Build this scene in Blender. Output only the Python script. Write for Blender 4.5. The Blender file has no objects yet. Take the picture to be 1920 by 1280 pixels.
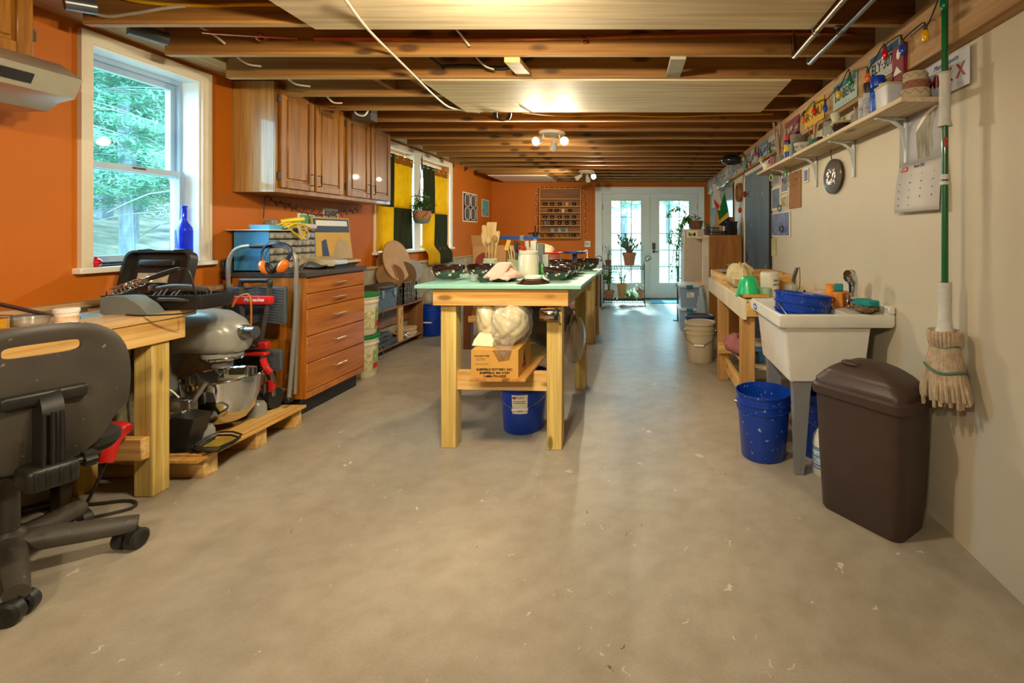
import bpy, bmesh, math, random
from mathutils import Vector as V, Matrix as MX
random.seed(7)
SC = bpy.context.scene
COL = SC.collection
# ------------------------------------------------ camera, world, exposure
F, CX, CY, H = 905.0, 1205.0, 438.0, 1.28
cd = bpy.data.cameras.new('camera'); cam = bpy.data.objects.new('camera', cd); COL.objects.link(cam)
cam.location = (0, 0, H); cam.rotation_euler = (math.pi/2, 0, 0)
cd.sensor_width = 36; cd.lens = F/1920*36
cd.shift_x = -(CX-960)/1920; cd.shift_y = -(640-CY)/1920
cd.clip_start = .02; cd.clip_end = 200
SC.camera = cam
SC.view_settings.view_transform = 'Standard'; SC.view_settings.look = 'None'
SC.view_settings.exposure = 1.12; SC.view_settings.gamma = 1
SC.cycles.use_denoising = True
SC.cycles.max_bounces = 10; SC.cycles.diffuse_bounces = 5; SC.cycles.transparent_max_bounces = 12
SC.cycles.sample_clamp_indirect = 6; SC.cycles.caustics_reflective = False; SC.cycles.caustics_refractive = False
w = bpy.data.worlds.new('sky'); SC.world = w; w.use_nodes = True
nt = w.node_tree; bg = nt.nodes['Background']
bg.inputs[0].default_value = (.42, .78, 1.0, 1); bg.inputs[1].default_value = 10.5
sd = bpy.data.lights.new('sun', 'SUN'); sun = bpy.data.objects.new('sun', sd); COL.objects.link(sun)
sd.energy = 11.0; sd.angle = .12; sd.color = (.66, .90, 1.0); sun.rotation_euler = (math.radians(-44), 0, math.radians(8)); sun.location = (-8, 3, 12)
LAMP_W = 31.0      # each spot bulb
BULB_E = 60.0

# ------------------------------------------------ helpers
def P(px, py, Y): return V(((px-CX)*Y/F, Y, H-(py-CY)*Y/F))
def yX(px, X): return X*F/(px-CX)
def zY(py, Y): return H-(py-CY)*Y/F
def lin(h):
    if isinstance(h, str):
        o = []
        for i in (0, 2, 4):
            v = int(h[i:i+2], 16)/255
            o.append(v/12.92 if v <= .04045 else ((v+.055)/1.055)**2.4)
        return o
    return list(h)
MATS = {}
def nodes(name):
    m = bpy.data.materials.new(name); m.use_nodes = True
    t = m.node_tree; return m, t, t.nodes['Principled BSDF']
def N(t, typ, **kw):
    n = t.nodes.new(typ)
    for k, v in kw.items():
        if k.startswith('i_'):
            n.inputs[k[2:].replace('_', ' ')].default_value = v
        else: setattr(n, k, v)
    return n
def mixc(t, f, a, b):
    n = t.nodes.new('ShaderNodeMix'); n.data_type = 'RGBA'
    for k, v in ((0, f), (6, a), (7, b)):
        if isinstance(v, bpy.types.NodeSocket): t.links.new(v, n.inputs[k])
        else: n.inputs[k].default_value = v if k == 0 else (*v, 1)
    return n.outputs[2]
def ramp(t, src, a, b, hi=1.0, lo=0.0):
    n = t.nodes.new('ShaderNodeMapRange'); t.links.new(src, n.inputs[0])
    n.inputs[1].default_value = a; n.inputs[2].default_value = b; n.inputs[3].default_value = lo; n.inputs[4].default_value = hi
    return n.outputs[0]
def coords(t, scale=(1, 1, 1), rot=(0, 0, 0)):
    tc = t.nodes.new('ShaderNodeTexCoord'); mp = t.nodes.new('ShaderNodeMapping')
    mp.inputs['Scale'].default_value = scale; mp.inputs['Rotation'].default_value = rot
    t.links.new(tc.outputs['Object'], mp.inputs[0]); return mp.outputs[0]
def noise(t, vec, scale=5, detail=4, dist=0):
    n = t.nodes.new('ShaderNodeTexNoise'); n.inputs['Scale'].default_value = scale
    n.inputs['Detail'].default_value = detail; n.inputs['Distortion'].default_value = dist
    t.links.new(vec, n.inputs['Vector']); return n.outputs['Fac']
def bump(t, bs, h, s=.2, d=.01):
    b = t.nodes.new('ShaderNodeBump'); b.inputs['Strength'].default_value = s; b.inputs['Distance'].default_value = d
    t.links.new(h, b.inputs['Height']); t.links.new(b.outputs[0], bs.inputs['Normal'])
def M(name, col, rough=.5, metal=0, var=.12, scale=9, bmp=0, stretch=(1, 1, 1), trans=0, alpha=1, emit=0, coat=0, speck=None, ior=1.45, sheen=0):
    if name in MATS: return MATS[name]
    m, t, b = nodes(name); c = lin(col)
    vec = coords(t, stretch); nf = noise(t, vec, scale)
    out = mixc(t, ramp(t, nf, .3, .7), [x*(1-var) for x in c], [min(1, x*(1+var)) for x in c])
    if speck:
        sc, sn, th = speck
        f2 = noise(t, coords(t), sn, 3); out = mixc(t, ramp(t, f2, th, th+.05), (0, 0, 0), lin(sc)) if False else out
        mx = t.nodes.new('ShaderNodeMix'); mx.data_type = 'RGBA'
        t.links.new(ramp(t, f2, th, th+.04), mx.inputs[0]); t.links.new(out, mx.inputs[6]); mx.inputs[7].default_value = (*lin(sc), 1)
        out = mx.outputs[2]
    t.links.new(out, b.inputs['Base Color'])
    b.inputs['Roughness'].default_value = rough; b.inputs['Metallic'].default_value = metal
    b.inputs['Transmission Weight'].default_value = trans; b.inputs['Alpha'].default_value = alpha
    b.inputs['Coat Weight'].default_value = coat; b.inputs['IOR'].default_value = ior
    if sheen: b.inputs['Sheen Weight'].default_value = sheen
    if emit:
        b.inputs['Emission Color'].default_value = (*c, 1); b.inputs['Emission Strength'].default_value = emit
    if bmp: bump(t, b, noise(t, coords(t, stretch), scale*3), bmp)
    MATS[name] = m; return m
def WOOD(name, c1, c2, axis='x', scale=14, rough=.55, knots=True, st=.07, coat=0, kn=.17):
    if name in MATS: return MATS[name]
    m, t, b = nodes(name); c1, c2 = lin(c1), lin(c2)
    s = {'x': (st, 1, 1), 'y': (1, st, 1), 'z': (1, 1, st)}[axis]
    vec = coords(t, s)
    n1 = noise(t, vec, scale, 3, .6); n2 = noise(t, vec, scale*5, 2)
    base = mixc(t, ramp(t, n1, .3, .72), c1, c2)
    mx = t.nodes.new('ShaderNodeMix'); mx.data_type = 'RGBA'; mx.blend_type = 'MULTIPLY'
    t.links.new(ramp(t, n2, .38, .70, .6), mx.inputs[0]); t.links.new(base, mx.inputs[6]); mx.inputs[7].default_value = (.55, .42, .28, 1)
    out = mx.outputs[2]
    if knots:
        s2 = {'x': (.35, 1, 1), 'y': (1, .35, 1), 'z': (1, 1, .35)}[axis]
        vo = t.nodes.new('ShaderNodeTexVoronoi'); vo.inputs['Scale'].default_value = 8
        t.links.new(coords(t, s2), vo.inputs['Vector'])
        m2 = t.nodes.new('ShaderNodeMix'); m2.data_type = 'RGBA'
        t.links.new(ramp(t, vo.outputs['Distance'], kn*.7, kn*1.3, 0, .85), m2.inputs[0])
        t.links.new(out, m2.inputs[6]); m2.inputs[7].default_value = (*[x*.3 for x in c1], 1); out = m2.outputs[2]
    t.links.new(out, b.inputs['Base Color']); b.inputs['Roughness'].default_value = rough; b.inputs['Coat Weight'].default_value = coat
    bump(t, b, n2, .12, .004)
    MATS[name] = m; return m

def smoothpts(pts, k=4, closed=False):
    pts = [V(p) for p in pts]; n = len(pts)
    if n < 3 or k <= 1: return pts
    out = []
    for i in range(n if closed else n-1):
        g = (lambda j: pts[j % n]) if closed else (lambda j: pts[min(max(j, 0), n-1)])
        a, b, c, d = g(i-1), g(i), g(i+1), g(i+2)
        for j in range(k):
            u = j/k
            out.append(.5*((2*b)+(c-a)*u+(2*a-5*b+4*c-d)*u*u+(3*b-a-3*c+d)*u**3))
    if not closed: out.append(pts[-1])
    return out
def rrect(x0, x1, y0, y1, r, z, n=4):
    o = []
    for cx, cy, a in ((x1-r, y1-r, 0), (x0+r, y1-r, 90), (x0+r, y0+r, 180), (x1-r, y0+r, 270)):
        for i in range(n+1):
            t = math.radians(a+90*i/n); o.append((cx+r*math.cos(t), cy+r*math.sin(t), z))
    return o
class B:
    def __init__(s): s.bm = bmesh.new(); s.mi = 0; s.mx = None
    def _new(s, vs, n0):
        s.bm.faces.ensure_lookup_table()
        for f in s.bm.faces[n0:]: f.material_index = s.mi
        if s.mx is not None: bmesh.ops.transform(s.bm, matrix=s.mx, verts=[v for v in vs if v.is_valid])
    def bx(s, x0, x1, y0, y1, z0, z1, bev=0, rot=None):
        n0 = len(s.bm.faces); nv = len(s.bm.verts)
        m = MX.Translation(((x0+x1)/2, (y0+y1)/2, (z0+z1)/2))
        if rot is not None: m = m @ rot.to_4x4()
        m = m @ MX.Diagonal((abs(x1-x0), abs(y1-y0), abs(z1-z0), 1))
        r = bmesh.ops.create_cube(s.bm, size=1, matrix=m)
        if bev:
            es = list({e for v in r['verts'] for e in v.link_edges})
            bmesh.ops.bevel(s.bm, geom=es, offset=bev, segments=1 if bev < .008 else 3, affect='EDGES', profile=.5)
        s.bm.verts.ensure_lookup_table(); s._new(s.bm.verts[nv:], n0); return s
    def ob(s, c, size, rot, bev=0):
        c = V(c); h = V(size)/2
        return s.bx(c.x-h.x, c.x+h.x, c.y-h.y, c.y+h.y, c.z-h.z, c.z+h.z, bev, rot)
    def beam(s, p0, p1, w, t, up=(0, 0, 1), bev=.002):
        p0, p1 = V(p0), V(p1); d = (p1-p0); L = d.length; d.normalize()
        u = V(up); sd = d.cross(u)
        if sd.length < 1e-4: sd = d.cross(V((0, 1, 0)))
        sd.normalize(); u = sd.cross(d)
        rot = MX((sd, d, u)).transposed()
        return s.ob((p0+p1)/2, (w, L, t), rot, bev)
    def cyl(s, p0, p1, r0, r1=None, n=16, cap=True):
        p0, p1 = V(p0), V(p1); r1 = r0 if r1 is None else r1
        d = p1-p0; q = V((0, 0, 1)).rotation_difference(d).to_matrix().to_4x4()
        n0 = len(s.bm.faces)
        r = bmesh.ops.create_cone(s.bm, cap_ends=cap, segments=n, radius1=r0, radius2=max(r1, 1e-5), depth=d.length, matrix=MX.Translation((p0+p1)/2) @ q)
        s._new(r['verts'], n0); return s
    def sph(s, c, r, sc=(1, 1, 1), n=14, rot=None):
        n0 = len(s.bm.faces); m = MX.Translation(c)
        if rot is not None: m = m @ rot.to_4x4()
        m = m @ MX.Diagonal((*sc, 1))
        q = bmesh.ops.create_uvsphere(s.bm, u_segments=n, v_segments=max(6, n*2//3), radius=r, matrix=m); s._new(q['verts'], n0); return s
    def loft(s, loops, c0=True, c1=True, closed=True):
        n0 = len(s.bm.faces); rings = [[s.bm.verts.new(p) for p in l] for l in loops]
        n = len(rings[0])
        for a, b in zip(rings, rings[1:]):
            for i in range(n if closed else n-1):
                j = (i+1) % n
                try: s.bm.faces.new((a[i], a[j], b[j], b[i]))
                except ValueError: pass
        if c0 and closed: s.bm.faces.new(rings[0][::-1])
        if c1 and closed: s.bm.faces.new(rings[-1])
        s._new([v for r in rings for v in r], n0); return s
    def lathe(s, prof, c=(0, 0, 0), n=24, rot=None, c0=False, c1=False):
        c = V(c); loops = []
        for r, z in prof:
            l = []
            for i in range(n):
                a = 2*math.pi*i/n; p = V((max(r, 1e-4)*math.cos(a), max(r, 1e-4)*math.sin(a), z))
                if rot is not None: p = rot @ p
                l.append(p+c)
            loops.append(l)
        return s.loft(loops, c0, c1)
    def tube(s, pts, r, n=8, k=4, closed=False, flat=None):
        ps = smoothpts(pts, k, closed); m = len(ps)
        rr = r if isinstance(r, (list, tuple)) else None
        loops = []; u = None
        for i, p in enumerate(ps):
            d = (ps[(i+1) % m]-ps[i-1]) if closed or 0 < i < m-1 else (ps[1]-ps[0] if i == 0 else ps[-1]-ps[-2])
            if d.length < 1e-9: d = V((0, 0, 1))
            d.normalize()
            if u is None: u = d.orthogonal().normalized()
            else:
                u = u-d*u.dot(d); u = u.normalized() if u.length > 1e-6 else d.orthogonal().normalized()
            w = d.cross(u)
            if rr:
                q = i/(m-1)*(len(rr)-1); j = min(int(q), len(rr)-2); rad = rr[j]+(rr[j+1]-rr[j])*(q-j)
            else: rad = r
            loops.append([p+rad*(math.cos(2*math.pi*a/n)*u+(flat or 1)*math.sin(2*math.pi*a/n)*w) for a in range(n)])
        if closed: loops.append(loops[0])
        return s.loft(loops, not closed, not closed)
    def prism(s, poly, h0, h1, axis='z'):
        f = {'z': lambda a, b, h: (a, b, h), 'x': lambda a, b, h: (h, a, b), 'y': lambda a, b, h: (a, h, b)}[axis]
        return s.loft([[f(a, b, h0) for a, b in poly], [f(a, b, h1) for a, b in poly]])
    def grid(s, fn, nu, nv):
        return s.loft([[fn(i/nu, j/nv) for i in range(nu+1)] for j in range(nv+1)], closed=False)
    def done(s, name, mat, parent=None, w=False, org=None, ang=38, solid=0):
        bm = s.bm
        bmesh.ops.recalc_face_normals(bm, faces=bm.faces[:]) if len(bm.faces) < 60000 else None
        me = bpy.data.meshes.new(name)
        o = bpy.data.objects.new(name, me); COL.objects.link(o)
        if parent is not None:
            o.parent = parent
            if w:
                q = parent; off = V((0, 0, 0))
                while q is not None: off += q.location; q = q.parent
                bmesh.ops.translate(bm, verts=bm.verts[:], vec=-off)
        else:
            if org is None:
                xs = [v.co for v in bm.verts]
                lo = [min(c[i] for c in xs) for i in range(3)]; hi = [max(c[i] for c in xs) for i in range(3)]
                org = ((lo[0]+hi[0])/2, (lo[1]+hi[1])/2, lo[2])
            bmesh.ops.translate(bm, verts=bm.verts[:], vec=-V(org)); o.location = org
        bm.to_mesh(me); bm.free()
        for m in (mat if isinstance(mat, (list, tuple)) else [mat]): me.materials.append(m)
        (me.shade_smooth() if len(me.polygons) else None)
        try: me.set_sharp_from_angle(angle=math.radians(ang))
        except Exception: pass
        if solid:
            sm = o.modifiers.new('thick', 'SOLIDIFY'); sm.thickness = solid; sm.offset = 0
        return o
def thing(name, label, cat, loc=(0, 0, 0), rz=0, group=None):
    o = bpy.data.objects.new(name, None); COL.objects.link(o); o.empty_display_size = .05
    o.location = loc; o.rotation_euler = (0, 0, rz); return tag(o, label, cat, group)
def tag(o, label, cat, group=None):
    o['label'] = label; o['category'] = cat
    if group: o['group'] = group
    return o
def struct(o): o['kind'] = 'structure'; return o
def lab(o, l): o['label'] = l; return o
def dup(root, loc, rz=None, label=None, group=None, scale=None):
    r = root.copy(); COL.objects.link(r); r.location = loc
    if rz is not None: r.rotation_euler = (0, 0, rz)
    if scale: r.scale = (scale,)*3
    if label: r['label'] = label
    if group: r['group'] = group
    for ch in list(root.children):
        c = ch.copy(); COL.objects.link(c); c.parent = r
        for g in ch.children:
            d = g.copy(); COL.objects.link(d); d.parent = c
    return r
def txt(name, s, size, parent, org, right, up, mat, ext=.0004, align='CENTER', shear=0, fit=None, w=True, bold=0):
    cu = bpy.data.curves.new('t', 'FONT'); cu.body = s; cu.size = size; cu.align_x = align; cu.align_y = 'CENTER'
    cu.extrude = ext; cu.offset = bold; cu.shear = shear; cu.resolution_u = 3
    to = bpy.data.objects.new('t', cu); COL.objects.link(to)
    bpy.context.view_layer.update()
    me = bpy.data.meshes.new_from_object(to.evaluated_get(bpy.context.evaluated_depsgraph_get()))
    bpy.data.objects.remove(to); me.name = name
    right, up = V(right).normalized(), V(up).normalized(); nn = right.cross(up)
    if fit:
        xs = [v.co.x for v in me.vertices]
        if xs:
            k = fit/max(1e-6, max(xs)-min(xs))
            for v in me.vertices: v.co.x *= k
    off = V((0, 0, 0)); q = parent
    while w and q is not None: off += q.location; q = q.parent
    m = MX.Translation(V(org)-off) @ MX((right, up, nn)).transposed().to_4x4()
    me.transform(m); me.materials.clear(); me.materials.append(mat)
    o = bpy.data.objects.new(name, me); COL.objects.link(o)
    if parent is not None: o.parent = parent
    return o
RW = ((0, -1, 0), (0, 0, 1)); LW = ((0, 1, 0), (0, 0, 1)); FW = ((1, 0, 0), (0, 0, 1))
def holes(b, axis, h0, h1, u0, u1, v0, v1, hs):
    us = sorted({u0, u1, *[x for h in hs for x in h[:2]]}); vs = sorted({v0, v1, *[x for h in hs for x in h[2:]]})
    for a0, a1 in zip(us, us[1:]):
        run = None
        for c0, c1 in zip(vs, vs[1:]):
            inside = any(h[0] <= (a0+a1)/2 <= h[1] and h[2] <= (c0+c1)/2 <= h[3] for h in hs)
            if inside: continue
            if axis == 'x': b.bx(h0, h1, a0, a1, c0, c1)
            else: b.bx(a0, a1, h0, h1, c0, c1)
# ------------------------------------------------ materials
orange = M('orange_paint', (.50, .125, .0015), .65, var=.05, scale=3, bmp=.05)
cream = M('cream_paint', 'c4bba6', .5, var=.04, scale=2, bmp=.03)
white = M('white_paint', 'e9e4d8', .4, var=.03)
vinyl = M('white_vinyl', 'dde2e6', .35, var=.03)
joistw = WOOD('joist_wood', '7e5220', 'b6823e', 'x', 11, .7, st=.03)
joiste = WOOD('joist_edge_lit', 'c09c68', 'd8bc8c', 'x', 6, .7, st=.05, knots=False)  # paler joist undersides, light from below put into the wood colour
joistd = WOOD('beam_wood', '9c7648', 'c8a478', 'y', 7, .7, st=.06)
platew = WOOD('plate_wood', 'b08a58', 'cda878', 'y', 7, .7, st=.06)
plyw = WOOD('plywood', 'd9c49c', 'e8d9b8', 'x', 5, .6, knots=False, st=.05)
pinex = WOOD('pine_x', 'c8923e', 'ecca8a', 'x', 9, .6, st=.04, kn=.13)
piney = WOOD('pine_y', 'c8923e', 'ecca8a', 'y', 9, .6, st=.04, kn=.13)
pinez = WOOD('pine_z', 'c8923e', 'ecca8a', 'z', 9, .6, st=.04, kn=.13)
treat = WOOD('treated_pine', 'b8963e', 'e6cc80', 'z', 13, .6, st=.03, kn=.12)
oak = WOOD('oak', '7e4c0e', 'a86e1c', 'z', 16, .38, knots=False, st=.06, coat=.25)
oakl = WOOD('oak_end', '96682a', 'c0924e', 'z', 14, .4, knots=False, st=.04, coat=.3)
maple = WOOD('cabinet_wood', 'a45c16', 'c87c26', 'y', 12, .4, knots=False, st=.06, coat=.2)
maplez = WOOD('cabinet_wood_z', 'a45c16', 'c87c26', 'z', 12, .4, knots=False, st=.06, coat=.2)
brownw = WOOD('brown_wood', '5a2f12', '7a431c', 'z', 12, .5, knots=False)
brownx = WOOD('brown_wood_x', '7a4418', '9c5c24', 'x', 12, .5, knots=False)
black = M('black_plastic', '1d1b19', .45, var=.2)
dgrey = M('dark_grey_plastic', '403a33', .5, var=.15, speck=('7a746a', 38, .69))
steel = M('steel', 'a8a8a6', .3, metal=1, var=.06)
chrome = M('chrome', 'd6d8da', .08, metal=1, var=.02)
copper = M('copper', 'a8613a', .3, metal=1, var=.15)
galv = M('galvanised', '9aa0a8', .35, metal=.9, var=.1)
hammer = M('grey_enamel', '98968e', .3, metal=.1, var=.05)
bluep = M('blue_plastic', '0c389c', .3, var=.12, speck=('9cb0d8', 55, .665))
bluec = M('blue_clean', '103cac', .3, var=.08)
red = M('red_plastic', 'c8201c', .4, var=.06)
paper = M('paper', 'e6e0d2', .7, var=.04)
cardb = M('cardboard', 'c49244', .8, var=.07)
ink = M('black_ink', '151515', .6)
inkb = M('blue_ink', '1d4f9a', .6)
inkr = M('red_ink', 'b01e22', .6)
def glassm(name, col, a=.25, rough=.08):
    if name in MATS: return MATS[name]
    m, t, b = nodes(name); c = lin(col)
    b.inputs['Roughness'].default_value = rough; b.inputs['Base Color'].default_value = (*c, 1)
    tr = t.nodes.new('ShaderNodeBsdfTransparent'); tr.inputs[0].default_value = (*[min(1, .35+.65*x) for x in c], 1)
    m1 = t.nodes.new('ShaderNodeMixShader'); mx = t.nodes.new('ShaderNodeMixShader'); gl = t.nodes.new('ShaderNodeBsdfGlossy'); gl.inputs['Roughness'].default_value = rough
    lw = t.nodes.new('ShaderNodeLayerWeight'); lw.inputs[0].default_value = .5
    pw = t.nodes.new('ShaderNodeMath'); pw.operation = 'POWER'; pw.inputs[1].default_value = 5; t.links.new(lw.outputs['Facing'], pw.inputs[0])
    ma = t.nodes.new('ShaderNodeMath'); ma.operation = 'MULTIPLY_ADD'; ma.inputs[1].default_value = .8; ma.inputs[2].default_value = .035; t.links.new(pw.outputs[0], ma.inputs[0])
    nz = noise(t, coords(t), 6); md = t.nodes.new('ShaderNodeMath'); md.operation = 'MULTIPLY_ADD'; md.inputs[1].default_value = .05*(a > 0); md.inputs[2].default_value = a; t.links.new(nz, md.inputs[0])
    t.links.new(md.outputs[0], m1.inputs[0]); t.links.new(tr.outputs[0], m1.inputs[1]); t.links.new(b.outputs[0], m1.inputs[2])
    t.links.new(ma.outputs[0], mx.inputs[0]); t.links.new(m1.outputs[0], mx.inputs[1]); t.links.new(gl.outputs[0], mx.inputs[2])
    t.links.new(mx.outputs[0], t.nodes['Material Output'].inputs[0]); MATS[name] = m; return m
pane = glassm('window_glass', 'e8f4f4', .0, .02)
clearp = glassm('clear_plastic', 'e4e2d8', .22, .2)
jarg = glassm('jar_glass', 'dfe6e0', .15, .05)
# ------------------------------------------------ room shell
XL, XR, YF, YN = -2.95, 1.313, 9.43, -2.2
ZJ, ZS = 2.29, 2.525
def floor_mat():
    m, t, b = nodes('concrete_floor')
    v = coords(t)
    a = noise(t, v, 1.1, 8); c = noise(t, v, 9, 9); d = noise(t, v, 70, 3)
    col = mixc(t, ramp(t, a, .3, .7), lin('988e7e'), lin('b0a594'))
    mx = t.nodes.new('ShaderNodeMix'); mx.data_type = 'RGBA'; mx.blend_type = 'MULTIPLY'
    t.links.new(ramp(t, c, .36, .72, .6), mx.inputs[0]); t.links.new(col, mx.inputs[6]); mx.inputs[7].default_value = (.70, .66, .60, 1)
    out = mx.outputs[2]
    for sc, th, cc in ((4.2, .045, 'd0c7b5'), (11, .05, 'd0c9b9'), (17, .05, 'c8c0b0'), (9.3, .03, '4a4238')):
        vo = t.nodes.new('ShaderNodeTexVoronoi'); vo.inputs['Scale'].default_value = sc
        mp = t.nodes.new('ShaderNodeMapping'); mp.inputs['Scale'].default_value = (1, .55, 1); mp.inputs['Rotation'].default_value = (0, 0, .6+sc)
        nz = t.nodes.new('ShaderNodeTexNoise'); nz.inputs['Scale'].default_value = 22; t.links.new(v, nz.inputs[0])
        va = t.nodes.new('ShaderNodeVectorMath'); va.operation = 'MULTIPLY_ADD'; va.inputs[1].default_value = (.09, .09, 0)
        t.links.new(nz.outputs['Color'], va.inputs[0]); t.links.new(v, va.inputs[2]); t.links.new(va.outputs[0], mp.inputs[0]); t.links.new(mp.outputs[0], vo.inputs['Vector'])
        m2 = t.nodes.new('ShaderNodeMix'); m2.data_type = 'RGBA'
        t.links.new(ramp(t, vo.outputs['Distance'], th, th*1.25, 0, .85), m2.inputs[0]); t.links.new(out, m2.inputs[6]); m2.inputs[7].default_value = (*lin(cc), 1); out = m2.outputs[2]
    m3 = t.nodes.new('ShaderNodeMix'); m3.data_type = 'RGBA'; m3.blend_type = 'MULTIPLY'; t.links.new(ramp(t, noise(t, v, 160, 2), .4, .7, .5), m3.inputs[0]); t.links.new(out, m3.inputs[6]); m3.inputs[7].default_value = (.8, .78, .76, 1); out = m3.outputs[2]
    t.links.new(out, b.inputs['Base Color'])
    b.inputs['Roughness'].default_value = .42; b.inputs['Specular IOR Level'].default_value = .45
    bump(t, b, d, .08, .003); return m
floorm = floor_mat()
concrete = M('foundation_concrete', 'a09276', .85, var=.22, scale=7, bmp=.5, speck=('4a4030', 30, .68))
struct(B().bx(-3.2, XR+.15, YN-.15, YF+.15, -.12, 0).done('floor', floorm))
# left wall: foundation below, painted wall above
W1 = (2.58, 3.22, 1.10, 2.294); W2 = (5.36, 7.36, 1.075, 2.285)
b = B(); holes(b, 'x', -3.12, XL, YN-.1, YF+.1, .90, 2.385, [W1, W2]); wl = struct(b.done('wall_left', orange))
struct(B().bx(-3.2, -2.88, YN, YF, 0, .90).done('baseboard_left', concrete))
struct(B().bx(-2.965, -2.865, YN, YF, .90, .93, .003).done('trim_1', platew))
b = B(); holes(b, 'y', YF, YF+.14, -3.12, XR+.12, 0, 2.6, [(-.80, 1.09, 0, 2.06)]); struct(b.done('wall_far', orange))
struct(B().bx(XR, XR+.12, YN, YF, 0, 2.6).done('wall_right', cream))
struct(B().bx(-3.12, XR+.12, YN-.12, YN, 0, 2.6).done('wall_near', cream))
subf = WOOD('subfloor', '9a6a34', 'b98a50', 'x', 4, .8, knots=False)
ceil = struct(B().bx(-3.12, XR+.12, YN-.1, YF+.1, ZS, ZS+.02).done('ceiling', subf))
jm = None
for i in range(-11, 18):
    y = 2.344+.4*i
    if y < YN or y > YF-.05: continue
    if jm is None:
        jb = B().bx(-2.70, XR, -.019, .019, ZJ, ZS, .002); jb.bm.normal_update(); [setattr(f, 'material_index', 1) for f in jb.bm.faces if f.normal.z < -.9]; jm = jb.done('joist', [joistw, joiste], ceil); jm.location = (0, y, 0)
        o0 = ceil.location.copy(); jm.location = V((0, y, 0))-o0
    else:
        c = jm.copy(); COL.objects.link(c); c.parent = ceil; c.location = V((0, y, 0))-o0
B().bx(1.25, XR, YN, YF, 2.05, ZJ, .003).done('beam', joistd, ceil, w=True)
b = B(); b.bx(XL-.1, -2.70, YN, YF, 2.385, 2.42, .002); b.bx(-2.74, -2.70, YN, YF, 2.42, ZS, .002); b.done('top_plate', platew, ceil, w=True)
B().bx(-2.7, 1.25, YF-.05, YF-.005, ZJ, ZS).done('rim_board', joistw, ceil, w=True)
blk = B()
for px, y0, x2 in ((700, 3.152, .12), (770, 3.152, .10)):
    a = (px-CX)*3.3/F; blk.bx(a, a+.04, y0+.02, y0+.38, 2.33, 2.5)
blk.done('blocking', joistw, ceil, w=True)
b = B(); b.beam(P(960, 112, 2.76), P(985, 140, 3.13), .09, .03); b.done('cross_brace', pinex, ceil, w=True)
b = B(); b.beam(P(1272, 108, 2.75), P(1262, 142, 3.13), .09, .02); b.done('cross_brace', M('weathered_board', 'b0a894', .8), ceil, w=True)
# ceiling plywood sheets
for n, (x0, x1, y0, y1, l) in enumerate(((-1.60, .83, 1.12, 2.36, 'pale plywood sheet screwed under the joists nearest the camera'),
                         (-1.45, .97, 3.15, 3.97, 'pale plywood sheet under the joists in front of the ceiling light'))):
    b = B(); b.bx(x0, x1, y0, y1, ZJ-.012, ZJ-.001, .001); tag(b.done('ceiling_panel', plyw), l, 'panel', 'plywood sheets under the joists')
b = B(); b.bx(-2.66, -1.66, 8.3, 9.3, ZJ-.014, ZJ-.001); tag(b.done('ceiling_panel', white), 'white panel on the ceiling in the far left corner', 'panel')
# ---------------- windows
def casing(b, x, y0, y1, z0, z1, w, d, sill=True):
    # stepped casing on the face of the left wall
    for k, (a, c, dd) in enumerate(((0, .016, d*.8), (.016, w-.018, d), (w-.018, w, d*1.3))):
        b.bx(x, x+dd, y0-c, y0-a, z0, z1+a, 0); b.bx(x, x+dd, y1+a, y1+c, z0, z1+a, 0)
        b.bx(x, x+dd+.0004, y0-c, y1+c, z1+a, z1+c, 0)
wn = struct(thing('window_1', 'tall white double-hung window left of the oak wall cupboards', 'window', (XL, 2.9, 1.1)))
b = B(); casing(b, XL, W1[0], W1[1], W1[2], W1[3], .062, .018); b.done('casing', M('casing_paint', 'd6c9b2', .4, var=.03), wn, w=True)
b = B(); b.bx(-3.12, XL+.045, W1[0]-.085, W1[1]+.085, W1[2]-.03, W1[2], .004); b.done('sill', white, wn, w=True)
y0, y1, z0, z1 = W1
b = B()
for a in ((y0, y0+.012, z0, z1-.012), (y1-.012, y1, z0, z1-.012), (y0, y1, z1-.012, z1)): b.bx(-3.119, XL-.0005, *a)
b.done('jamb', vinyl, wn, w=True)
frm = M('window_frame_vinyl', '9db4c6', .35, var=.04)
b = B()
for a in ((y0+.013, y0+.035, z0+.02, z1-.04), (y1-.035, y1-.013, z0+.02, z1-.04), (y0+.013, y1-.013, z1-.04, z1-.013), (y0+.013, y1-.013, z0+.001, z0+.02)): b.bx(-3.118, -3.06, *a)
b.done('frame', frm, wn, w=True)
zm = 1.665
def sash(x, a, c, nm):
    b = B(); s = .035
    for q in ((y0+.036, y0+.035+s, a+s, c-s), (y1-.035-s, y1-.036, a+s, c-s), (y0+.036, y1-.036, a, a+s), (y0+.036, y1-.036, c-s, c)): b.bx(x-.018, x+.018, *q)
    o = b.done(nm, frm, wn, w=True)
    B().bx(x-.003, x+.003, y0+.05, y1-.05, a+.02, c-.02).done('pane', pane, o, w=True); return o
sash(-3.099, zm-.018, z1-.041, 'upper_sash'); lo = sash(-3.041, z0+.021, zm+.018, 'lower_sash')
b = B(); b.bx(-3.035, -3.02, 2.86, 2.94, zm, zm+.012, .003); b.done('latch', dgrey, lo, w=True)
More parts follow.
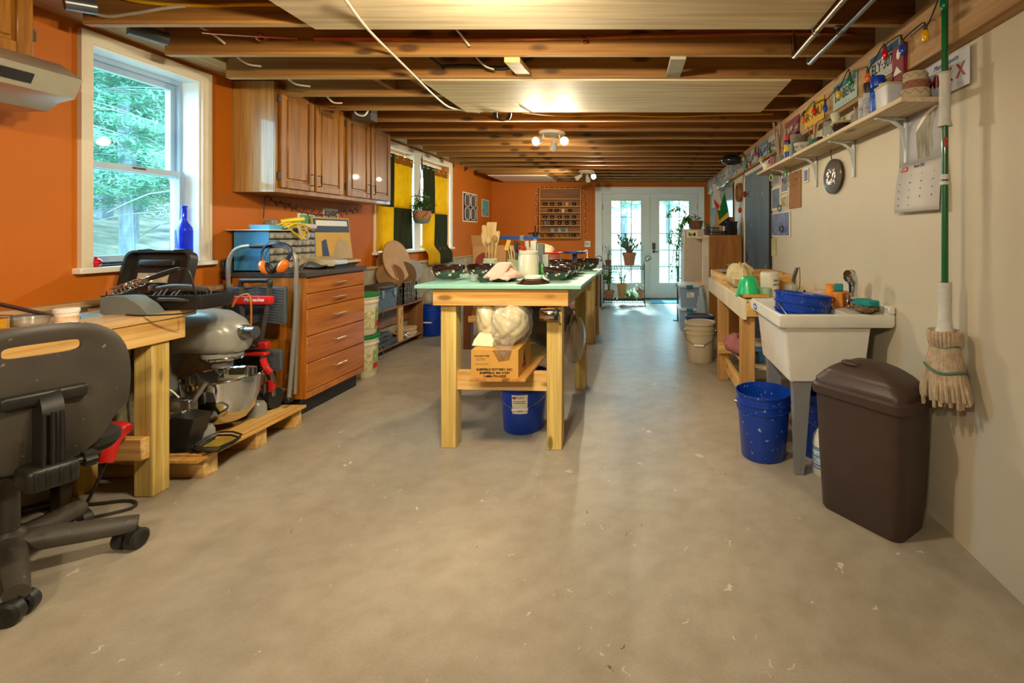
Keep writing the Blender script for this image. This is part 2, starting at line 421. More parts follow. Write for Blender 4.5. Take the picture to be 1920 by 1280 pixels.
# far double window
wn = struct(thing('window_2', 'wide double window hung with yellow and green patchwork curtains', 'window', (XL, 6.36, 1.07)))
y0, y1, z0, z1 = W2
b = B(); casing(b, XL, y0, y1, z0, z1, .075, .018); b.bx(XL-.1, XL+.016, 6.20, 6.38, z0, z1, .003); b.done('casing', white, wn, w=True)
b = B(); b.bx(-3.12, XL+.05, y0-.1, y1+.1, z0-.03, z0, .004); b.done('sill', white, wn, w=True)
for a, c in ((y0, 6.20), (6.38, y1)):
    b = B()
    for q in ((a, a+.05, z0+.05, z1-.05), (c-.05, c, z0+.05, z1-.05), (a, c, z0, z0+.05), (a, c, z1-.05, z1), (a+.05, c-.05, 1.66, 1.70)): b.bx(-3.11, -3.06, *q)
    o = b.done('frame', vinyl, wn, w=True); B().bx(-3.09, -3.085, a+.03, c-.03, z0+.03, z1-.03).done('pane', pane, o, w=True)
# ---------------- french doors
dr = struct(thing('door_1', 'white double french door with multi-pane glass at the far end', 'door', (.145, YF, 0)))
doorm = M('door_paint_daylit', 'd2dde0', .4, var=.02)  # white door, bluish daylight bounce put into its base colour
b = B()
for a in ((-.90, -.791, 0, 2.16), (1.081, 1.185, 0, 2.16), (-.791, 1.081, 2.051, 2.16)): b.bx(a[0], a[1], YF-.02, YF+.02, a[2], a[3], .004)
for a in ((-.925, -.895, 0, 2.155), (1.18, 1.20, 0, 2.155), (-.925, 1.20, 2.155, 2.19)): b.bx(a[0], a[1], YF-.035, YF-.001, a[2], a[3])
b.done('casing', M('door_casing', 'dbe3e8', .4, var=.02), dr, w=True)
B().bx(-.79, 1.08, YF-.03, YF+.12, 0, .02, .003).done('threshold', dgrey, dr, w=True)
for k, (a, c) in enumerate(((-.79, .142), (.148, 1.08))):
    g0, g1, h0, h1 = a+.17, c-.17, .31, 1.93
    b = B(); holes(b, 'y', YF+.03, YF+.075, a, c, .02, 2.05, [(g0, g1, h0, h1)]); o = b.done('leaf', doorm, dr, w=True)
    b = B()
    for q in ((g0-.025, g0+.01, h0+.01, h1-.01), (g1-.01, g1+.025, h0+.01, h1-.01), (g0-.025, g1+.025, h0-.025, h0+.01), (g0-.025, g1+.025, h1-.01, h1+.025)): b.bx(q[0], q[1], YF+.022, YF+.04, q[2], q[3])
    b.done('glazing_bead', doorm, o, w=True)
    b = B(); n = 3
    for i in range(1, 3): x = g0+(g1-g0)*i/3; b.bx(x-.009, x+.009, YF+.04, YF+.06, h0, h1)
    for i in range(1, 5): z = h0+(h1-h0)*i/5; b.bx(g0, g1, YF+.041, YF+.059, z-.009, z+.009)
    b.done('muntins', M('muntin', 'a9c6d0', .4), o, w=True)
    B().bx(g0, g1, YF+.048, YF+.052, h0, h1).done('pane', pane, o, w=True)
    for z in (.25, 1.0, 1.8):
        b = B(); x = a+.004 if k == 0 else c-.004
        b.cyl((x, YF+.025, z-.05), (x, YF+.025, z+.05), .009, n=8); b.done('hinge', steel, o, w=True)
    if k:
        b = B(); b.bx(a+.04, a+.10, YF-.0, YF+.032, .97, 1.10, .01); b.cyl((a+.07, YF+.0, .93), (a+.07, YF+.03, .93), .028)
        b.tube([(a+.07, YF-.02, .93), (a+.10, YF-.025, .93), (a+.17, YF-.02, .925)], .009); b.done('keypad_lock', dgrey, o, w=True)
b = B(); b.bx(-.80, -.775, YF+.077, YF+.10, 0, 2.06); b.bx(1.065, 1.09, YF+.077, YF+.10, 0, 2.06); b.bx(-.775, 1.065, YF+.077, YF+.10, 2.035, 2.06); b.bx(.12, .17, YF+.077, YF+.095, .02, 2.035); b.done('door_stop', doorm, dr, w=True)
# slate-blue painted door in the right wall
dr = struct(thing('door_2', 'slate blue chalkboard-painted door in the cream right wall', 'door', (XR, 5.5, 0)))
chalk = M('chalk_blue', '3f5a70', .55, var=.35, scale=3, stretch=(1, 3, .5), speck=('8fa4b4', 9, .68))
B().bx(XR-.018, XR+.01, 4.93, 6.1, 0, 2.0, .002).done('leaf', chalk, dr, w=True)
b = B(); b.bx(XR-.024, XR, 6.10, 6.15, 0, 2.05, .002); b.bx(XR-.024, XR, 4.93, 6.15, 2.0, 2.045, .002); b.done('casing', white, dr, w=True)
B().bx(XR-.03, XR, 4.90, 4.93, 0, 2.03).done('edge_strip', black, dr, w=True)
# ---------------- outside
gm = M('leaf_litter', '74705e', .9, var=.4, scale=3, bmp=.3)
def gz(x, y):
    d = max(0, -3.4-x); e = max(0, y-11.5)
    return -.05+.20*max(0, d-1.8)*(1 if x < -3.4 else 0)+.06*e+.12*math.sin(x*.9+y*.7)*min(1, (d+e)*.25)
b = B(); b.grid(lambda u, v: (-34+60*u, -8+60*v, (gz(-34+60*u, -8+60*v) if not (-3.7 < -34+60*u < 2.2 and -8+60*v < 10.2) else -.3)), 60, 60)
struct(b.done('ground', gm, org=(0, 0, -.1)))
bark = M('bark', '73787c', .9, var=.3, scale=12, stretch=(1, 1, .2), bmp=.4)
leafm = M('needle_foliage', '5a8a70', .75, var=.4, scale=2)
twig = M('dry_leaf', 'd2c8b0', .8, var=.2)
def tree_meshes(sd):
    r = random.Random(sd); b = B(); h = 11
    pts = [(0, 0, -.4)]+[(r.uniform(-.12, .12)*i*.5, r.uniform(-.12, .12)*i*.5, i*2.2) for i in range(1, 6)]
    b.tube(pts, [.15, .13, .11, .09, .07, .04], 9, 3)
    f = B()
    for i in range(52):
        z = r.uniform(.9, 9); a = r.uniform(0, 6.28); L = r.uniform(.9, 2.2)*(1.15-z/14)
        p0 = V((0, 0, z)); p1 = p0+V((math.cos(a)*L, math.sin(a)*L, -.25*L+r.uniform(-.1, .2)))
        b.tube([p0, (p0+p1)/2+V((0, 0, .1)), p1], [.016, .010, .004], 4, 2)
        if z < 1.9: continue
        for k in range(250):
            q = p0.lerp(p1, r.uniform(.15, 1))+V((r.gauss(0, .17), r.gauss(0, .17), r.gauss(-.06, .06)))
            d = V((r.gauss(0, 1), r.gauss(0, 1), r.gauss(-.25, .4))).normalized(); s = r.uniform(.03, .075)
            u = d.orthogonal().normalized()*s*.22; n0 = len(f.bm.faces)
            vs = [f.bm.verts.new(c) for c in (q-d*s-u*.3, q-u, q+d*s, q+u, )]
            f.bm.faces.new(vs)
    return b, f
protos = []
spots = [(-8.2, 8.6, 1.0), (-8.8, 7.0, .8), (-10.0, 10.4, 1.1), (-9.4, 8.8, .7), (-11.4, 9.2, 1.2), (-11.6, 12.4, 1.1), (-13.4, 12.0, 1.2), (-13.8, 15.4, 1.2), (-15.6, 13.2, 1.2), (-10.4, 12.2, .8), (-16.2, 18, 1.3), (-12.6, 10.8, .9), (-18, 16, 1.3), (-9.0, 10.2, .6), (-10.2, 9.6, .6), (-9.9, 7.9, .7), (-12.2, 9.8, .7), (-14.5, 11, 1), (-14.2, 13.6, 1), (-12, 13.8, .8), (-16.5, 14.8, 1.1), (-17, 12.4, 1.2)]
rq = random.Random(77)
for row in range(7):
    for k in range(6):
        yy = 8.6+row*2.1+rq.uniform(-.7, .7); xx = -yy*(.86+.42*(k+.5)/6+rq.uniform(-.03, .03))
        if all((xx-a[0])**2+(yy-a[1])**2 > .8 for a in spots): spots.append((xx, yy, rq.uniform(.65, 1.0)))
far = [(-1.9, 15.0, 1), (.2, 20.0, 1.1), (2.6, 17.4, 1), (-3.6, 18.5, 1.1), (3.4, 21, 1.2), (-.9, 24, 1.2), (1.4, 25.5, 1.2), (-2.2, 22, 1.0)]
for k in range(2):
    tb, fb = tree_meshes(k+3)
    t0 = thing('tree', 'slender grey trunk with drooping pale green boughs outside the left window', 'tree', (0, 0, 0), 0, 'trees outside the left window')
    tb.done('trunk', bark, t0); fb.done('foliage', leafm, t0); protos.append(t0)
for i, (x, y, s) in enumerate(spots):
    if i < 2: o = protos[i]; o.location = (x, y, gz(x, y)-.1); o.scale = (s,)*3
    else: dup(protos[i % 2], (x, y, gz(x, y)-.1), i*1.7, scale=s)
for i, (x, y, s) in enumerate(far):
    dup(protos[i % 2], (x, y, gz(x, y)-.1), i*2.1, 'pale forest tree seen through the french door panes', 'trees beyond the french doors', s)
# ------------------------------------------------ ceiling spot fixtures
lampw = M('lamp_white', 'ece8de', .4, var=.03)
bulbm = M('lit_bulb', 'ffdca0', .3, emit=BULB_E)
pld = bpy.data.lights.new('bulb_light', 'SPOT'); pld.spot_size = math.radians(165); pld.spot_blend = .8; pld.energy = LAMP_W; pld.shadow_soft_size = .03; pld.color = (1.0, .87, .62)
bulbo = M('unlit_bulb', 'e8e0d0', .3)
def fixture(x, y, label, heads, lit=(1, 1, 1)):
    t = thing('ceiling_light', label, 'light', (x, y, ZJ-.012), 0, 'three-headed ceiling spotlights')
    b = B(); b.lathe([(.0, .0), (.125, 0), (.13, -.012), (.12, -.028), (.03, -.04), (0, -.04)], n=32); b.done('canopy', lampw, t)
    for k, (a, dx, dy, dz) in enumerate(heads):
        a = math.radians(a); p = V((math.cos(a)*.085, math.sin(a)*.085, -.03)); d = V((dx, dy, dz)).normalized()
        e = p+V((math.cos(a)*.03, math.sin(a)*.03, -.06))
        b = B(); b.tube([p, p+V((0, 0, -.03)), e], .008); b.sph(e, .015)
        q = V((0, 0, 1)).rotation_difference(d).to_matrix()
        b.lathe([(.0, -.03), (.022, -.03), (.026, 0), (.038, .05), (.042, .075), (.039, .073), (.035, .05), (.02, .01)], e, 20, q)
        h = b.done('spot_head', lampw, t)
        b = B(); b.sph(e+d*.058, .027, n=14); b.done('bulb', bulbm if lit[k] else bulbo, h)
        if not lit[k]: continue
        lo = bpy.data.objects.new('bulb_light', pld); COL.objects.link(lo); lo.location = V((x, y, ZJ-.012))+e+d*.10; lo.rotation_euler = V((0, 0, -1)).rotation_difference(d).to_euler()
    return t
hA = [(200, -.45, -1, -.35), (-20, .45, -1, -.3), (90, -.3, .9, -.7)]
fixture(-.89, 4.74, 'white three-headed spotlight on the joists behind the plywood sheet', hA)
fixture(-.89, 7.67, 'white three-headed spotlight on the joists nearest the french doors', [(-30, .35, -1, -.25), (210, -1, .3, -.6), (90, .1, .9, -.8)], (1, 1, 0))
fixture(-.60, 1.5, 'white three-headed spotlight just above the top of the picture', [(200, -1, .35, -.75), (0, .1, 1, -.75), (90, -.4, 1, -.9)])
fixture(-.89, -1.1, 'unseen three-headed spotlight added behind the camera for fill', [(150, -.6, .6, -.5), (30, .15, 1, -.6), (90, -.2, 1, -.3)])  # unseen fixture, added as fill light for the room
# ================================================ LEFT SIDE
# ---- cupboards with raised panel doors
def panel_door(t, y0, y1, z0, z1, x, hy, hz, hinge=True, name='door'):
    b = B(); s = .055
    for q in ((y0, y0+s, z0, z1), (y1-s, y1, z0, z1), (y0+s, y1-s, z0, z0+s), (y0+s, y1-s, z1-s, z1)): b.bx(x, x+.019, *q, .003)
    b.bx(x, x+.008, y0+s-.002, y1-s+.002, z0+s-.002, z1-s+.002)
    b.bx(x+.002, x+.017, y0+s+.016, y1-s-.016, z0+s+.016, z1-s-.016, .006)
    o = b.done(name, oak, t, w=True)
    if hz is not None:
        b = B(); b.tube([(x+.018, hy, hz), (x+.042, hy, hz), (x+.042, hy, hz+.085), (x+.018, hy, hz+.085)], .0045, 6, 1)
        b.done('handle', M('bronze_pull', '3a2c1c', .35, metal=.8), o, w=True)
    return o
t = thing('wall_cupboard', 'row of four oak raised-panel wall cupboards hung below the joists', 'cabinet', (-2.80, 4.25, 1.58))
cy0, cy1, cx = 3.467, 5.045, -2.65
b = B(); b.bx(-2.95, cx, cy0, cy1, 1.58, 2.378, .002); b.done('body', oakl, t, w=True)
b = B(); b.bx(cx, cx+.012, cy0, cy1, 1.58, 2.378, .002); b.done('face_frame', oak, t, w=True)
dw = (cy1-cy0)/4
for k in range(4):
    a = cy0+dw*k+(.03 if k % 2 == 0 else .012); c = cy0+dw*(k+1)-(.012 if k % 2 == 0 else .03)
    o = panel_door(t, a, c, 1.615, 2.345, cx+.013, (c-.03) if k % 2 == 0 else (a+.03), 1.66)
    if k % 2 == 0:
        for z in (1.70, 2.26): b = B(); b.bx(cx+.012, cx+.03, a-.014, a+.002, z-.03, z+.03, .003); b.done('hinge', dgrey, o, w=True)
t = thing('hood_cupboard', 'oak cupboard with panel door above the cooker hood, cut by the picture edge', 'cabinet', (-2.81, 1.7, 2.04))
b = B(); b.bx(-2.95, -2.70, 1.35, 2.13, 2.04, 2.383, .003); b.done('body', oak, t, w=True)
panel_door(t, 1.36, 1.72, 2.05, 2.375, -2.70, 0, None); o = panel_door(t, 1.74, 2.125, 2.05, 2.375, -2.70, 0, None)
b = B(); b.bx(-2.70, -2.684, 2.125, 2.137, 2.13, 2.18); b.done('hinge', dgrey, o, w=True)
t = thing('cooker_hood', 'silver cooker hood with black control strip under the oak cupboard', 'hood', (-2.75, 1.75, 1.81))
hm = M('hood_steel', 'b4aa98', .35, metal=.55, var=.06)
b = B(); b.prism([(-2.95, 1.82), (-2.655, 1.825), (-2.61, 1.862), (-2.535, 1.88), (-2.50, 1.965), (-2.60, 2.035), (-2.95, 2.035)], 1.38, 2.155, 'y'); b.done('body', hm, t, w=True)
q = MX.Rotation(0, 3, 'X')
b = B(); n = V((.085, 0, -.035)).normalized()
b.loft([[V((-2.531+.031*u/1+.002, y, 1.893+.075*u)) for u, y in ((.1, 1.5), (.1, 1.99), (.62, 1.99), (.62, 1.5))], [V((-2.527+.031*u/1+.002, y, 1.891+.075*u)) for u, y in ((.1, 1.5), (.1, 1.99), (.62, 1.99), (.62, 1.5))]])
cp = b.done('control_strip', black, t, w=True)
for y in (1.62, 1.86): b = B(); b.cyl((-2.515, y, 1.92), (-2.502, y, 1.916), .012, n=12); b.done('knob', dgrey, cp, w=True)
b = B(); b.lathe([(0, 0), (.028, 0), (.036, .004), (.04, .012)], (-2.57, 1.88, 1.866), 20); b.done('lamp_lens', M('lens', 'd0d8e8', .2), t, w=True)
b = B(); b.bx(-2.9, -2.68, 1.42, 2.0, 1.815, 1.823); b.done('filter', M('filter_mesh', '5c5a58', .5, metal=.6, var=.5, scale=150), t, w=True)

# ---- things on the near window sill
t = B(); t.lathe([(0, 0), (.042, 0), (.045, .01), (.045, .2), (.042, .22), (.02, .255), (.016, .275), (.016, .345), (.019, .347), (.019, .36), (.013, .36)], (-2.965, 3.12, 1.10), 24)
cobalt = glassm('cobalt_glass', '0a2fd0', .45, .06)
tag(t.done('bottle', cobalt), 'tall cobalt blue glass bottle on the right end of the window sill', 'bottle')
t = B(); t.sph((-2.945, 2.60, 1.124), .024); t.lathe([(.006, .018), (.008, .03), (.004, .034)], (-2.945, 2.60, 1.124), 10)
tag(t.done('glass_ball', M('ruby_glass', 'c01428', .08, coat=.5)), 'small ruby red glass ball on the left end of the window sill', 'ornament')

# ---- work bench on the left
t = thing('work_bench', 'pine workbench on square treated posts along the left wall', 'bench', (-2.62, 1.7, 0))
b = B(); b.bx(-2.86, -2.36, .85, 2.556, .855, .89, .003); b.done('top', WOOD('bench_top', 'c79a5e', 'dfbf8e', 'y', 8, .5, st=.06, kn=.1), t, w=True)
b = B(); b.bx(-2.405, -2.367, .85, 2.50, .745, .853, .003); b.done('front_apron', piney, t, w=True)
for x, y in ((-2.474, 2.345), (-2.84, 2.35), (-2.474, .9), (-2.84, .9)):
    B().bx(x, x+.09, y, y+.09, 0, .853, .004).done('leg', treat, t, w=True)
b = B(); b.bx(-2.85, -2.39, 2.30, 2.343, .195, .30, .004); b.done('cross_rail', pinex, t, w=True)
b = B(); b.bx(-2.85, -2.49, .95, 2.30, .28, .298, .002); b.bx(-2.85, -2.49, 2.18, 2.3, .298, .3); b.done('shelf', plyw, t, w=True)
# soldering iron stand
t = thing('soldering_stand', 'grey wedge stand with coil holder for a soldering iron on the bench', 'tool', (-2.50, 2.36, .89))
gp = M('stand_grey', '6f7470', .5, var=.05)
b = B(); b.prism([(-.105, 0), (.125, 0), (.085, .045), (.02, .085), (-.03, .088), (-.10, .085)], -.045, .045, 'y'); b.done('base', gp, t)
b = B(); hx = []
for i in range(90):
    a = i*.5; u = i/89; hx.append((-.085+.14*u, -.0+.018*math.cos(a), .105+.05*u+.018*math.sin(a)))
b.tube(hx, .003, 5, 1); b.tube([(-.10, -.02, .085), (-.10, -.02, .115), (.06, -.02, .175)], .003, 5, 1); b.tube([(-.10, .02, .085), (-.10, .02, .115), (.06, .02, .175)], .003, 5, 1)
b.done('coil_holder', chrome, t)
t2 = thing('soldering_iron', 'black soldering iron resting in the coil of its grey stand', 'tool', (-2.44, 2.36, 1.04))
b = B(); b.cyl((-.08, 0, -.02), (.0, 0, .008), .006); b.cyl((0, 0, .008), (.03, 0, .02), .013, .015); b.done('shaft', steel, t2)
b = B(); b.tube([(.03, 0, .02), (.09, 0, .042), (.17, 0, .07)], [.011, .014, .009], 10); b.done('handle', black, t2)
b = B(); b.tube([(.17, 0, .07), (.22, 0, .06), (.235, .01, -.02), (.23, .03, -.09), (.215, .02, -.146), (.1, -.08, -.146), (-.02, -.06, -.146)], .004, 6); b.done('cord', black, t2)
# black tool case, open
t = thing('tool_case', 'open black plastic tool case with raised lid on the end of the bench', 'case', (-2.57, 2.50, .89))
b = B(); b.loft([rrect(-.19, .32, -.04, .16, .03, .002), rrect(-.2, .33, -.05, .17, .03, .05), rrect(-.2, .33, -.05, .17, .03, .075), rrect(-.185, .315, -.035, .155, .025, .075), rrect(-.18, .31, -.03, .15, .025, .02)])
tr = b.done('tray', black, t)
b = B(); b.tube([(.14, -.05, .05), (.15, -.085, .06), (.25, -.085, .06), (.26, -.05, .05)], .009, 8); b.done('handle', dgrey, tr); b = B(); b.bx(-.1, -.05, -.06, -.05, .03, .075, .003); b.done('latch', dgrey, tr)
rot = MX.Rotation(math.radians(-14), 3, 'X')
b = B(); b.mx = MX.Translation((-.14, .16, .06)) @ rot.to_4x4()
lp = lambda r, ins, y: [(x, y, z) for x, z, _ in rrect(-.18+ins, .19-ins, 0+ins, .24-ins, r, 0)]
b.loft([lp(.04, .012, .045), lp(.045, 0, .03), lp(.045, 0, -.02), lp(.04, .012, -.02), lp(.03, .02, .015)])
b.bx(-.12, -.05, -.02, .035, .225, .25, .006); b.bx(.08, .15, -.02, .035, .225, .25, .006); b.bx(-.1, .1, -.016, .016, .15, .19, .01)
ld = b.done('lid', black, t)
b = B(); b.mx = MX.Translation((-.14, .16, .06)) @ rot.to_4x4(); b.bx(-.10, .06, -.0, .02, .06, .115); b.done('paper_label', M('case_label', 'a89a80', .7, var=.3, scale=30), ld)
b = B()
for k in range(5): b.tube([(.0+.03*k, .0, .03), (.02+.03*k, .05, .09+.01*(k % 3)), (.1+.02*k, .09, .06), (.2+.01*k, .06+.01*k, .085), (.25, .02*k, .03)], .005, 6)
b.done('cable', M('blue_black_cable', '1c2430', .4), tr)
t = thing('rotary_tool', 'dark multi-tool with round collar lying in the open case', 'tool', (-2.46, 2.56, .97))
b = B(); b.tube([(-.12, 0, .01), (-.04, 0, .02), (.06, 0, .02), (.14, .01, .01)], [.018, .024, .022, .014], 12); b.done('body', dgrey, t)
b = B(); b.lathe([(.02, -.006), (.034, -.006), (.034, .006), (.02, .006)], (-.12, 0, .014), 16, MX.Rotation(.9, 3, 'Y')); b.done('collar', steel, t)
# clutter on the bench
b = B(); b.lathe([(0, 0), (.055, 0), (.062, .03), (.064, .032), (.06, .03), (.053, .003)], (-2.62, 2.06, .89), 28); tag(b.done('plastic_tub', clearp), 'shallow clear plastic tub on the bench behind the chair', 'tub')
t = thing('white_pot', 'small round white lidded pot on the bench by the clear tub', 'pot', (-2.53, 2.12, .89))
b = B(); b.lathe([(0, 0), (.034, 0), (.037, .045)], n=24, c1=True); b.done('body', white, t)
b = B(); b.lathe([(.04, .045), (.041, .06), (.036, .064), (0, .064)], n=24, c0=True); b.done('lid', white, t)
b = B(); b.lathe([(.0372, .01), (.0376, .03)], n=24); b.done('sticker', M('pot_sticker', 'd8b898', .6, var=.4, scale=40), t)
gold = M('amber_tape', 'c8921c', .15, coat=.6, var=.25)
t = thing('tape_roll', 'roll of shiny amber tape on the near end of the bench', 'tape', (-2.60, 1.92, .89))
b = B(); b.lathe([(.028, 0), (.05, 0), (.05, .05), (.028, .05), (.028, 0)], (0, 0, 0), 28); b.done('roll', gold, t)
b = B(); b.lathe([(.0255, .001), (.0275, .001), (.0275, .049), (.0255, .049), (.0255, .001)], n=24); b.done('core', cardb, t)
b = B(); b.lathe([(.02, 0), (.045, .0), (.045, .028), (.02, .028), (.02, 0)], (-2.70, 1.88, .89), 24); tag(b.done('wire_spool', M('amber_wire', 'a87814', .3, metal=.4)), 'small spool of amber wire beside the tape roll', 'spool')
b = B(); b.bx(-2.83, -2.78, 1.7, 2.42, .89, .915, .002); tag(b.done('metal_bar', galv), 'long grey aluminium bar lying at the back of the bench', 'bar')
t = thing('pliers', 'small steel pliers lying on the bench before the amber tape', 'tool', (-2.50, 1.90, .89))
b = B(); b.tube([(-.08, -.02, .008), (0, 0, .01), (.05, .005, .008)], [.006, .008, .003], 8); b.tube([(-.08, .03, .008), (0, .0, .01), (.05, 0, .008)], [.006, .008, .003], 8); b.done('jaws', steel, t)
b = B(); b.tube([(-2.87, 1.72, 1.06), (-2.83, 1.9, 1.05), (-2.80, 2.06, .99), (-2.76, 2.18, .93), (-2.74, 2.24, .90)], .009, 8); tag(b.done('power_cable', M('brown_cable', '3a1c10', .5)), 'thick brown cable arching down onto the back of the bench', 'cable')
b = B(); b.lathe([(0, 0), (.03, 0), (.034, .02), (.03, .05), (.0, .055)], (-2.66, 2.0, .89), 20)
tag(b.done('steel_cup', steel), 'small steel cup behind the amber tape roll', 'cup')
b = B(); b.bx(-2.66, -2.56, 2.2, 2.29, .89, .897); b.bx(-2.655, -2.565, 2.205, 2.285, .897, .903); tag(b.done('notepad', M('pale_blue_pad', '8fb2c8', .6)), 'pale blue notepad on the bench left of the grey stand', 'notepad')
# under the bench
t = thing('heat_gun', 'red heat gun lying on the low shelf with its handle hanging over', 'tool', (-2.50, 2.27, .30))
b = B(); b.tube([(-.13, 0, .055), (-.04, -.0, .06), (.05, 0, .06), (.075, 0, .055)], [.03, .036, .036, .026], 14)
b.tube([(.045, -.01, .05), (.05, -.045, .0), (.045, -.06, -.06)], [.03, .026, .029], 12); b.done('body', red, t)
b = B(); b.cyl((-.22, 0, .05), (-.13, 0, .055), .018, .021); b.done('nozzle', steel, t)
b = B(); b.bx(.01, .03, -.045, -.02, .0, .03, .005); b.done('trigger', black, t)
b = B(); b.tube([(.045, -.06, -.06), (.02, -.07, -.14), (-.03, -.07, -.24), (-.06, -.06, -.27), (-.10, -.10, -.291), (-.24, -.17, -.291), (-.34, -.14, -.291), (-.26, -.03, -.291), (-.08, .0, -.289), (.06, .03, -.291), (.13, -.03, -.291), (.02, -.12, -.289), (-.12, -.2, -.291), (-.28, -.2, -.289), (-.38, -.06, -.291), (-.30, .03, -.291)], .0068, 7); b.done('cord', M('rubber_cord', '2e2820', .5), t)
t = thing('white_jug', 'white plastic jug with an amber label on the low shelf', 'jug', (-2.70, 2.20, .30))
b = B(); b.loft([rrect(-.06, .06, -.05, .05, .02, 0), rrect(-.062, .062, -.052, .052, .02, .15), rrect(-.05, .05, -.045, .045, .02, .2), rrect(-.02, .02, -.02, .02, .015, .22), rrect(-.02, .02, -.02, .02, .015, .24)]); b.done('body', M('milky_plastic', 'b4ac9c', .45), t)
b = B(); b.bx(-.05, .05, -.0535, -.052, .08, .15); b.done('label', M('amber_label', 'c89b28', .6, var=.2, scale=30), t)
t = thing('clear_jar', 'clear plastic jar lying on its side on the low shelf', 'jar', (-2.63, 2.16, .30))
b = B(); b.lathe([(0, -.1), (.055, -.1), (.06, -.08), (.06, .08), (.052, .1), (.052, .115)], (0, 0, .06), 24, MX.Rotation(1.57, 3, 'Y')); b.done('body', clearp, t)
b = B(); b.lathe([(.056, .112), (.056, .13), (0, .13)], (0, 0, .06), 24, MX.Rotation(1.57, 3, 'Y'), True); b.done('lid', white, t)
b = B(); b.lathe([(0, 0), (.085, 0), (.09, .008), (.075, .014), (.07, .02), (0, .02)], (-2.585, 2.235, .42), 28); tag(b.done('clear_dish', clearp), 'round clear plastic dish lying over the jar on the low shelf', 'dish')
b = B(); b.bx(-2.705, -2.655, 2.20, 2.25, 0, .56, .004); b.bx(-2.72, -2.64, 2.19, 2.26, 0, .012, .003)
tag(b.done('steel_post', M('brown_steel', '3e3428', .45, metal=.5)), 'square dark steel post standing under the bench behind the chair', 'post')
b = B(); b.tube([(-2.83, 2.1, .01), (-2.7, 2.05, .01), (-2.56, 2.0, .008), (-2.5, 2.08, .008)], .006, 6); b.bx(-2.60, -2.52, 2.02, 2.06, 0, .02, .004)
tag(b.done('green_packet', M('green_foil', '3c9a3c', .35, var=.5, scale=40)), 'small green foil scrap and cord on the floor by the chair', 'packet')

# ---- office chair
t = thing('office_chair', 'black dusty office chair on castors turned towards the bench', 'chair', (-2.335, 1.78, 0), math.radians(156))
# local +x = the way the chair faces
for k in range(5):
    a = math.radians(-156+37+72*k); c, s = math.cos(a), math.sin(a)
    b = B(); b.tube([(0, 0, .135), (c*.08, s*.08, .13), (c*.2, s*.2, .112), (c*.33, s*.33, .095)], [.048, .044, .04, .034], 10, 4, flat=.85); lg = b.done('leg', dgrey, t)
    e = V((c*.31, s*.31, 0)); pd = V((-math.sin(a+.9), math.cos(a+.9), 0))
    b = B()
    for sg in (-1, 1):
        q = V((0, 0, 1)).rotation_difference(pd).to_matrix()
        b.lathe([(0, -.012), (.03, -.02), (.040, -.014), (.040, .014), (.03, .02), (0, .02)], e+pd*.026*sg+V((0, 0, .040)), 20, q)
    b.cyl(e+V((0, 0, .03)), e+V((0, 0, .085)), .008); b.tube([e+pd*-.012+V((0, 0, .066)), e+pd*.018+V((0, 0, .066))], .026, 8, 1); b.done('castor', black, lg)
b = B(); b.lathe([(0, .085), (.05, .085), (.055, .12), (.045, .17), (.03, .19)], n=20, c1=True); b.cyl((0, 0, .18), (0, 0, .40), .026); b.cyl((0, 0, .38), (0, 0, .43), .02); b.done('gas_lift', dgrey, t)
b = B(); b.loft([rrect(-.20, .23, -.235, .235, .09, .445, 6), rrect(-.22, .25, -.25, .25, .1, .47, 6), rrect(-.22, .25, -.25, .25, .1, .50, 6), rrect(-.19, .22, -.22, .22, .09, .53, 6)]); b.done('seat', M('seat_fabric', '26221e', .9), t)
b = B(); b.bx(-.12, .12, -.1, .1, .40, .447, .012); b.done('mechanism', dgrey, t)
# back shell with hand slot, at local x=-.30
def bk(y, z, off):
    return V((-.285-.03*((z-.42)/.55)-.10*(1-min(1, (y/.30)**2))*0+.12*(y/.26)**2*.45-off, y, z))
ol = []
for i in range(40):
    a = 2*math.pi*i/40; c, s = math.cos(a), math.sin(a)
    yy = .235*abs(c)**.75*(1 if c > 0 else -1); zz = .72+.25*abs(s)**.8*(1 if s > 0 else -1)
    ol.append((yy*(1.0 if zz > .6 else .86), zz))
sl = []
for i in range(40):
    a = 2*math.pi*i/40; c, s = math.cos(a), math.sin(a)
    sl.append((.09*abs(c)**.35*(1 if c > 0 else -1), .885+.021*abs(s)**.6*(1 if s > 0 else -1)))
b = B(); sc = lambda k, l: [((y)*k, .72+(z-.72)*k) for y, z in l]
mid = [((a[0]+c[0])/2, (a[1]+c[1])/2) for a, c in zip(ol, sl)]
L = [[bk(y, z, o) for y, z in pts] for pts, o in ((sl, .004), (mid, .014), (sc(.94, ol), .012), (ol, 0), (sc(.985, ol), -.03), (mid, -.045), (sl, -.018))]
L.append(L[0]); b.loft(L, False, False); b.done('backrest', dgrey, t)
b = B(); b.bx(-.335, -.30, -.10, .10, .70, .745, .012); b.tube([(-.325, 0, .72), (-.35, 0, .68), (-.352, 0, .56), (-.345, 0, .43)], .045, 4, 3, flat=.5)
for yy in (-.02, .0, .02): b.tube([(-.384, yy, .68), (-.386, yy, .56), (-.379, yy, .45)], .005, 5, 2)
b.done('back_bar', black, t)
b = B(); b.bx(-.40, -.28, -.062, .062, .425, .505, .02); b.bx(-.30, -.05, -.04, .04, .42, .45, .01)
for yy in (-.04, -.015, .015, .04): b.bx(-.404, -.385, yy-.004, yy+.004, .44, .495, .002)
b.done('bracket', black, t)
b = B(); pts = []
for i in range(24):
    a = 2*math.pi*i/24; r = .026+.005*math.cos(a*6); pts.append((-.33+r*math.cos(a), .475+r*math.sin(a)))
b.prism(pts, -.115, -.085, 'y'); b.cyl((-.33, -.09, .475), (-.33, -.05, .475), .012); b.done('knob', black, t)
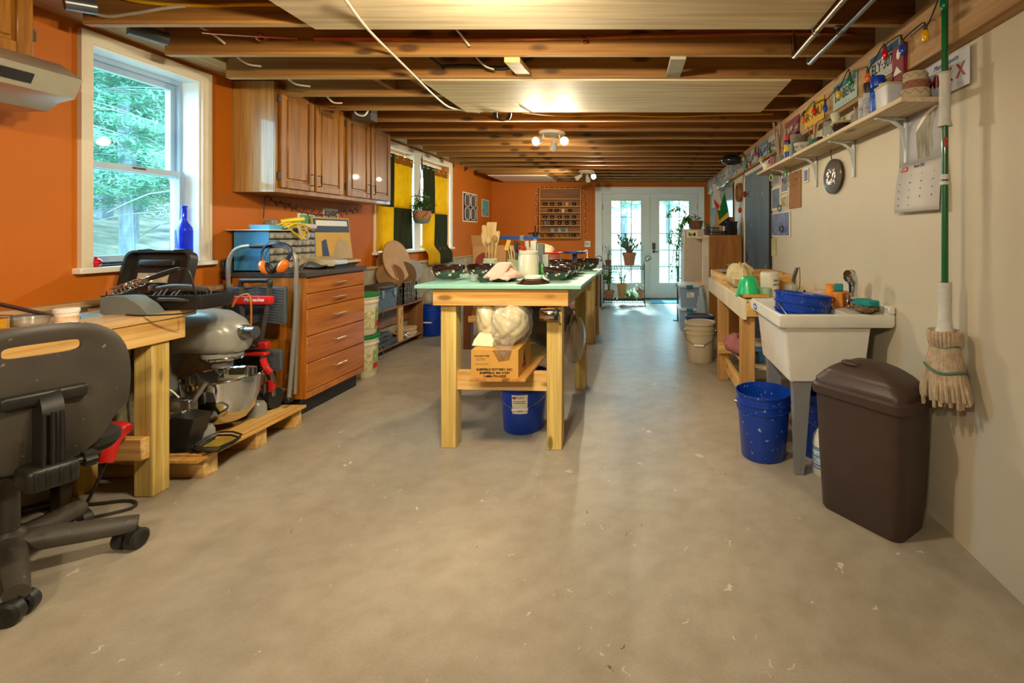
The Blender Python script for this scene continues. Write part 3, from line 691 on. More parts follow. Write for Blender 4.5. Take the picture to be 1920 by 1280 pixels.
# ================================================ LEFT SIDE, further in
t = thing('pallet', 'low pine pallet with a plywood deck carrying the grey mixer', 'pallet', (-2.58, 2.87, 0))
b = B(); b.bx(-2.87, -2.27, 2.46, 3.26, .108, .126, .002); b.bx(-2.87, -2.285, 2.50, 3.16, .126, .138, .002); b.done('deck', piney, t, w=True)
for y in (2.53, 2.87, 3.17):
    B().bx(-2.87, -2.30, y, y+.085, 0, .108, .003).done('bearer', pinex, t, w=True)
# stand mixer
t = thing('stand_mixer', 'large grey enamel stand mixer on the pallet beside the bench', 'mixer', (-2.60, 2.85, .138))
b = B(); b.bx(-.34, -.16, -.14, .14, 0, .05, .02)
b.loft([rrect(-.34, -.17, -.12, .12, .05, .04), rrect(-.33, -.19, -.085, .085, .05, .15), rrect(-.32, -.19, -.075, .075, .05, .32), rrect(-.34, -.12, -.095, .095, .05, .44), rrect(-.34, -.10, -.10, .10, .05, .47)]); b.done('column', hammer, t)
b = B(); prof = []
for x, ry, z0, z1 in ((-.37, .05, .50, .58), (-.355, .10, .46, .63), (-.30, .125, .445, .665), (-.15, .132, .445, .69), (.0, .132, .44, .70), (.11, .128, .43, .69), (.19, .112, .43, .65), (.235, .08, .45, .60), (.25, .04, .48, .56)):
    l = []
    for i in range(24):
        a = 2*math.pi*i/24; c, s = math.cos(a), math.sin(a)
        l.append((x, ry*abs(c)**.7*(1 if c > 0 else -1), (z0+z1)/2+(z1-z0)/2*abs(s)**.8*(1 if s > 0 else -1)))
    prof.append(l)
b.loft(prof); b.lathe([(.10, .45), (.10, .425), (.095, .405), (.05, .40), (.05, .36), (.02, .355)], (.12, 0, 0), 24, c1=True); b.done('head', hammer, t)
b = B(); b.lathe([(.102, .425), (.106, .42), (.106, .41), (.1, .405)], (.12, 0, 0), 28); b.cyl((.12, 0, .36), (.12, 0, .30), .016); b.cyl((.12, -.03, .315), (.12, .03, .315), .006); b.done('planetary_ring', chrome, t)
b = B(); b.cyl((.22, 0, .56), (.255, 0, .56), .046); b.cyl((.25, 0, .56), (.315, 0, .56), .036); b.sph((.27, -.05, .59), .012); b.done('attachment_hub', steel, t)
b = B(); b.lathe([(0, .035), (.07, .036), (.12, .06), (.16, .12), (.178, .20), (.186, .30), (.193, .305), (.19, .312), (.180, .305), (.172, .2), (.15, .12), (.1, .06), (0, .045)], (.12, 0, 0), 40); b.done('bowl', chrome, t)
for sg in (-1, 1):
    b = B(); b.tube([(-.22, sg*.11, .22), (-.02, sg*.215, .22), (.12, sg*.235, .225)], .022, 8, 3, flat=.6); b.bx(.06, .17, sg*.235-.03, sg*.235+.03, .17, .25, .012); b.done('bowl_arm', steel, t)
for sg in (-1, 1):
    b = B(); b.loft([rrect(-.30, .22, sg*.185-.045, sg*.185+.045, .03, 0), rrect(-.30, .22, sg*.185-.043, sg*.185+.043, .03, .06), rrect(-.28, .21, sg*.185-.034, sg*.185+.034, .03, .085)]); b.done('foot', hammer, t)
b = B(); b.cyl((-.2, -.13, .30), (-.2, -.13, .36), .025); b.cyl((-.2, -.13, .36), (-.2, -.13, .40), .012); b.tube([(-.2, -.13, .4), (-.23, -.15, .41)], .012, 6, 1); b.done('lift_handle', M('brass', '8a7038', .3, metal=.9), t)
b = B(); b.tube([(-.05, -.135, .66), (-.06, -.14, .5), (-.05, -.16, .3), (-.02, -.2, .16), (-.1, -.22, .2), (-.18, -.2, .35), (-.2, -.2, .5), (-.12, -.16, .66), (-.05, -.10, .7), (-.1, .05, .69)], .006, 7); b.done('cord', black, t)
t = thing('mixing_paddle', 'pale cast paddle standing in the mixer bowl', 'paddle', (-2.48, 2.87, .20))
b = B(); b.cyl((0, 0, 0), (-.06, .05, .26), .022, .026); b.cyl((-.058, .048, .25), (-.064, .053, .275), .034); b.bx(-.02, .1, -.03, .03, .21, .235, .008); b.done('shaft', M('cast_alloy', 'b0a890', .5, metal=.5), t)
# black machine beside the pallet end
t = thing('black_machine', 'black boxy machine with a wire-rimmed tray in front of the mixer foot', 'machine', (-2.42, 2.54, .138))
b = B(); b.mx = MX.Rotation(.15, 4, 'Z'); b.prism([(-.15, .03), (.03, .0), (.07, .17), (-.03, .19)], -.03, .10, 'y'); b.bx(-.02, .09, -.03, .10, 0, .03, .004); b.done('body', black, t)
b = B(); b.mx = MX.Rotation(.15, 4, 'Z'); b.tube([(.09, -.05, .03), (.20, -.05, .015), (.21, .10, .015), (.09, .11, .03)], .006, 6, 2, True); b.tube([(.09, -.05, .045), (.205, -.055, .03), (.215, .105, .03), (.09, .12, .045)], .005, 6, 2, True)
b.bx(.06, .2, -.045, .10, 0, .012, .004); tr = b.done('tray', black, t)
b = B(); b.mx = MX.Rotation(.15, 4, 'Z'); b.bx(.09, .19, -.035, .09, .0125, .016); b.done('yellow_sheet', M('amber_sheet', '9c8426', .3, var=.3), tr)
b = B(); b.cyl((-.05, .06, .17), (.03, .10, .33), .014); b.bx(-.11, -.02, .02, .09, .16, .2, .01); b.done('handle', steel, t)
b = B(); b.tube([(-.1, 0, .18), (-.14, -.02, .28), (-.06, -.02, .33), (-.02, .0, .28)], .004, 6); b.done('cord', white, t)
# ---- step ladder folded against the drawer unit
t = thing('step_ladder', 'folded grey step ladder with ribbed treads in front of the drawer unit', 'ladder', (-2.55, 3.26, .138))
fr = M('ladder_frame', '96928c', .35, metal=.35, var=.08)
LY = 3.27
def lp(px, py, Y=LY): return P(px, py, Y)
b = B(); pts = [lp(441, 745), lp(432, 600), lp(428, 505), lp(436, 474), lp(456, 462), lp(500, 460), lp(532, 462), lp(549, 474), lp(555, 500), lp(553, 600), lp(541, 752)]
b.tube(pts, .0135, 10, 5); b.done('front_frame', fr, t, w=True)
b = B(); b.tube([lp(560, 535, 3.30), lp(557, 600, 3.31), lp(553, 738, 3.32)], .011, 8, 2); b.tube([lp(435, 540, 3.32), lp(440, 600, 3.33), lp(445, 738, 3.34)], .011, 8, 2); b.tube([lp(445, 730, 3.33), lp(553, 730, 3.33)], .009, 8, 1); b.done('rear_frame', fr, t, w=True)
b = B(); b.tube([lp(470, 461), lp(512, 461)], .0165, 10, 1); b.done('grip', black, t, w=True)
for (x0, x1, ya, yb) in ((437, 546, 536, 604), (440, 538, 652, 690)):
    p0, p1 = lp(x0, yb, LY-.0), lp(x1, ya, LY)
    b = B(); b.bx(p0.x, p1.x, LY-.055, LY-.025, p0.z, p1.z, .008)
    n = 13
    for i in range(n):
        z = p0.z+.012+(p1.z-p0.z-.024)*i/(n-1)
        for sg, (a, c) in ((1, (p0.x+.01, (p0.x+p1.x)/2-.006)), (-1, ((p0.x+p1.x)/2+.006, p1.x-.01))):
            b.beam((a, LY-.058, z-.012*sg), (c, LY-.058, z+.012*sg), .006, .007, (0, 0, 1), 0)
    b.done('tread', M('tread_grey', '50565e', .45, var=.1), t, w=True)
for px in (441, 541): b = B(); q = lp(px, 752); b.bx(q.x-.02, q.x+.02, LY-.025, LY+.025, .138, .175, .006); b.done('foot_cap', black, t, w=True)
# hand truck
t = thing('hand_truck', 'folded red and grey hand truck standing before the step ladder', 'trolley', (-2.53, 3.13, .138))
HY = 3.14
hp = lambda px, py, Y=HY: P(px, py, Y)
gt = M('truck_grey', '5c5a58', .35, metal=.5)
for a, c in ((452, 462), (503, 487)): b = B(); b.tube([hp(a+2, 537), hp(a, 565), hp(c, 650)], .014, 8, 1); b.done('upright', gt, t, w=True)
b = B(); b.tube([hp(451, 538), hp(452, 527), hp(458, 526), hp(500, 526), hp(506, 527), hp(506, 538)], .015, 8, 2); b.done('handle', black, t, w=True)
b = B(); q0, q1 = hp(438, 570), hp(512, 554); b.bx(q0.x, q1.x, HY-.03, HY+.015, q0.z, q1.z, .008); cb = b.done('cross_plate', red, t, w=True)
q = hp(476, 562, HY-.031); txt('lettering', 'Milwaukee', .034, cb, q-V((0, .001, 0)), *FW, white, shear=.35, fit=.13, bold=.0006)
b = B(); q0, q1 = hp(488, 653), hp(504, 640); b.bx(q0.x, q1.x, HY-.025, HY+.02, q0.z, q1.z, .006); b.done('joint', red, t, w=True); b = B()
q0, q1 = hp(452, 666), hp(503, 659); b.bx(q0.x, q1.x, HY-.03, HY+.02, q0.z, q1.z, .006); b.done('red_bar', red, t, w=True); b = B()
b.tube([hp(492, 672), hp(499, 690), hp(508, 700)], .021, 8, 2); b.done('joint', red, t, w=True); b = B(); b.tube([hp(508, 712), hp(510, 725), hp(507, 742)], .022, 8, 2); b.done('joint', red, t, w=True)
b = B(); q = hp(470, 646); b.bx(q.x-.10, q.x+.07, HY-.06, HY+.06, q.z-.012, q.z+.012, .004); b.done('folding_plate', black, t, w=True)
b = B(); b.tube([hp(490, 662), hp(495, 680), hp(510, 705), hp(512, 742)], .014, 8, 3); b.tube([hp(490, 700), hp(498, 722), hp(497, 744)], .018, 8, 3); b.done('lower_tube', steel, t, w=True)
b = B(); q = hp(505, 742, 3.14); b.cyl((q.x-.14, 3.14, .21), (q.x+.02, 3.14, .21), .008)
b.done('axle', steel, t, w=True)
for x in (q.x-.14, q.x+.01): b = B(); b.cyl((x-.018, 3.16, .205), (x+.018, 3.16, .205), .067, n=22); b.done('wheel', black, t, w=True)
b = B(); b.tube([hp(436, 575, 3.10), hp(446, 558, 3.09), hp(462, 551, 3.09), hp(470, 560, 3.09), hp(471, 600, 3.1), hp(469, 650, 3.1)], .006, 6); b.done('strap', M('orange_strap', 'd07a1c', .6), t, w=True)
# ear defenders hanging on ladder top
t = thing('ear_defenders', 'orange ear defenders with a dark headband hung over the ladder top', 'headphones', P(515, 500, 3.25))
orp = M('orange_plastic', 'e8741a', .3, var=.05, coat=.3)
YE = 3.25
ep = lambda px, py, dy=0: P(px, py, YE+dy)
for px, py, rr in ((496, 501, -.5), (530, 499, .6)): b = B(); b.sph(ep(px, py, -.01), .052, (.62, .6, 1.0), 18, MX.Rotation(rr, 3, 'Y')); b.done('cup', orp, t, w=True)
for px, py, rr in ((505, 503, -.5), (521, 500, .6)): b = B(); b.sph(ep(px, py, -.01), .05, (.32, .6, .95), 16, MX.Rotation(rr, 3, 'Y')); b.done('cushion', black, t, w=True)
b = B(); b.tube([ep(493, 488), ep(491, 474), ep(497, 462), ep(508, 456, -.02), ep(524, 456, -.02), ep(541, 462), ep(545, 474), ep(538, 488)], .0075, 6, 4, flat=1.8); b.tube([ep(500, 487), ep(498, 476), ep(505, 463)], .004, 6, 3); b.done('headband', M('navy_band', '26344e', .4), t, w=True)
# ---- drawer unit
t = thing('drawer_unit', 'wooden unit of five long drawers under a dark worktop', 'cabinet', (-2.62, 3.71, 0))
dx = -2.354; dy0, dy1 = 3.377, 4.085
b = B(); b.bx(-2.875, dx-.02, dy0, dy1, .12, .975, .002); b.done('carcass', maplez, t, w=True)
b = B(); b.bx(-2.87, dx-.06, dy0+.02, dy1-.02, 0, .12); b.done('plinth', black, t, w=True)
zs = [.155, .365, .53, .70, .835, .955]
zs = [.155, .33, .50, .68, .80, .955]
ys = [727.8, 688, 0]
fy = [(zY(727.8, dy0), 0)]
kk = F/dy0
lev = [H-(v-CY)/kk for v in (722, 671, 622, 572, 546)]
lev = [.165, .365, .555, .745, .855, .965]
for a, c in zip(lev, lev[1:]):
    b = B(); b.bx(dx-.02, dx, dy0+.012, dy1-.012, a+.003, c-.003, .003); o = b.done('drawer', maple, t, w=True)
    zc = (a+c)/2+(.02 if c-a > .15 else 0); yc = (dy0+dy1)/2+.0
    b = B(); b.tube([(dx, yc-.06, zc), (dx+.03, yc-.06, zc), (dx+.03, yc+.06, zc), (dx, yc+.06, zc)], .006, 8, 1); b.done('handle', M('pewter', 'b8a890', .35, metal=.8), o, w=True)
b = B(); b.bx(dx-.02, dx-.001, dy0, dy1, .12, .162, .002); b.bx(dx-.02, dx-.003, dy0, dy0+.012, .16, .97); b.bx(dx-.02, dx-.003, dy1-.012, dy1, .16, .97); b.done('face_frame', maplez, t, w=True)
b = B(); b.bx(-2.945, dx+.015, dy0-.012, dy1+.01, .975, 1.008, .004); b.bx(-2.945, -2.925, dy0-.012, dy1, 1.008, 1.10, .003); b.done('worktop', M('dark_laminate', '47413e', .35, var=.3, scale=60), t, w=True)
ZT = 1.008
# blue small-parts cabinet
t = thing('parts_cabinet', 'blue metal parts cabinet with rows of clear little drawers on the worktop', 'cabinet', (-2.79, 3.68, ZT))
mb = M('cabinet_blue', '3d86b4', .4, var=.06)
py0, py1, pz1 = 3.44, 3.93, ZT+.295
b = B(); b.bx(-2.92, -2.665, py0, py0+.006, ZT, pz1); b.bx(-2.92, -2.665, py1-.006, py1, ZT, pz1); b.bx(-2.92, -2.914, py0, py1, ZT, pz1); b.bx(-2.92, -2.665, py0, py1, pz1-.006, pz1); b.bx(-2.92, -2.665, py0, py1, ZT, ZT+.01); b.done('case', mb, t, w=True)
b = B()
for i in range(6): z = ZT+.01+(pz1-ZT-.012)*i/5; b.bx(-2.91, -2.66, py0+.006, py1-.006, z-.003, z+.003)
b.done('shelves', dgrey, t, w=True)
drm = M('clear_drawer', '9a9484', .25, var=.5, scale=30, coat=.4)
d0 = None
for i in range(5):
    for j in range(5):
        yw = (py1-py0-.02)/5; zh = (pz1-ZT-.016)/5
        ya = py0+.01+yw*j; za = ZT+.014+zh*i
        if d0 is None:
            b = B(); b.bx(-2.90, -2.662, ya+.002, ya+yw-.002, za, za+zh-.010, .003); b.bx(-2.662, -2.648, ya+.03, ya+yw-.03, za+.006, za+.014, .002); d0 = b.done('drawer', drm, t, w=True); dl = d0.location.copy(); yb, zb = ya, za
        else:
            c = d0.copy(); COL.objects.link(c); c.parent = t; c.location = dl+V((0, ya-yb, za-zb))
# things on top of the parts cabinet
b = B(); b.bx(-2.94, -2.63, 3.40, 3.62, pz1, pz1+.006, .001); tag(b.done('white_board', white), 'thin white board lying across the blue parts cabinet', 'board')
t = thing('blue_tray', 'light blue plastic tray on the white board', 'tray', (-2.73, 3.50, pz1+.006))
b = B(); b.loft([rrect(-.07, .07, -.06, .06, .01, 0), rrect(-.08, .08, -.07, .07, .01, .035), rrect(-.075, .075, -.065, .065, .01, .035), rrect(-.066, .066, -.056, .056, .01, .006)]); b.done('body', M('sky_plastic', '6ab4e4', .35), t)
for i, (px, wd, l) in enumerate(((501, .075, 'grey speckled block on top of the parts cabinet, left of the yellow cord'), (545, .055, 'grey speckled block behind the yellow cord'))):
    q = P(px, 425, 3.80); b = B(); b.loft([rrect(q.x-wd, q.x+wd, 3.76, 3.84, .004, pz1), rrect(q.x-wd*.78, q.x+wd*.78, 3.77, 3.83, .004, pz1+.085)]); tag(b.done('grey_block', M('speckled_grey', '8a9088', .7, var=.5, scale=50)), l, 'block')
yel = M('yellow_cord', 'e8c81c', .45)
t = thing('extension_cord', 'bundled bright yellow cord on top of the blue parts cabinet', 'cord', (-2.68, 3.62, pz1+.006))
b = B()
for k in range(6):
    r = random.Random(k); b.tube([(-.06+.02*k, -.08+.01*k, .015), (-.04+.025*k, .0, .04+.01*(k % 2)), (-.03+.03*k, .10, .02), (.02+.01*k, .12, .03-.03*(k > 3)), (.045, .06+.01*k, -.01-.012*k if k > 2 else .02), (.03, -.03, .03)], .006, 6, 4)
b.done('coil', yel, t)
b = B(); b.tube([(-.05, .02, .06), (.0, .07, .075), (.06, .12, .085)], .018, 8, 2); b.done('bundle', yel, t)
b = B(); b.tube([(0, .06, .078), (.0, .07, .052), (.01, .08, .078)], .006, 6, 2); b.done('tie', black, t)
for i, (y0, z, l) in enumerate(((3.66, .022, 'white paper roll lying along the parts cabinet top'), (3.74, .026, 'second white paper roll, the one with an open end to the right'))):
    q = MX.Rotation(math.radians(90), 3, 'X'); b = B()
    b.lathe([(.014, -.12), (.024, -.12), (.024, .12), (.014, .12), (.014, -.12)], (-2.70+.06*i, y0+.08, pz1+z+.006), 18, MX.Rotation(.35, 3, 'Z') @ q); tag(b.done('paper_roll', M('lilac_paper', 'cfc8dc', .6, var=.05)), l, 'roll', 'paper rolls on the parts cabinet')
b = B(); b.tube([P(560, 423, 3.62), P(564, 436, 3.60), P(568, 445, 3.6), P(576, 448, 3.6), P(580, 440, 3.61), P(572, 426, 3.63)], [.012, .010, .005, .004], 8); tag(b.done('tape_loop', M('beige_tape', 'b89a6c', .6)), 'beige strap looped over the front of the parts cabinet', 'strap')
# pictures on the wall under the cupboards
def wallpic(name, label, px0, px1, py0, py1, mats, draw, X=XL, lean=0):
    ya, yb = yX(px0, X), yX(px1, X); ym = (ya+yb)/2
    z1, z0 = zY(py0, ym), zY(py1, ym)
    t = thing(name, label, 'picture', (X, ym, z0))
    b = B(); b.bx(X+.001, X+.006, ya, yb, z0, z1); b.done('sheet', mats[0], t, w=True)
    draw(t, X+.0065, ya, yb, z0, z1); return t
def inset(mat, m=.15, nm='print', u0=0, u1=1, v0=0, v1=1):
    def f(t, x, ya, yb, z0, z1):
        W, Hh = yb-ya, z1-z0; b = B(); b.bx(x-.0004, x+.0006, ya+W*(u0+m*(1-0)*.6), ya+W*(u1-m*.6), z0+Hh*(v0+m*.6), z0+Hh*(v1-m*.6)); b.done(nm, mat, t, w=True)
    return f
wallpic('postcard', 'white-bordered green picture on the orange wall behind the parts cabinet', 557, 590, 400, 428, (paper,), inset(M('green_print', '5a9a74', .6, var=.5, scale=40), .2))
wallpic('line_drawing', 'tall grey ink drawing taped to the orange wall', 605, 633, 391, 450, (paper,), inset(M('grey_print', '8a8078', .7, var=.9, scale=45), .12))
wallpic('blue_card', 'blue card with a white border at the back of the worktop', 601, 638, 455, 487, (paper,), inset(M('blue_print', '4484a0', .6, var=.2), .12))
# generic yellow and navy poster board leaning in the corner
t = thing('poster_board', 'yellow and navy poster board leaning on the wall past the worktop', 'poster', (-2.89, 4.50, .93))
ya, yb = 4.26, 4.80
rt = MX.Rotation(math.radians(-4), 3, 'Y')
def pq(u, v, d=.0): return V((-2.925+.0+d+.055*(1-v), ya+(yb-ya)*u, .932+.50*v))
ym, nv = M('poster_yellow', 'd8a818', .5, var=.06), M('poster_navy', '1c2c4c', .5)
def pp(nm, mat, poly, d):
    b = B(); b.loft([[pq(u, v, d) for u, v in poly], [pq(u, v, d+.001) for u, v in poly]]); return b.done(nm, mat, t, w=True)
b = B(); b.loft([[pq(u, v, -.012) for u, v in ((0, 0), (1, 0), (1, 1), (0, 1))], [pq(u, v, 0) for u, v in ((0, 0), (1, 0), (1, 1), (0, 1))]]); b.done('board', M('poster_tan', 'c8a468', .6, var=.05), t, w=True)
pp('ground', ym, [(.03, .02), (.97, .02), (.97, .85), (.03, .85)], .0012); pp('band', nv, [(.03, .72), (.97, .72), (.97, .97), (.03, .97)], .0024); pp('title_strip', white, [(.08, .84), (.92, .84), (.92, .94), (.08, .94)], .0036)
pp('shape', nv, [(.15, .10), (.36, .16), (.30, .60), (.18, .56)], .0024); pp('shape', M('poster_sand', 'c4a878', .6), [(.42, .02), (.97, .02), (.97, .40), (.84, .58), (.62, .60), (.48, .40)], .003)
# label machine and cables on the worktop
t = thing('desk_scale', 'low cream and grey desk machine with a small screen on the worktop', 'machine', (-2.50, 3.93, ZT))
b = B(); b.mx = MX.Rotation(.0, 4, 'Z'); b.prism([(-.16, .02), (.10, .02), (.13, .04), (.13, .055), (-.03, .075), (-.16, .085)], -.19, .13, 'y'); b.done('body', M('cream_plastic', 'c4b08a', .45), t)
b = B(); b.prism([(-.14, .0), (.10, .0), (.10, .022), (-.14, .022)], -.17, .11, 'y'); b.done('base', black, t)
b = B(); b.bx(.0, .10, -.06, .09, .062, .067, .002); b.done('screen', M('grey_screen', '4c5458', .2), t)
b = B(); b.bx(.06, .132, -.185, -.05, .03, .066, .006); b.done('side_panel', M('pale_blue_plastic', 'b8c4dc', .3), t)
b = B()
for k in range(5): b.tube([(-2.56+.02*k, 3.50, ZT+.008), (-2.52, 3.56+.02*k, ZT+.03+.008*k), (-2.45, 3.62+.02*k, ZT+.02), (-2.42-.02*k, 3.70, ZT+.03), (-2.5, 3.76, ZT+.008)], .005, 6)
tag(b.done('cable', M('grey_cable', '4a4c50', .35)), 'tangle of dark cables on the worktop before the desk machine', 'cable')
b = B(); q = .02
pts = [(-2.905, 3.75, 1.56), (-2.90, 3.75, 1.42)]
b.tube([(-2.93, 3.73, 1.40), (-2.93, 3.74, 1.50), (-2.93, 3.76, 1.577), (-2.93, 3.84, 1.535), (-2.93, 3.96, 1.525), (-2.93, 4.12, 1.475), (-2.93, 4.3, 1.455), (-2.93, 4.55, 1.46), (-2.93, 4.72, 1.50), (-2.93, 4.98, 1.535), (-2.93, 5.03, 1.578)], .0035, 6, 5)
r = random.Random(3)
for i in range(26):
    u = 3.8+1.2*i/26; z = 1.545-.085*math.sin((u-3.78)/1.25*math.pi)+.0; b.tube([(-2.93, u, z), (-2.92, u+r.uniform(-.01, .03), z-.03 if i % 2 else z+.028)], .004, 5, 1)
tag(b.done('light_string', M('dark_wire', '2a1812', .5)), 'unlit dark string of mini lights drooping under the wall cupboards', 'string lights')
# ---- white buckets with green lids
t = thing('lidded_pail', 'white pail with printed labels and a green lid standing on the floor by the drawers', 'bucket', (-2.55, 4.36, 0))
pl = M('pail_white', 'd8d0b4', .45, var=.05)
b = B(); b.lathe([(0, 0), (.125, 0), (.13, .01), (.142, .28), (.15, .285), (.15, .30), (.145, .305), (.145, .32), (.15, .325), (.15, .345), (.145, .35)], n=36); b.done('body', pl, t)
b = B(); b.lathe([(.153, .34), (.155, .35), (.155, .368), (.14, .372), (.135, .366), (0, .366)], n=36, c0=True); b.done('lid', M('green_lid', '1f8040', .45), t)
for k, (a0, a1, z0, z1, mt) in enumerate(((-80, -20, .06, .22, 'pl_green'), (-15, 30, .05, .24, 'pl_text'))):
    b = B(); b.grid(lambda u, v, a0=a0, a1=a1, z0=z0, z1=z1: V(((.1345+.012*(z0+(z1-z0)*v)/.28)*math.cos(math.radians(a0+(a1-a0)*u)), (.1345+.012*(z0+(z1-z0)*v)/.28)*math.sin(math.radians(a0+(a1-a0)*u)), z0+(z1-z0)*v)), 8, 1)
    b.done('label', M(mt, '9ab878' if k else 'c8c090', .6, var=.5, scale=45), t)
b = B(); b.grid(lambda u, v: V(((.1352+.012*(.07+.05*v)/.28)*math.cos(math.radians(-14+26*u)), (.1352+.012*(.07+.05*v)/.28)*math.sin(math.radians(-14+26*u)), .07+.05*v)), 6, 1); b.done('warning_label', red, t)
b = B(); b.tube([(.148, 0, .3), (.17, .06, .2), (.15, .1, .13), (.0, .155, .1)], .003, 6); b.done('handle', steel, t)
dup(t, (-2.55, 4.36, .375), .25, 'upper white pail with a green lid, stacked on the lower pail')
# ---- low shelf unit
t = thing('low_shelf', 'low rough wooden shelf under the curtained window', 'shelf', (-2.78, 5.36, 0))
rw = WOOD('rough_wood', '7a4e26', 'a87444', 'y', 8, .7, st=.08, knots=False); rwz = WOOD('rough_wood_z', '6e4220', 'a07040', 'z', 8, .7, st=.08, knots=False)
for z in (.065, .465): B().bx(-2.87, -2.69, 4.86, 5.90, z, z+.018, .002).done('shelf_board', rw, t, w=True)
for y in (4.845, 5.90): B().bx(-2.87, -2.69, y, y+.018, 0, .483 if y < 5 else .50, .002).done('side_board', rwz, t, w=True)
B().bx(-2.715, -2.693, 5.33, 5.43, .083, .465, .002).done('post', pinez, t, w=True); B().bx(-2.87, -2.85, 4.9, 5.9, .25, .46).done('back_board', rw, t, w=True)
# tool box on it
t = thing('tool_box', 'blue-grey plastic tool box with dark lid on the low shelf', 'box', (-2.78, 5.10, .483))
tb = M('toolbox_blue', '5a6c80', .4, var=.06)
b = B(); b.loft([rrect(-.075, .085, -.215, .19, .02, 0), rrect(-.085, .10, -.22, .20, .02, .19)]); b.done('body', tb, t)
b = B(); b.loft([rrect(-.09, .105, -.225, .205, .02, .185), rrect(-.09, .105, -.225, .205, .02, .22), rrect(-.07, .08, -.2, .18, .03, .26), rrect(-.05, .06, -.18, .16, .03, .27)]); b.done('lid', dgrey, t)
for y in (-.13, .11): b = B(); b.bx(.10, .115, y-.02, y+.02, .13, .21, .004); b.done('latch', M('latch_blue', '7a9cb4', .35), t)
b = B(); b.tube([(.09, -.16, .235), (.125, -.15, .232), (.125, .12, .232), (.09, .14, .235)], .007, 6, 2); b.done('handle', black, t)
# milk crate with round wooden bats
t = thing('milk_crate', 'grey plastic crate holding round wooden boards on the low shelf', 'crate', (-2.775, 5.60, .483))
cr = M('crate_grey', '5c5c58', .5)
b = B(); x0, x1, y0, y1, h = -.085, .085, -.17, .15, .24
for k in range(5):
    z = h*k/4
    for a in ((x0, x1, y0, y0+.012), (x0, x1, y1-.012, y1), (x0, x0+.012, y0, y1), (x1-.012, x1, y0, y1)): b.bx(a[0], a[1], a[2], a[3], max(0, z-.006), z+.006)
for k in range(7):
    y = y0+.006+(y1-y0-.012)*k/6; b.bx(x1-.012, x1, y-.006, y+.006, 0, h); b.bx(x0, x0+.012, y-.006, y+.006, 0, h)
for k in range(4):
    x = x0+.006+(x1-x0-.012)*k/3; b.bx(x-.006, x+.006, y0, y0+.012, 0, h); b.bx(x-.006, x+.006, y1-.012, y1, 0, h)
b.bx(x0, x1, y0, y1, 0, .008); b.done('basket', cr, t)
bats = [((-2.785, 5.47, .975), .235, (.95, -.12, .22), 'b48a58', 'largest round wooden board, pale faced, standing tall in the grey crate'), ((-2.83, 5.42, .90), .20, (.95, -.25, .2), '8a5e2e', 'brown round board just behind the largest one in the crate'), ((-2.755, 5.56, .80), .16, (.85, -.5, .1), '6a4a2a', 'dark round board right of the largest one in the crate'),
 ((-2.735, 5.70, .84), .135, (.75, -.65, .12), '98989c', 'grey round board at the right end of the crate'), ((-2.80, 5.28, .82), .13, (.9, -.4, .15), '8a6236', 'brown round board leaning at the left of the crate'), ((-2.78, 5.36, .80), .14, (.85, -.5, .1), '7a5228', 'dark brown board wedged between the crate and the tool box')]
for c, r, n_, colr, l in bats:
    rot = V((0, 0, 1)).rotation_difference(V(n_).normalized()).to_matrix()
    b = B(); b.lathe([(0, -.008), (r-.003, -.008), (r, -.005), (r, .005), (r-.003, .008), (0, .008)], c, 44, rot)
    tag(b.done('round_board', [M('bat_'+colr, colr, .6, var=.12)]), l, 'board')
# lower shelf contents
t0 = None
for i in range(6):
    b = B(); rr = .17-.008*(i % 3); b.lathe([(0, 0), (rr-.004, 0), (rr, .004), (rr, .012), (rr-.004, .016), (0, .016)], n=40)
    o = b.done('round_board', M('bat_pale', 'c0a078', .6, var=.1), org=(0, 0, 0)); o.location = (-2.765+.012*((i*7) % 3-1), 5.64+.012*((i*5) % 3-1), .083+.017*i)
    o.scale = (.6, 1, 1)
    tag(o, 'pale round board lying flat in the pile on the lower shelf', 'board', 'pile of round boards on the lower shelf')
for i, (y, z, w_, h, l) in enumerate(((5.02, .083, .14, .055, 'black tool case lying at the bottom of the lower shelf'), (5.04, .139, .13, .05, 'black tool case stacked second from the bottom on the lower shelf'), (5.06, .19, .12, .045, 'blue-black tool case on top of the pile on the lower shelf'), (5.24, .083, .075, .06, 'small black case at the foot of the pale shelf post'))):
    t = thing('tool_case', l, 'case', (-2.775, y, z))
    b = B(); b.loft([rrect(-.075, .08, -w_, w_, .015, 0), rrect(-.08, .085, -w_-.004, w_+.004, .015, h*.5), rrect(-.075, .08, -w_, w_, .015, h)]); b.done('shell', dgrey if i < 2 else M('case_slate', '3c4650', .4), t)
    b = B(); b.tube([(.08, -.04, h*.5), (.10, -.035, h*.5), (.10, .035, h*.5), (.08, .04, h*.5)], .006, 6, 1); b.done('handle', black, t)
def crumple(name, c, size, mat, seed, label, cat, n=22, amp=.16, group=None):
    b = B(); r = random.Random(seed); ph = [r.uniform(0, 6) for _ in range(8)]
    c = V(c); loops = []
    for j in range(n//2+1):
        th = math.pi*j/(n//2); l = []
        for i in range(n):
            a = 2*math.pi*i/n
            d = 1+amp*(math.sin(3*a+ph[0]+2*th)+.7*math.sin(5*a+ph[1]-3*th)+.5*math.sin(4*th+ph[2]+2*a)+.5*math.sin(9*a+ph[3]+7*th))*.5+r.uniform(-amp, amp)*.4
            s = math.sin(th)
            l.append(V((c.x+size[0]*d*max(s, .02)*math.cos(a), c.y+size[1]*d*max(s, .02)*math.sin(a), max(c.z, c.z+size[2]*(1-math.cos(th)*(d if th > 1 else 1))))))
        loops.append(l)
    b.loft(loops); return tag(b.done(name, mat), label, cat, group)
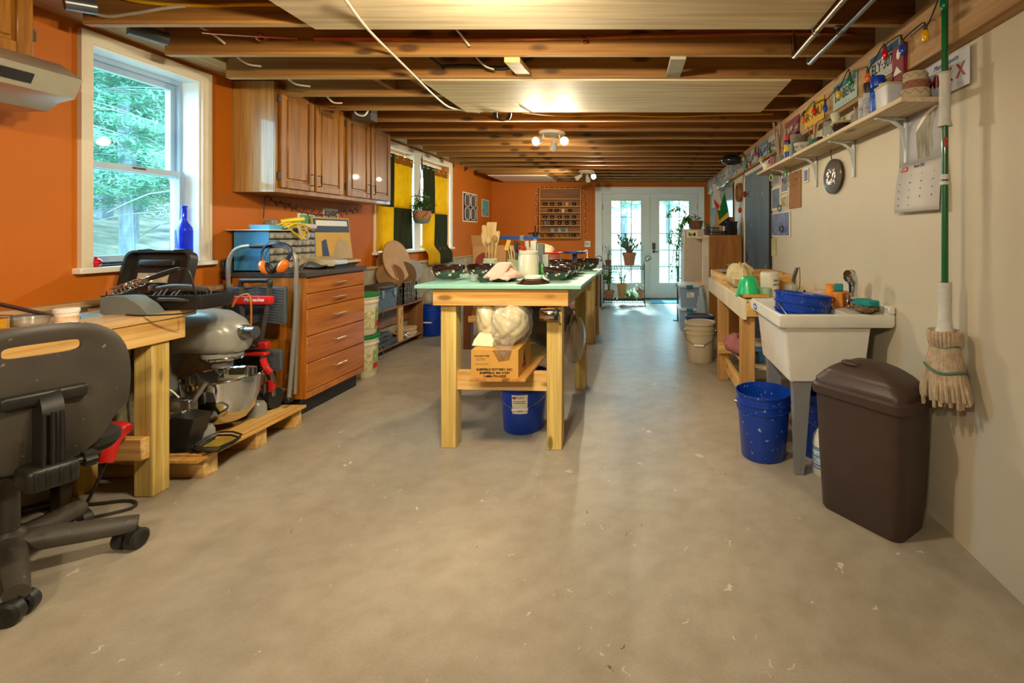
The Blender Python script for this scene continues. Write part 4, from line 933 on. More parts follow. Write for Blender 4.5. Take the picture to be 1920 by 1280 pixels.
crumple('foil_bag', (-2.74, 5.52, .083), (.06, .06, .04), M('silver_foil', 'b0b4bc', .2, metal=.8), 4, 'crumpled silver bag in front of the flat boards on the lower shelf', 'bag')
# ---- far blue bucket and box by the shelf
def bucket(name, label, loc, r0, r1, h, mat, rz=0, handle=True, group=None, tilt=None, lid=None):
    t = thing(name, label, 'bucket', loc, rz, group)
    b = B(); hh = lambda u: r0+(r1-r0)*u
    pr = [(0, 0), (r0-.006, 0), (r0, .008)]+[(hh(.72), h*.72), (hh(.72)+.007, h*.725), (hh(.74)+.007, h*.745), (hh(.75), h*.75), (hh(.84), h*.84), (hh(.84)+.007, h*.845), (hh(.86)+.007, h*.865), (hh(.87), h*.87), (r1-.002, h*.965), (r1+.006, h*.97), (r1+.006, h), (r1-.001, h), (hh(.9)-.004, h*.9), (r0-.005, .012), (0, .012)]
    if tilt is not None: b.mx = tilt
    b.lathe(pr, n=44); b.done('body', mat, t)
    if handle:
        b = B()
        if tilt is not None: b.mx = tilt
        z = h*.80; R = r1+.004
        b.tube([(R, 0, z), (R*.85, -R*.62, z-h*.2), (0, -R*1.04, z-h*.33), (-R*.85, -R*.62, z-h*.2), (-R, 0, z)], .0028, 6, 5)
        for sg in (-1, 1): b.cyl((sg*(R-.008), 0, z), (sg*(R+.006), 0, z), .012, n=10)
        b.done('handle', steel, t)
        b = B()
        if tilt is not None: b.mx = tilt
        b.tube([(.05, -R*1.02, z-h*.325), (-.05, -R*1.02, z-h*.325)], .009, 8, 1); b.done('handle_grip', white, t)
    if lid:
        b = B(); b.lathe([(r1+.008, h*.965), (r1+.011, h*.975), (r1+.011, h+.008), (r1-.004, h+.012), (r1-.012, h+.004), (0, h+.004)], n=44, c0=True); b.done('lid', lid, t)
    return t
bucket('bucket', 'blue bucket with a wire handle past the end of the low shelf', (-2.66, 6.12, 0), .125, .15, .38, bluec)
t = thing('carton', 'white carton on the floor behind the far blue bucket', 'box', (-2.62, 6.45, 0)); b = B(); b.bx(-.16, .16, -.12, .12, 0, .38, .003); b.done('box', M('pale_carton', 'c8c0ac', .7), t)
b = B(); b.bx(-.02, .165, -.122, .122, .375, .383); b.done('flap', M('pale_carton', 'c8c0ac', .7), t)
crumple('plastic_bag', (-2.70, 6.15, .37), (.10, .10, .10), clearp, 9, 'clear plastic bag bulging out of the far blue bucket', 'bag')
# ================================================ CENTRE TABLE
t = thing('work_table', 'tall pine work table with a mint green top in the middle of the room', 'table', (-.85, 3.5, 0))
mint = M('mint_paint', '8ac0ae', .45, var=.06, scale=5, bmp=.06)
def slanted(z0, z1, fl, fr, bl, br): return [[(fl[0], fl[1], z0), (fr[0], fr[1], z0), (br[0], br[1], z0), (bl[0], bl[1], z0)], [(fl[0], fl[1], z1), (fr[0], fr[1], z1), (br[0], br[1], z1), (bl[0], bl[1], z1)]]
b = B(); b.loft(slanted(.958, .98, (-1.336, 2.82), (-.356, 2.785), (-1.336, 4.18), (-.345, 4.17)))
bmesh.ops.bevel(b.bm, geom=b.bm.edges[:], offset=.003, segments=1, affect='EDGES'); b.done('top', mint, t, w=True)
legs = ((-1.207, 2.885), (-.568, 2.855), (-1.20, 3.98), (-.56, 3.98))
for x, y in legs: B().bx(x, x+.09, y, y+.09, 0, .957, .003).done('leg', treat, t, w=True)
b = B(); b.beam((-1.236, 2.862, .907), (-.434, 2.832, .907), .038, .10); b.done('front_apron', pinex, t, w=True)
b = B(); b.beam((-1.225, 2.90, .907), (-1.225, 4.10, .907), .03, .10); b.done('side_apron', pinex, t, w=True); b = B(); b.beam((-.45, 2.87, .907), (-.45, 4.10, .907), .03, .10); b.done('side_apron', WOOD('aged_board', 'a08a68', 'c0aa84', 'y', 7, .7), t, w=True)
b = B(); b.bx(-1.23, -.45, 4.075, 4.11, .86, .957, .002); b.done('back_apron', pinex, t, w=True)
b = B(); b.beam((-1.12, 2.93, .397), (-.57, 2.90, .397), .04, .113); b.done('front_rail', pinex, t, w=True)
b = B(); b.bx(-1.16, -.455, 3.935, 3.975, .335, .435, .003); b.done('back_rail', pinex, t, w=True)
b = B(); b.beam((-.81, 2.69, .462), (-.80, 3.98, .462), .315, .014, bev=.001); b.done('shelf_board', WOOD('ply_edge', 'b07a34', 'cf9a50', 'y', 6, .6), t, w=True)
# crank sharpener on the right leg
t = thing('pencil_sharpener', 'shiny crank-handled pencil sharpener screwed to the front right table leg', 'sharpener', P(1030, 589, 2.80))
b = B(); o = V((.0, 0, 0)); q = MX.Rotation(math.radians(90), 3, 'Y')
b.lathe([(0, -.05), (.034, -.05), (.037, -.045), (.037, .03), (.033, .04), (.0, .04)], (0, 0, 0), 28, q); b.done('body', M('smoked_chrome', 'b0a090', .1, metal=1), t)
b = B(); b.bx(.0, .04, -.03, .055, -.03, .03, .004); b.lathe([(0, .03), (.036, .03), (.036, .05), (.0, .052)], (0, 0, 0), 24, q); b.done('mount', black, t)
b = B(); b.tube([(.05, 0, 0), (.058, -.012, -.005), (.06, -.03, -.045)], .004, 6, 2); b.cyl((.06, -.03, -.05), (.075, -.03, -.05), .006); b.done('crank', black, t)
# carton of clay
t = thing('carton', 'brown printed cardboard carton under the mint table, holding up clay bags', 'box', (-.845, 2.86, .469))
b = B(); X0, X1, Y0, Y1, Z0, Z1 = -.965, -.70, 2.715, 3.02, .469, .625
b.loft([[(X0, Y0, Z0), (X1, Y0, Z0), (X1, Y1, Z0), (X0, Y1, Z0)], [(X0, Y0, Z1), (X1, Y0, Z1), (X1, Y1, Z1), (X0, Y1, Z1)]], True, False)
b.loft([[(X0, Y0, Z1), (X1, Y0, Z1), (X1, Y1, Z1), (X0, Y1, Z1)], [(X0+.005, Y0+.1, Z1+.006), (X1-.003, Y0+.1, Z1+.005), (X1-.003, Y1-.1, Z1+.005), (X0+.005, Y1-.1, Z1+.006)]], False, True); b.done('box', cardb, t, w=True)
yy = Y0-.0006; xc = (X0+X1)/2
for s_, z, sz, ft in (('SHEFFIELD POTTERY, INC.', .516, .0165, .205), ('SHEFFIELD, MA 01257', .497, .0165, .17), ('1-888-774-2529', .478, .0165, .125)): txt('lettering', s_, sz, t, (xc, yy, z), *FW, ink, fit=ft, bold=.0007)
txt('lettering', 'CLAY BODY TYPE:', .010, t, (X0+.06, yy, .592), *FW, ink, fit=.085, bold=.0004)
fadei = M('faded_ink', '80643a', .8); txt('lettering', '52700', .02, t, (X0+.053, yy, .573), *FW, fadei); txt('lettering', 'MOLOCHITE', .012, t, (X0+.06, yy, .546), *FW, fadei, fit=.075)
b = B(); b.prism([(2.83, .53), (2.855, .595), (2.88, .53)], X1, X1+.0008, 'x'); b.bx(X1, X1+.0008, 2.815, 2.895, .513, .521); b.bx(X1, X1+.0008, 2.81, 2.90, .50, .507); b.done('emblem', ink, t, w=True)
b = B(); b.loft([[(-.845, Y0-.0007, .625), (-.735, Y0-.0007, .625), (-.752, Y0-.0007, .57), (-.81, Y0-.0007, .56)], [(-.845, Y0-.0012, .625), (-.735, Y0-.0012, .625), (-.752, Y0-.0012, .57), (-.81, Y0-.0012, .56)]]); b.done('torn_patch', M('torn_card', '8a6438', .8, var=.3, scale=30), t, w=True)
# clay bags
clay = M('clay_cream', 'd8cca8', .45, var=.12, scale=6, bmp=.5, coat=.5)
def lump(c, size, seed, mat=clay, k=84, amp=.13, rows=44):
    b = B(); r = random.Random(seed); ph = [r.uniform(0, 6.28) for _ in range(12)]; loops = []
    for j in range(rows+1):
        th = math.pi*j/rows; l = []
        for i in range(k):
            a = 2*math.pi*i/k
            f1 = math.sin(2*a+ph[0]+th*2); f2 = abs(math.sin(2.5*th+1.3*math.sin(2*a+ph[1])+ph[5])); f3 = abs(math.sin(3*a+ph[2]+2.2*math.sin(3*th+ph[6]))); f4 = abs(math.sin(7*a+ph[3]+4*th+1.5*math.sin(5*th)))
            d = 1+amp*(.55*f1+.5*f2+.6*f3+.28*f4-.7)
            s = max(math.sin(th), .01)**.7
            l.append(V((c[0]+size[0]*d*s*math.cos(a), c[1]+size[1]*d*s*math.sin(a), max(c[2]-size[2]*.97, c[2]-size[2]*d*math.cos(th)))))
        loops.append(l)
    b.loft(loops); return b
t = thing('clay_bag', 'lump of cream clay on the left of the brown carton', 'bag', (-.93, 2.93, .63))
lump((-.925, 2.95, .775), (.088, .10, .13), 3).done('clay', clay, t, w=True)
b = B(); b.loft([[(-.99, 2.80, .632), (-.86, 2.77, .632), (-.84, 2.90, .634), (-.98, 2.92, .634)], [(-.985, 2.82, .66), (-.87, 2.80, .65), (-.85, 2.88, .70), (-.97, 2.90, .70)]]); b.done('folded_end', clay, t, w=True)
t = thing('clay_bag', 'cream clay in a glossy clear bag at the right of the brown carton', 'bag', (-.79, 2.85, .632))
lump((-.785, 2.87, .745), (.098, .115, .11), 5).done('clay', clay, t, w=True)
film = glassm('bag_film', 'f0ede4', .08, .12)
lump((-.775, 2.87, .755), (.125, .128, .123), 8, amp=.10).done('film', film, t, w=True)
b = B(); b.loft([[V((-.78+.07*math.cos(a)*s, 2.735-.02*u, .70-.105*u+.01*math.sin(5*a)))+V((0, .035*math.sin(a)*s, 0)) for a in [2*math.pi*i/20 for i in range(20)]] for u, s in ((0, 1.0), (.3, .85), (.6, .6), (1, .35))]); b.done('bag_neck', film, t, w=True)
t = thing('plastic_bag', 'loose crumpled clear plastic lying over both clay lumps', 'bag', (-.82, 3.0, .83))
lump((-.82, 2.99, .86), (.15, .10, .055), 12, amp=.13).done('film', glassm('cloudy_film', 'd8d0c4', .42, .2), t, w=True)
crumple('bin_bag', (-.72, 3.55, .47), (.19, .2, .2), glassm('dark_film', '5a5050', .55, .25), 6, 'dark grey translucent bag behind the clay under the mint table', 'bag')
crumple('plastic_bag', (-.50, 3.55, .33), (.08, .13, .17), glassm('cloudy_film', 'd8d0c4', .42, .2), 16, 'cloudy plastic bag sticking out behind the front right table leg', 'bag')
# bucket under table
bk = bucket('bucket', 'blue bucket with a white glaze label under the mint table', (-.785, 3.19, 0), .128, .152, .37, bluec, math.radians(5))
def curved(r, a0, a1, z0, z1, n=8, dr=.0012): return lambda u, v: V(((r(z0+(z1-z0)*v)+dr)*math.cos(math.radians(a0+(a1-a0)*u)), (r(z0+(z1-z0)*v)+dr)*math.sin(math.radians(a0+(a1-a0)*u)), z0+(z1-z0)*v))
rf = lambda z: .128+.024*z/.37
b = B(); b.grid(curved(rf, -112, -72, .14, .26), 8, 1); b.done('label', paper, bk)
b = B(); b.grid(curved(rf, -110, -102, .235, .25, dr=.002), 3, 1); b.grid(curved(rf, -98, -84, .155, .175, dr=.002), 3, 1); b.done('label_mark', M('label_brown', '7a3a30', .6), bk)
txt('lettering', 'MTUNT', .020, bk, (-.003, -.1465, .243), *FW, M('label_grey', '4a4a50', .6), w=False, fit=.055)
b = B()
for z_ in (.218, .207): b.grid(curved(rf, -109, -78, z_, z_+.004, dr=.002), 5, 1)
b.done('label_lines', M('label_grey', '4a4a50', .6), bk)
# ---- pottery on the table
glz = M('glaze_dark', '2a1612', .12, var=.4, scale=5, coat=.4); glzg = M('glaze_grey', '35423c', .2, var=.3, scale=4, coat=.3)
slip = M('white_slip', 'e8e0cc', .5); foot = M('bare_clay', 'c8b698', .7)
def bowl_parts(t, r, h):
    b = B(); pr = lambda u: (r*.46+r*.54*math.sqrt(1-(1-u)**2.2), h*(.08+.92*u))
    us = [0, .1, .25, .45, .62]
    out = [pr(u) for u in us]; b.lathe([(0, h*.08)]+out+[pr(.75), pr(.9), pr(1), (r-.002, h+.001), (r-.005, h), (r*.85, h*.7), (r*.6, h*.3), (0, h*.14)], n=36); b.mi = 0
    for f in b.bm.faces:
        c = f.calc_center_median(); 
        if c.z < h*.58 and math.hypot(c.x, c.y) > r*.4 and c.z > 0 and f.normal.z < .2: f.material_index = 1
    o = b.done('bowl', [glz, glzg], t)
    b = B(); b.lathe([(r*.40, 0), (r*.44, 0), (r*.43, h*.09), (r*.38, h*.09)], n=28); b.done('foot_ring', foot, t)
    b = B()
    for k in range(14):
        a = 2*math.pi*k/14+.25*(k % 2); z = h*(.42 if k % 2 else .62)+h*.06*math.sin(k*2.3)
        u = max(0, (z/h-.08)/.92); R = r*.46+r*.54*math.sqrt(1-(1-u)**2.2)+.0012
        ctr = V((R*math.cos(a), R*math.sin(a), z)); tg = V((-math.sin(a), math.cos(a), 0)); up = V((math.cos(a)*.45, math.sin(a)*.45, .9))
        s = r*.10
        for m in range(2):
            d = (tg*math.cos(.7+m*1.5)+up*math.sin(.7+m*1.5))*s; b.tube([ctr-d, ctr+d], .0022*r/.09, 4, 1)
    b.done('slip_marks', slip, t)
bw = thing('bowl', 'dark brown and green bowl with white marks nearest the left end of the mint table', 'bowl', (-1.255, 3.12, .98), 0, None)
bowl_parts(bw, .10, .095)
dup(bw, (-1.105, 3.30, .98), .9, 'second dark bowl from the left, partly behind the pink towel', None, .95)
rb = [(-.555, 3.10, 'nearest of the dark bowls at the right of the white jar', .88), (-.545, 3.29, 'dark bowl directly behind the nearest right-hand bowl', .88), (-.535, 3.48, 'third dark bowl back in the right-hand row', .88), (-.53, 3.68, 'fourth dark bowl back in the right-hand row', .88), (-.66, 3.86, 'dark bowl at the back of the mint table behind the row, below the blue turntable', .95), (-.455, 3.98, 'dark bowl at the back right corner of the mint table', .97)]
for i, (x, y, l, s) in enumerate(rb): dup(bw, (x, y, .98), 1.3*i+.6, l, 'dark bowls at the right of the table', s)
t = thing('jar', 'white lidless stoneware jar in the middle of the mint table', 'jar', (-.823, 3.48, .98))
wj = M('white_glaze', 'd8d2bc', .3, var=.04, coat=.3)
b = B(); b.lathe([(0, 0), (.068, 0), (.073, .006), (.073, .13), (.066, .147), (.064, .152), (.068, .157), (.068, .175), (.064, .177), (.058, .172), (.06, .02), (0, .02)], n=40); b.done('body', wj, t)
t = thing('saucer', 'dark upturned saucer with a pale foot at the front of the mint table', 'plate', (-.665, 2.93, .98))
b = B(); b.lathe([(.100, 0), (.102, .002), (.07, .022), (.052, .03), (.0, .03)], n=40); b.done('dish', glz, t)
b = B(); b.lathe([(.055, .03), (.056, .044), (.05, .046), (.046, .04), (0, .038)], n=36, c0=True); b.done('foot_ring', wj, t)
t = thing('plate', 'dark flat plate under the pink towel', 'plate', (-.885, 3.06, .98)); b = B(); b.lathe([(0, 0), (.05, 0), (.10, .014), (.098, .017), (.05, .005), (0, .005)], n=36); b.done('dish', glz, t)
t = thing('small_dish', 'little grey-green dish in front of the second dark bowl', 'dish', (-.985, 2.99, .98)); b = B(); b.lathe([(0, 0), (.025, 0), (.043, .028), (.040, .028), (.023, .006), (0, .006)], n=28); b.done('dish', glzg, t)
b = B(); b.lathe([(0, 0), (.026, 0), (.028, .045), (.026, .045), (.024, .004), (0, .004)], (-1.06, 3.03, .98), 24); tag(b.done('glass_cup', jarg), 'little clear cup beside the grey-green dish', 'cup')
# towel
pink = M('pink_towel', 'e0b0a0', .95, var=.1, scale=20, bmp=.4, sheen=.3)
b = B(); b.mx = MX.Translation((-.89, 3.06, .996))
b.loft([[V((.10*c*math.cos(a)*(1+.12*math.sin(4*a+u*3)+.05*math.sin(9*a)), .085*c*math.sin(a)*(1+.1*math.sin(5*a)), .0+.075*u*(1+.25*math.sin(3*a+1+2*u)*(1-u)+.0)+.008*math.sin(7*a+5*u))) for a in [2*math.pi*i/40 for i in range(40)]] for u, c in ((0, 1.05), (.12, 1.08), (.3, .98), (.5, .85), (.7, .68), (.85, .5), (.96, .3), (1, .08))])
for k in range(5): b.tube([(-.07+.02*k, -.07, .015), (-.045+.02*k, -.045, .05+.006*k), (-.01+.014*k, .0, .088), (.03+.01*k, .05, .05)], [.012, .02, .018, .012], 8, 4)
b.tube([(.04, -.06, .02), (.08, -.05, .03), (.105, -.01, .02), (.12, .02, .012)], [.02, .028, .022, .012], 8, 4)
tag(b.done('towel', pink), 'rumpled pink towel heaped on a dark plate on the mint table', 'towel')
# crocks of tools
def crock(label, loc, r, h, mat):
    t = thing('tool_crock', label, 'pot', loc); b = B(); b.lathe([(0, 0), (r*.92, 0), (r, h*.1), (r, h-.003), (r-.003, h), (r-.006, h-.003), (r-.008, .01), (0, .01)], n=32); b.done('pot', mat, t)
    b = B()
    for k in range(8):
        a = 2*math.pi*k/8; q = MX.Rotation(a, 3, 'Z') @ MX.Rotation(math.radians(90), 3, 'Y'); c = V((r*math.cos(a), r*math.sin(a), h*.55))
        b.tube([c+V((-math.sin(a)*.014*math.cos(w_*.9), math.cos(a)*.014*math.cos(w_*.9), .02*math.sin(w_*.9))) for w_ in range(6)], .0025, 5, 2)
    b.done('relief', mat, t); return t
gcr = M('celadon', '8a9a78', .35, var=.12, coat=.2)
crock('pale crock full of wooden spoons behind the pink towel', (-1.27, 4.02, .98), .055, .095, M('pale_celadon', 'b4b498', .4)); crock('green crock of ribs and loop tools left of the white jar', (-.935, 3.56, .98), .06, .11, gcr)
spw = [WOOD('spoon_wood', 'd0a868', 'e6c890', 'z', 8, .6, knots=False), WOOD('spoon_wood_dark', 'a87838', 'c89848', 'z', 8, .6, knots=False)]
sp = [(-.03, -.0, .36, 'paddle', 0), (-.01, .015, .385, 'paddle', 0), (.012, .02, .385, 'square', 0), (-.035, .01, .30, 'paddle', 0), (-.0, -.03, .255, 'spoon', 0), (.028, -.02, .27, 'spoon', 1), (.035, .01, .31, 'paddle', 0), (.02, -.03, .24, 'stick', 0), (-.02, -.03, .22, 'stick', 1)]
words_ = ['tallest round-ended', 'tall flat', 'broad square-ended', 'left leaning', 'pale round-bowled', 'amber', 'right leaning', 'short pale', 'short brown']
for (dx, dy, L, kd, m), wd in zip(sp, words_):
    t = thing('wooden_spoon', f'{wd} wooden {"spoon" if kd == "spoon" else "tool"} in the pale crock behind the towel', 'utensil', (-1.27+dx*.8, 4.02+dy*.8, .992)); b = B()
    tp = V((dx*.9, dy*.6, L)); 
    b.tube([(0, 0, 0), tp*.75], .0055, 6, 1)
    if kd == 'paddle': b.loft([[tp*(.62+.38*u)+V((w_*c, .004*s, 0)) for c, s in ((-1, -1), (1, -1), (1, 1), (-1, 1))] for u, w_ in ((0, .006), (.3, .018), (.7, .02), (.92, .018), (1, .01))])
    elif kd == 'square': b.loft([[tp*(.62+.38*u)+V((w_*c, .004*s, 0)) for c, s in ((-1, -1), (1, -1), (1, 1), (-1, 1))] for u, w_ in ((0, .006), (.25, .02), (1, .026))])
    elif kd == 'spoon': b.sph(tp*.92, .026, (.9, .3, 1.1), 12)
    else: b.tube([tp*.7, tp], .004, 6, 1)
    b.done('handle', spw[m], t)
for dx, dy, L, mt, wd, kd in ((-.04, 0, .24, 'c8a050', 'wide yellow-handled loop tool', 'w'), (-.03, .02, .21, 'd0b878', 'pale bamboo tool', 's'), (-.0, .0, .235, '2a2a28', 'black-handled brush', 'b'), (.005, .02, .22, '38342e', 'second black-handled tool', 'b'), (.03, 0, .21, 'c03c20', 'red-handled scissors', 'r'), (.05, .02, .23, 'b8b4a8', 'grey rib tool', 'g'), (.04, -.02, .15, 'a06430', 'brown stick', 's')):
    t = thing('pottery_tool', wd+' standing in the green crock beside the white jar', 'utensil', (-.935+dx*.6, 3.56+dy*.6, .992)); b = B(); tp = V((dx*1.1, dy, L)); m = M('tool_'+mt, mt, .5)
    b.tube([(0, 0, 0), tp*.6, tp*.9], .005, 6, 1)
    if kd in 'wg': b.ob(tp*.85, (.03, .008, .08), MX.Rotation(.3 if kd == 'w' else -.1, 3, 'Y'), .003)
    elif kd == 'b': b.tube([tp*.65, tp*.8, tp], [.008, .014, .012], 8, 2)
    elif kd == 'r':
        for sg in (-1, 1): b.tube([tp*.85+V((sg*.014+.014*math.cos(a), 0, .02*math.sin(a))) for a in [2*math.pi*i/10 for i in range(10)]], .004, 5, 2, True)
    b.done('handle', m, t)
b = B(); b.lathe([(0, 0), (.022, 0), (.024, .05), (.012, .07), (.012, .08), (0, .08)], (-.745, 3.58, .98), 20); tag(b.done('bottle', glassm('green_glass', '20b030', .4, .1)), 'little bright green bottle right of the white jar', 'bottle')
for (x, y, h, c, l) in ((-.745, 3.72, .14, 'b0aca0', 'grey box-shaped tub behind the green bottle'), (-.845, 3.75, .245, 'd8d0b8', 'tall cream card box behind the white jar'), (-.785, 3.74, .225, '6c6c66', 'tall dark grey carton behind the white jar')):
    b = B(); b.bx(x-.022, x+.022, y-.025, y+.025, .98, .98+h, .003); tag(b.done('small_carton', M('carton_'+c, c, .6)), l, 'box')
# ---- brown table further back and what is on it
t = thing('back_table', 'brown wooden work table with diagonal braces behind the mint table', 'table', (-1.3, 5.6, 0))
B().bx(-2.02, -.55, 5.32, 6.3, .825, .85, .003).done('top', brownx, t, w=True)
for x, y in ((-1.985, 5.34), (-.645, 5.60), (-1.985, 6.18), (-.645, 6.18)): B().bx(x, x+.085, y, y+.085, 0, .825, .003).done('leg', brownw if x < -1 else treat, t, w=True)
b = B(); b.bx(-1.95, -.60, 5.36, 5.40, .71, .825, .002); b.done('apron', brownx, t, w=True)
b = B(); b.beam((-1.90, 5.38, .36), (-1.58, 5.38, .72), .035, .08); b.done('brace', brownx, t, w=True)
b = B(); b.bx(-1.93, -1.84, 5.33, 6.2, .30, .37, .003); b.done('side_rail', pinex, t, w=True); b = B(); b.bx(-.65, -.6, 5.7, 6.2, .30, .37); b.done('side_rail', pinex, t, w=True)
b = B(); b.bx(-1.95, -.58, 5.75, 6.2, .36, .375); b.done('shelf', brownx, t, w=True)
for x, z, w_, h, c, nm, l in ((-1.86, .375, .09, .24, '20a098', 'tub', 'teal tub on the lower shelf of the brown table'), (-1.58, .375, .10, .17, 'c43a2c', 'box', 'red box on the lower shelf of the brown table'), (-1.30, .375, .13, .20, '8c98a4', 'crate', 'grey-blue crate on the lower shelf of the brown table'), (-1.02, .375, .07, .22, '1c8c84', 'tub', 'dark teal tub right of the grey-blue crate')):
    b = B(); b.loft([rrect(x-w_*.9, x+w_*.9, 5.8, 6.0, .02, z), rrect(x-w_, x+w_, 5.79, 6.01, .02, z+h), rrect(x-w_*.94, x+w_*.94, 5.8, 6.0, .02, z+h), rrect(x-w_*.85, x+w_*.85, 5.82, 5.98, .02, z+.02)]); tag(b.done(nm, M('tub_'+c, c, .5)), l, nm)
zt = .85
t = thing('carton', 'open brown cardboard box on the brown table near the left wall', 'box', (-1.85, 5.75, zt))
cb2 = M('cardboard_light', 'b88c5c', .8, var=.06)
b = B(); x0, x1, y0, y1 = -.14, .26, -.12, .14
for q in ((x0, x0+.004, y0, y1), (x1-.004, x1, y0, y1), (x0, x1, y0, y0+.004), (x0, x1, y1-.004, y1)): b.bx(*q, 0, .29)
b.bx(x0, x1, y0, y1, 0, .004); b.done('box', cb2, t)
b = B(); b.loft([[(x0, y0, .29), (x1-.12, y0, .29), (x1-.12, y0-.003, .29), (x0, y0-.003, .29)], [(x0, y0-.03, .41), (x1-.16, y0-.03, .41), (x1-.16, y0-.033, .41), (x0, y0-.033, .41)]])
b.loft([[(x1, y0, .29), (x1, y1, .29), (x1+.003, y1, .29), (x1+.003, y0, .29)], [(x1+.10, y0, .20), (x1+.10, y1, .20), (x1+.103, y1, .2), (x1+.103, y0, .2)]]); b.done('flap', cb2, t)
t = thing('bar_clamp', 'long blue bar clamp with a black screw handle behind the crocks', 'clamp', P(968, 444, 6.1))
cb_ = M('clamp_blue', '2c5ca8', .4, metal=.2); q = P(968, 444, 6.1)
b = B(); b.bx(-.29, .29, -.012, .012, -.028, .012, .003); b.done('bar', cb_, t)
b = B(); b.cyl((.24, 0, -.02), (.24, 0, .14), .011); b.cyl((.15, 0, .045), (.33, 0, .045), .009); b.cyl((.24, 0, .01), (.24, 0, .06), .03); b.done('screw', black, t)
for xa, xb, zz in ((-.28, -.25, -.02), (.22, .25, -.02), (.05, .09, .02)): b = B(); b.bx(xa, xb, -.02, .02, -.05 if zz > 0 else zt-q.z, zz); b.done('jaw', M('clamp_grey', '9aa0a0', .4, metal=.5), t)
t = thing('basket', 'pink plastic basin with a red rim holding a cream cloth on the brown table', 'basin', (-1.15, 5.75, zt))
b = B(); b.lathe([(0, 0), (.13, 0), (.135, .01), (.185, .20), (.18, .20), (.13, .012), (0, .012)], n=40); b.done('body', M('pink_plastic', 'e89a84', .35), t)
b = B(); b.lathe([(.183, .195), (.197, .195), (.199, .208), (.19, .214), (.182, .208), (.183, .195)], n=40); b.done('rim', red, t)
crumple('cloth', (-1.20, 5.75, .99), (.15, .14, .08), M('cream_cloth', 'e0cfa4', .9, bmp=.3), 21, 'heaped cream cloth rising out of the pink basin', 'cloth')
t = thing('banding_wheel', 'blue turntable wheel on the brown table below the cup shelf', 'turntable', (-.83, 5.9, zt))
b = B(); b.lathe([(0, .19), (.135, .19), (.135, .215), (.128, .217), (0, .217)], n=44, c0=True); b.done('wheel', M('wheel_blue', '23407c', .3, metal=.3), t)
b = B(); b.lathe([(0, 0), (.09, 0), (.09, .015), (.035, .03), (.028, .14), (.03, .19)], n=30); b.done('base', M('wheel_blue', '23407c', .3, metal=.3), t)
t = thing('squeeze_bottle', 'white squeeze bottle with a bent spout behind the right-hand bowls', 'bottle', (-.66, 5.75, zt))
b = B(); b.lathe([(0, 0), (.03, 0), (.032, .10), (.022, .13), (.022, .145), (0, .145)], n=20); b.done('body', M('cream_plastic', 'c4b08a', .45), t)
b = B(); b.tube([(0, 0, .145), (0, 0, .21), (-.01, 0, .235), (-.045, 0, .215)], .006, 6, 4); b.done('spout', white, t)
b = B(); b.bx(-1.47, -1.40, 5.5, 5.56, zt, zt+.25, .003); tag(b.done('small_carton', M('blue_grey_box', 'a8aaa0', .6)), 'slim pale carton standing under the blue bar clamp', 'box')
b = B(); q = P(884, 495, 5.0); b.lathe([(0, -.006), (.11, -.006), (.11, .006), (0, .006)], (-1.78, 5.45, zt+.11), 32, MX.Rotation(math.radians(80), 3, 'X')); tag(b.done('round_board', M('bat_red', '7a3420', .6)), 'red-brown round board standing at the left of the brown table', 'board')
# ================================================ RIGHT SIDE
# ---- utility sink
t = thing('utility_sink', 'white plastic laundry sink on grey legs against the cream wall', 'sink', (1.0, 2.83, 0))
sk = M('sink_white', 'd6d4cc', .35, var=.05, speck=('a8a49a', 45, .75))
def rc(x0, x1, y0, y1, z): return [(x0, y0, z), (x1, y0, z), (x1, y1, z), (x0, y1, z)]
b = B()
b.loft([rc(.775, 1.16, 2.535, 3.115, .50), rc(.745, 1.19, 2.515, 3.135, .79), rc(.715, 1.30, 2.50, 3.15, .79), rc(.705, 1.308, 2.495, 3.155, .80), rc(.705, 1.308, 2.495, 3.155, .86), rc(.72, 1.308, 2.51, 3.14, .863),
        rc(.735, 1.085, 2.53, 3.12, .855), rc(.80, 1.06, 2.57, 3.08, .53), rc(.82, 1.04, 2.60, 3.05, .522)])
bmesh.ops.bevel(b.bm, geom=b.bm.edges[:], offset=.006, segments=2, affect='EDGES')
b.done('basin', sk, t, w=True)
b = B(); b.bx(1.27, 1.309, 2.495, 3.155, .86, .90, .006); b.done('splash_back', sk, t, w=True)
b = B(); q = V((.704, 3.02, .825))
b.loft([[q+V((0, .045*math.cos(a), .02*math.sin(a))) for a in [2*math.pi*i/24 for i in range(24)]], [q+V((-.0015, .045*math.cos(a), .02*math.sin(a))) for a in [2*math.pi*i/24 for i in range(24)]]]); st = b.done('sticker', M('sticker_blue', '3c6cc0', .4), t, w=True)
b = B(); b.bx(.702, .7025, 2.995, 3.045, .82, .829); b.done('sticker_text', white, st, w=True)
lm = M('leg_grey', '7e8084', .4, var=.06)
for x, y in ((.79, 2.545), (.79, 3.06), (1.09, 2.545), (1.09, 3.06)):
    b = B(); b.loft([rc(x+.02, x+.065, y+.01, y+.045, 0), rc(x+.005, x+.095, y, y+.05, .45), rc(x, x+.105, y-.005, y+.055, .51)]); b.done('leg', lm, t, w=True)
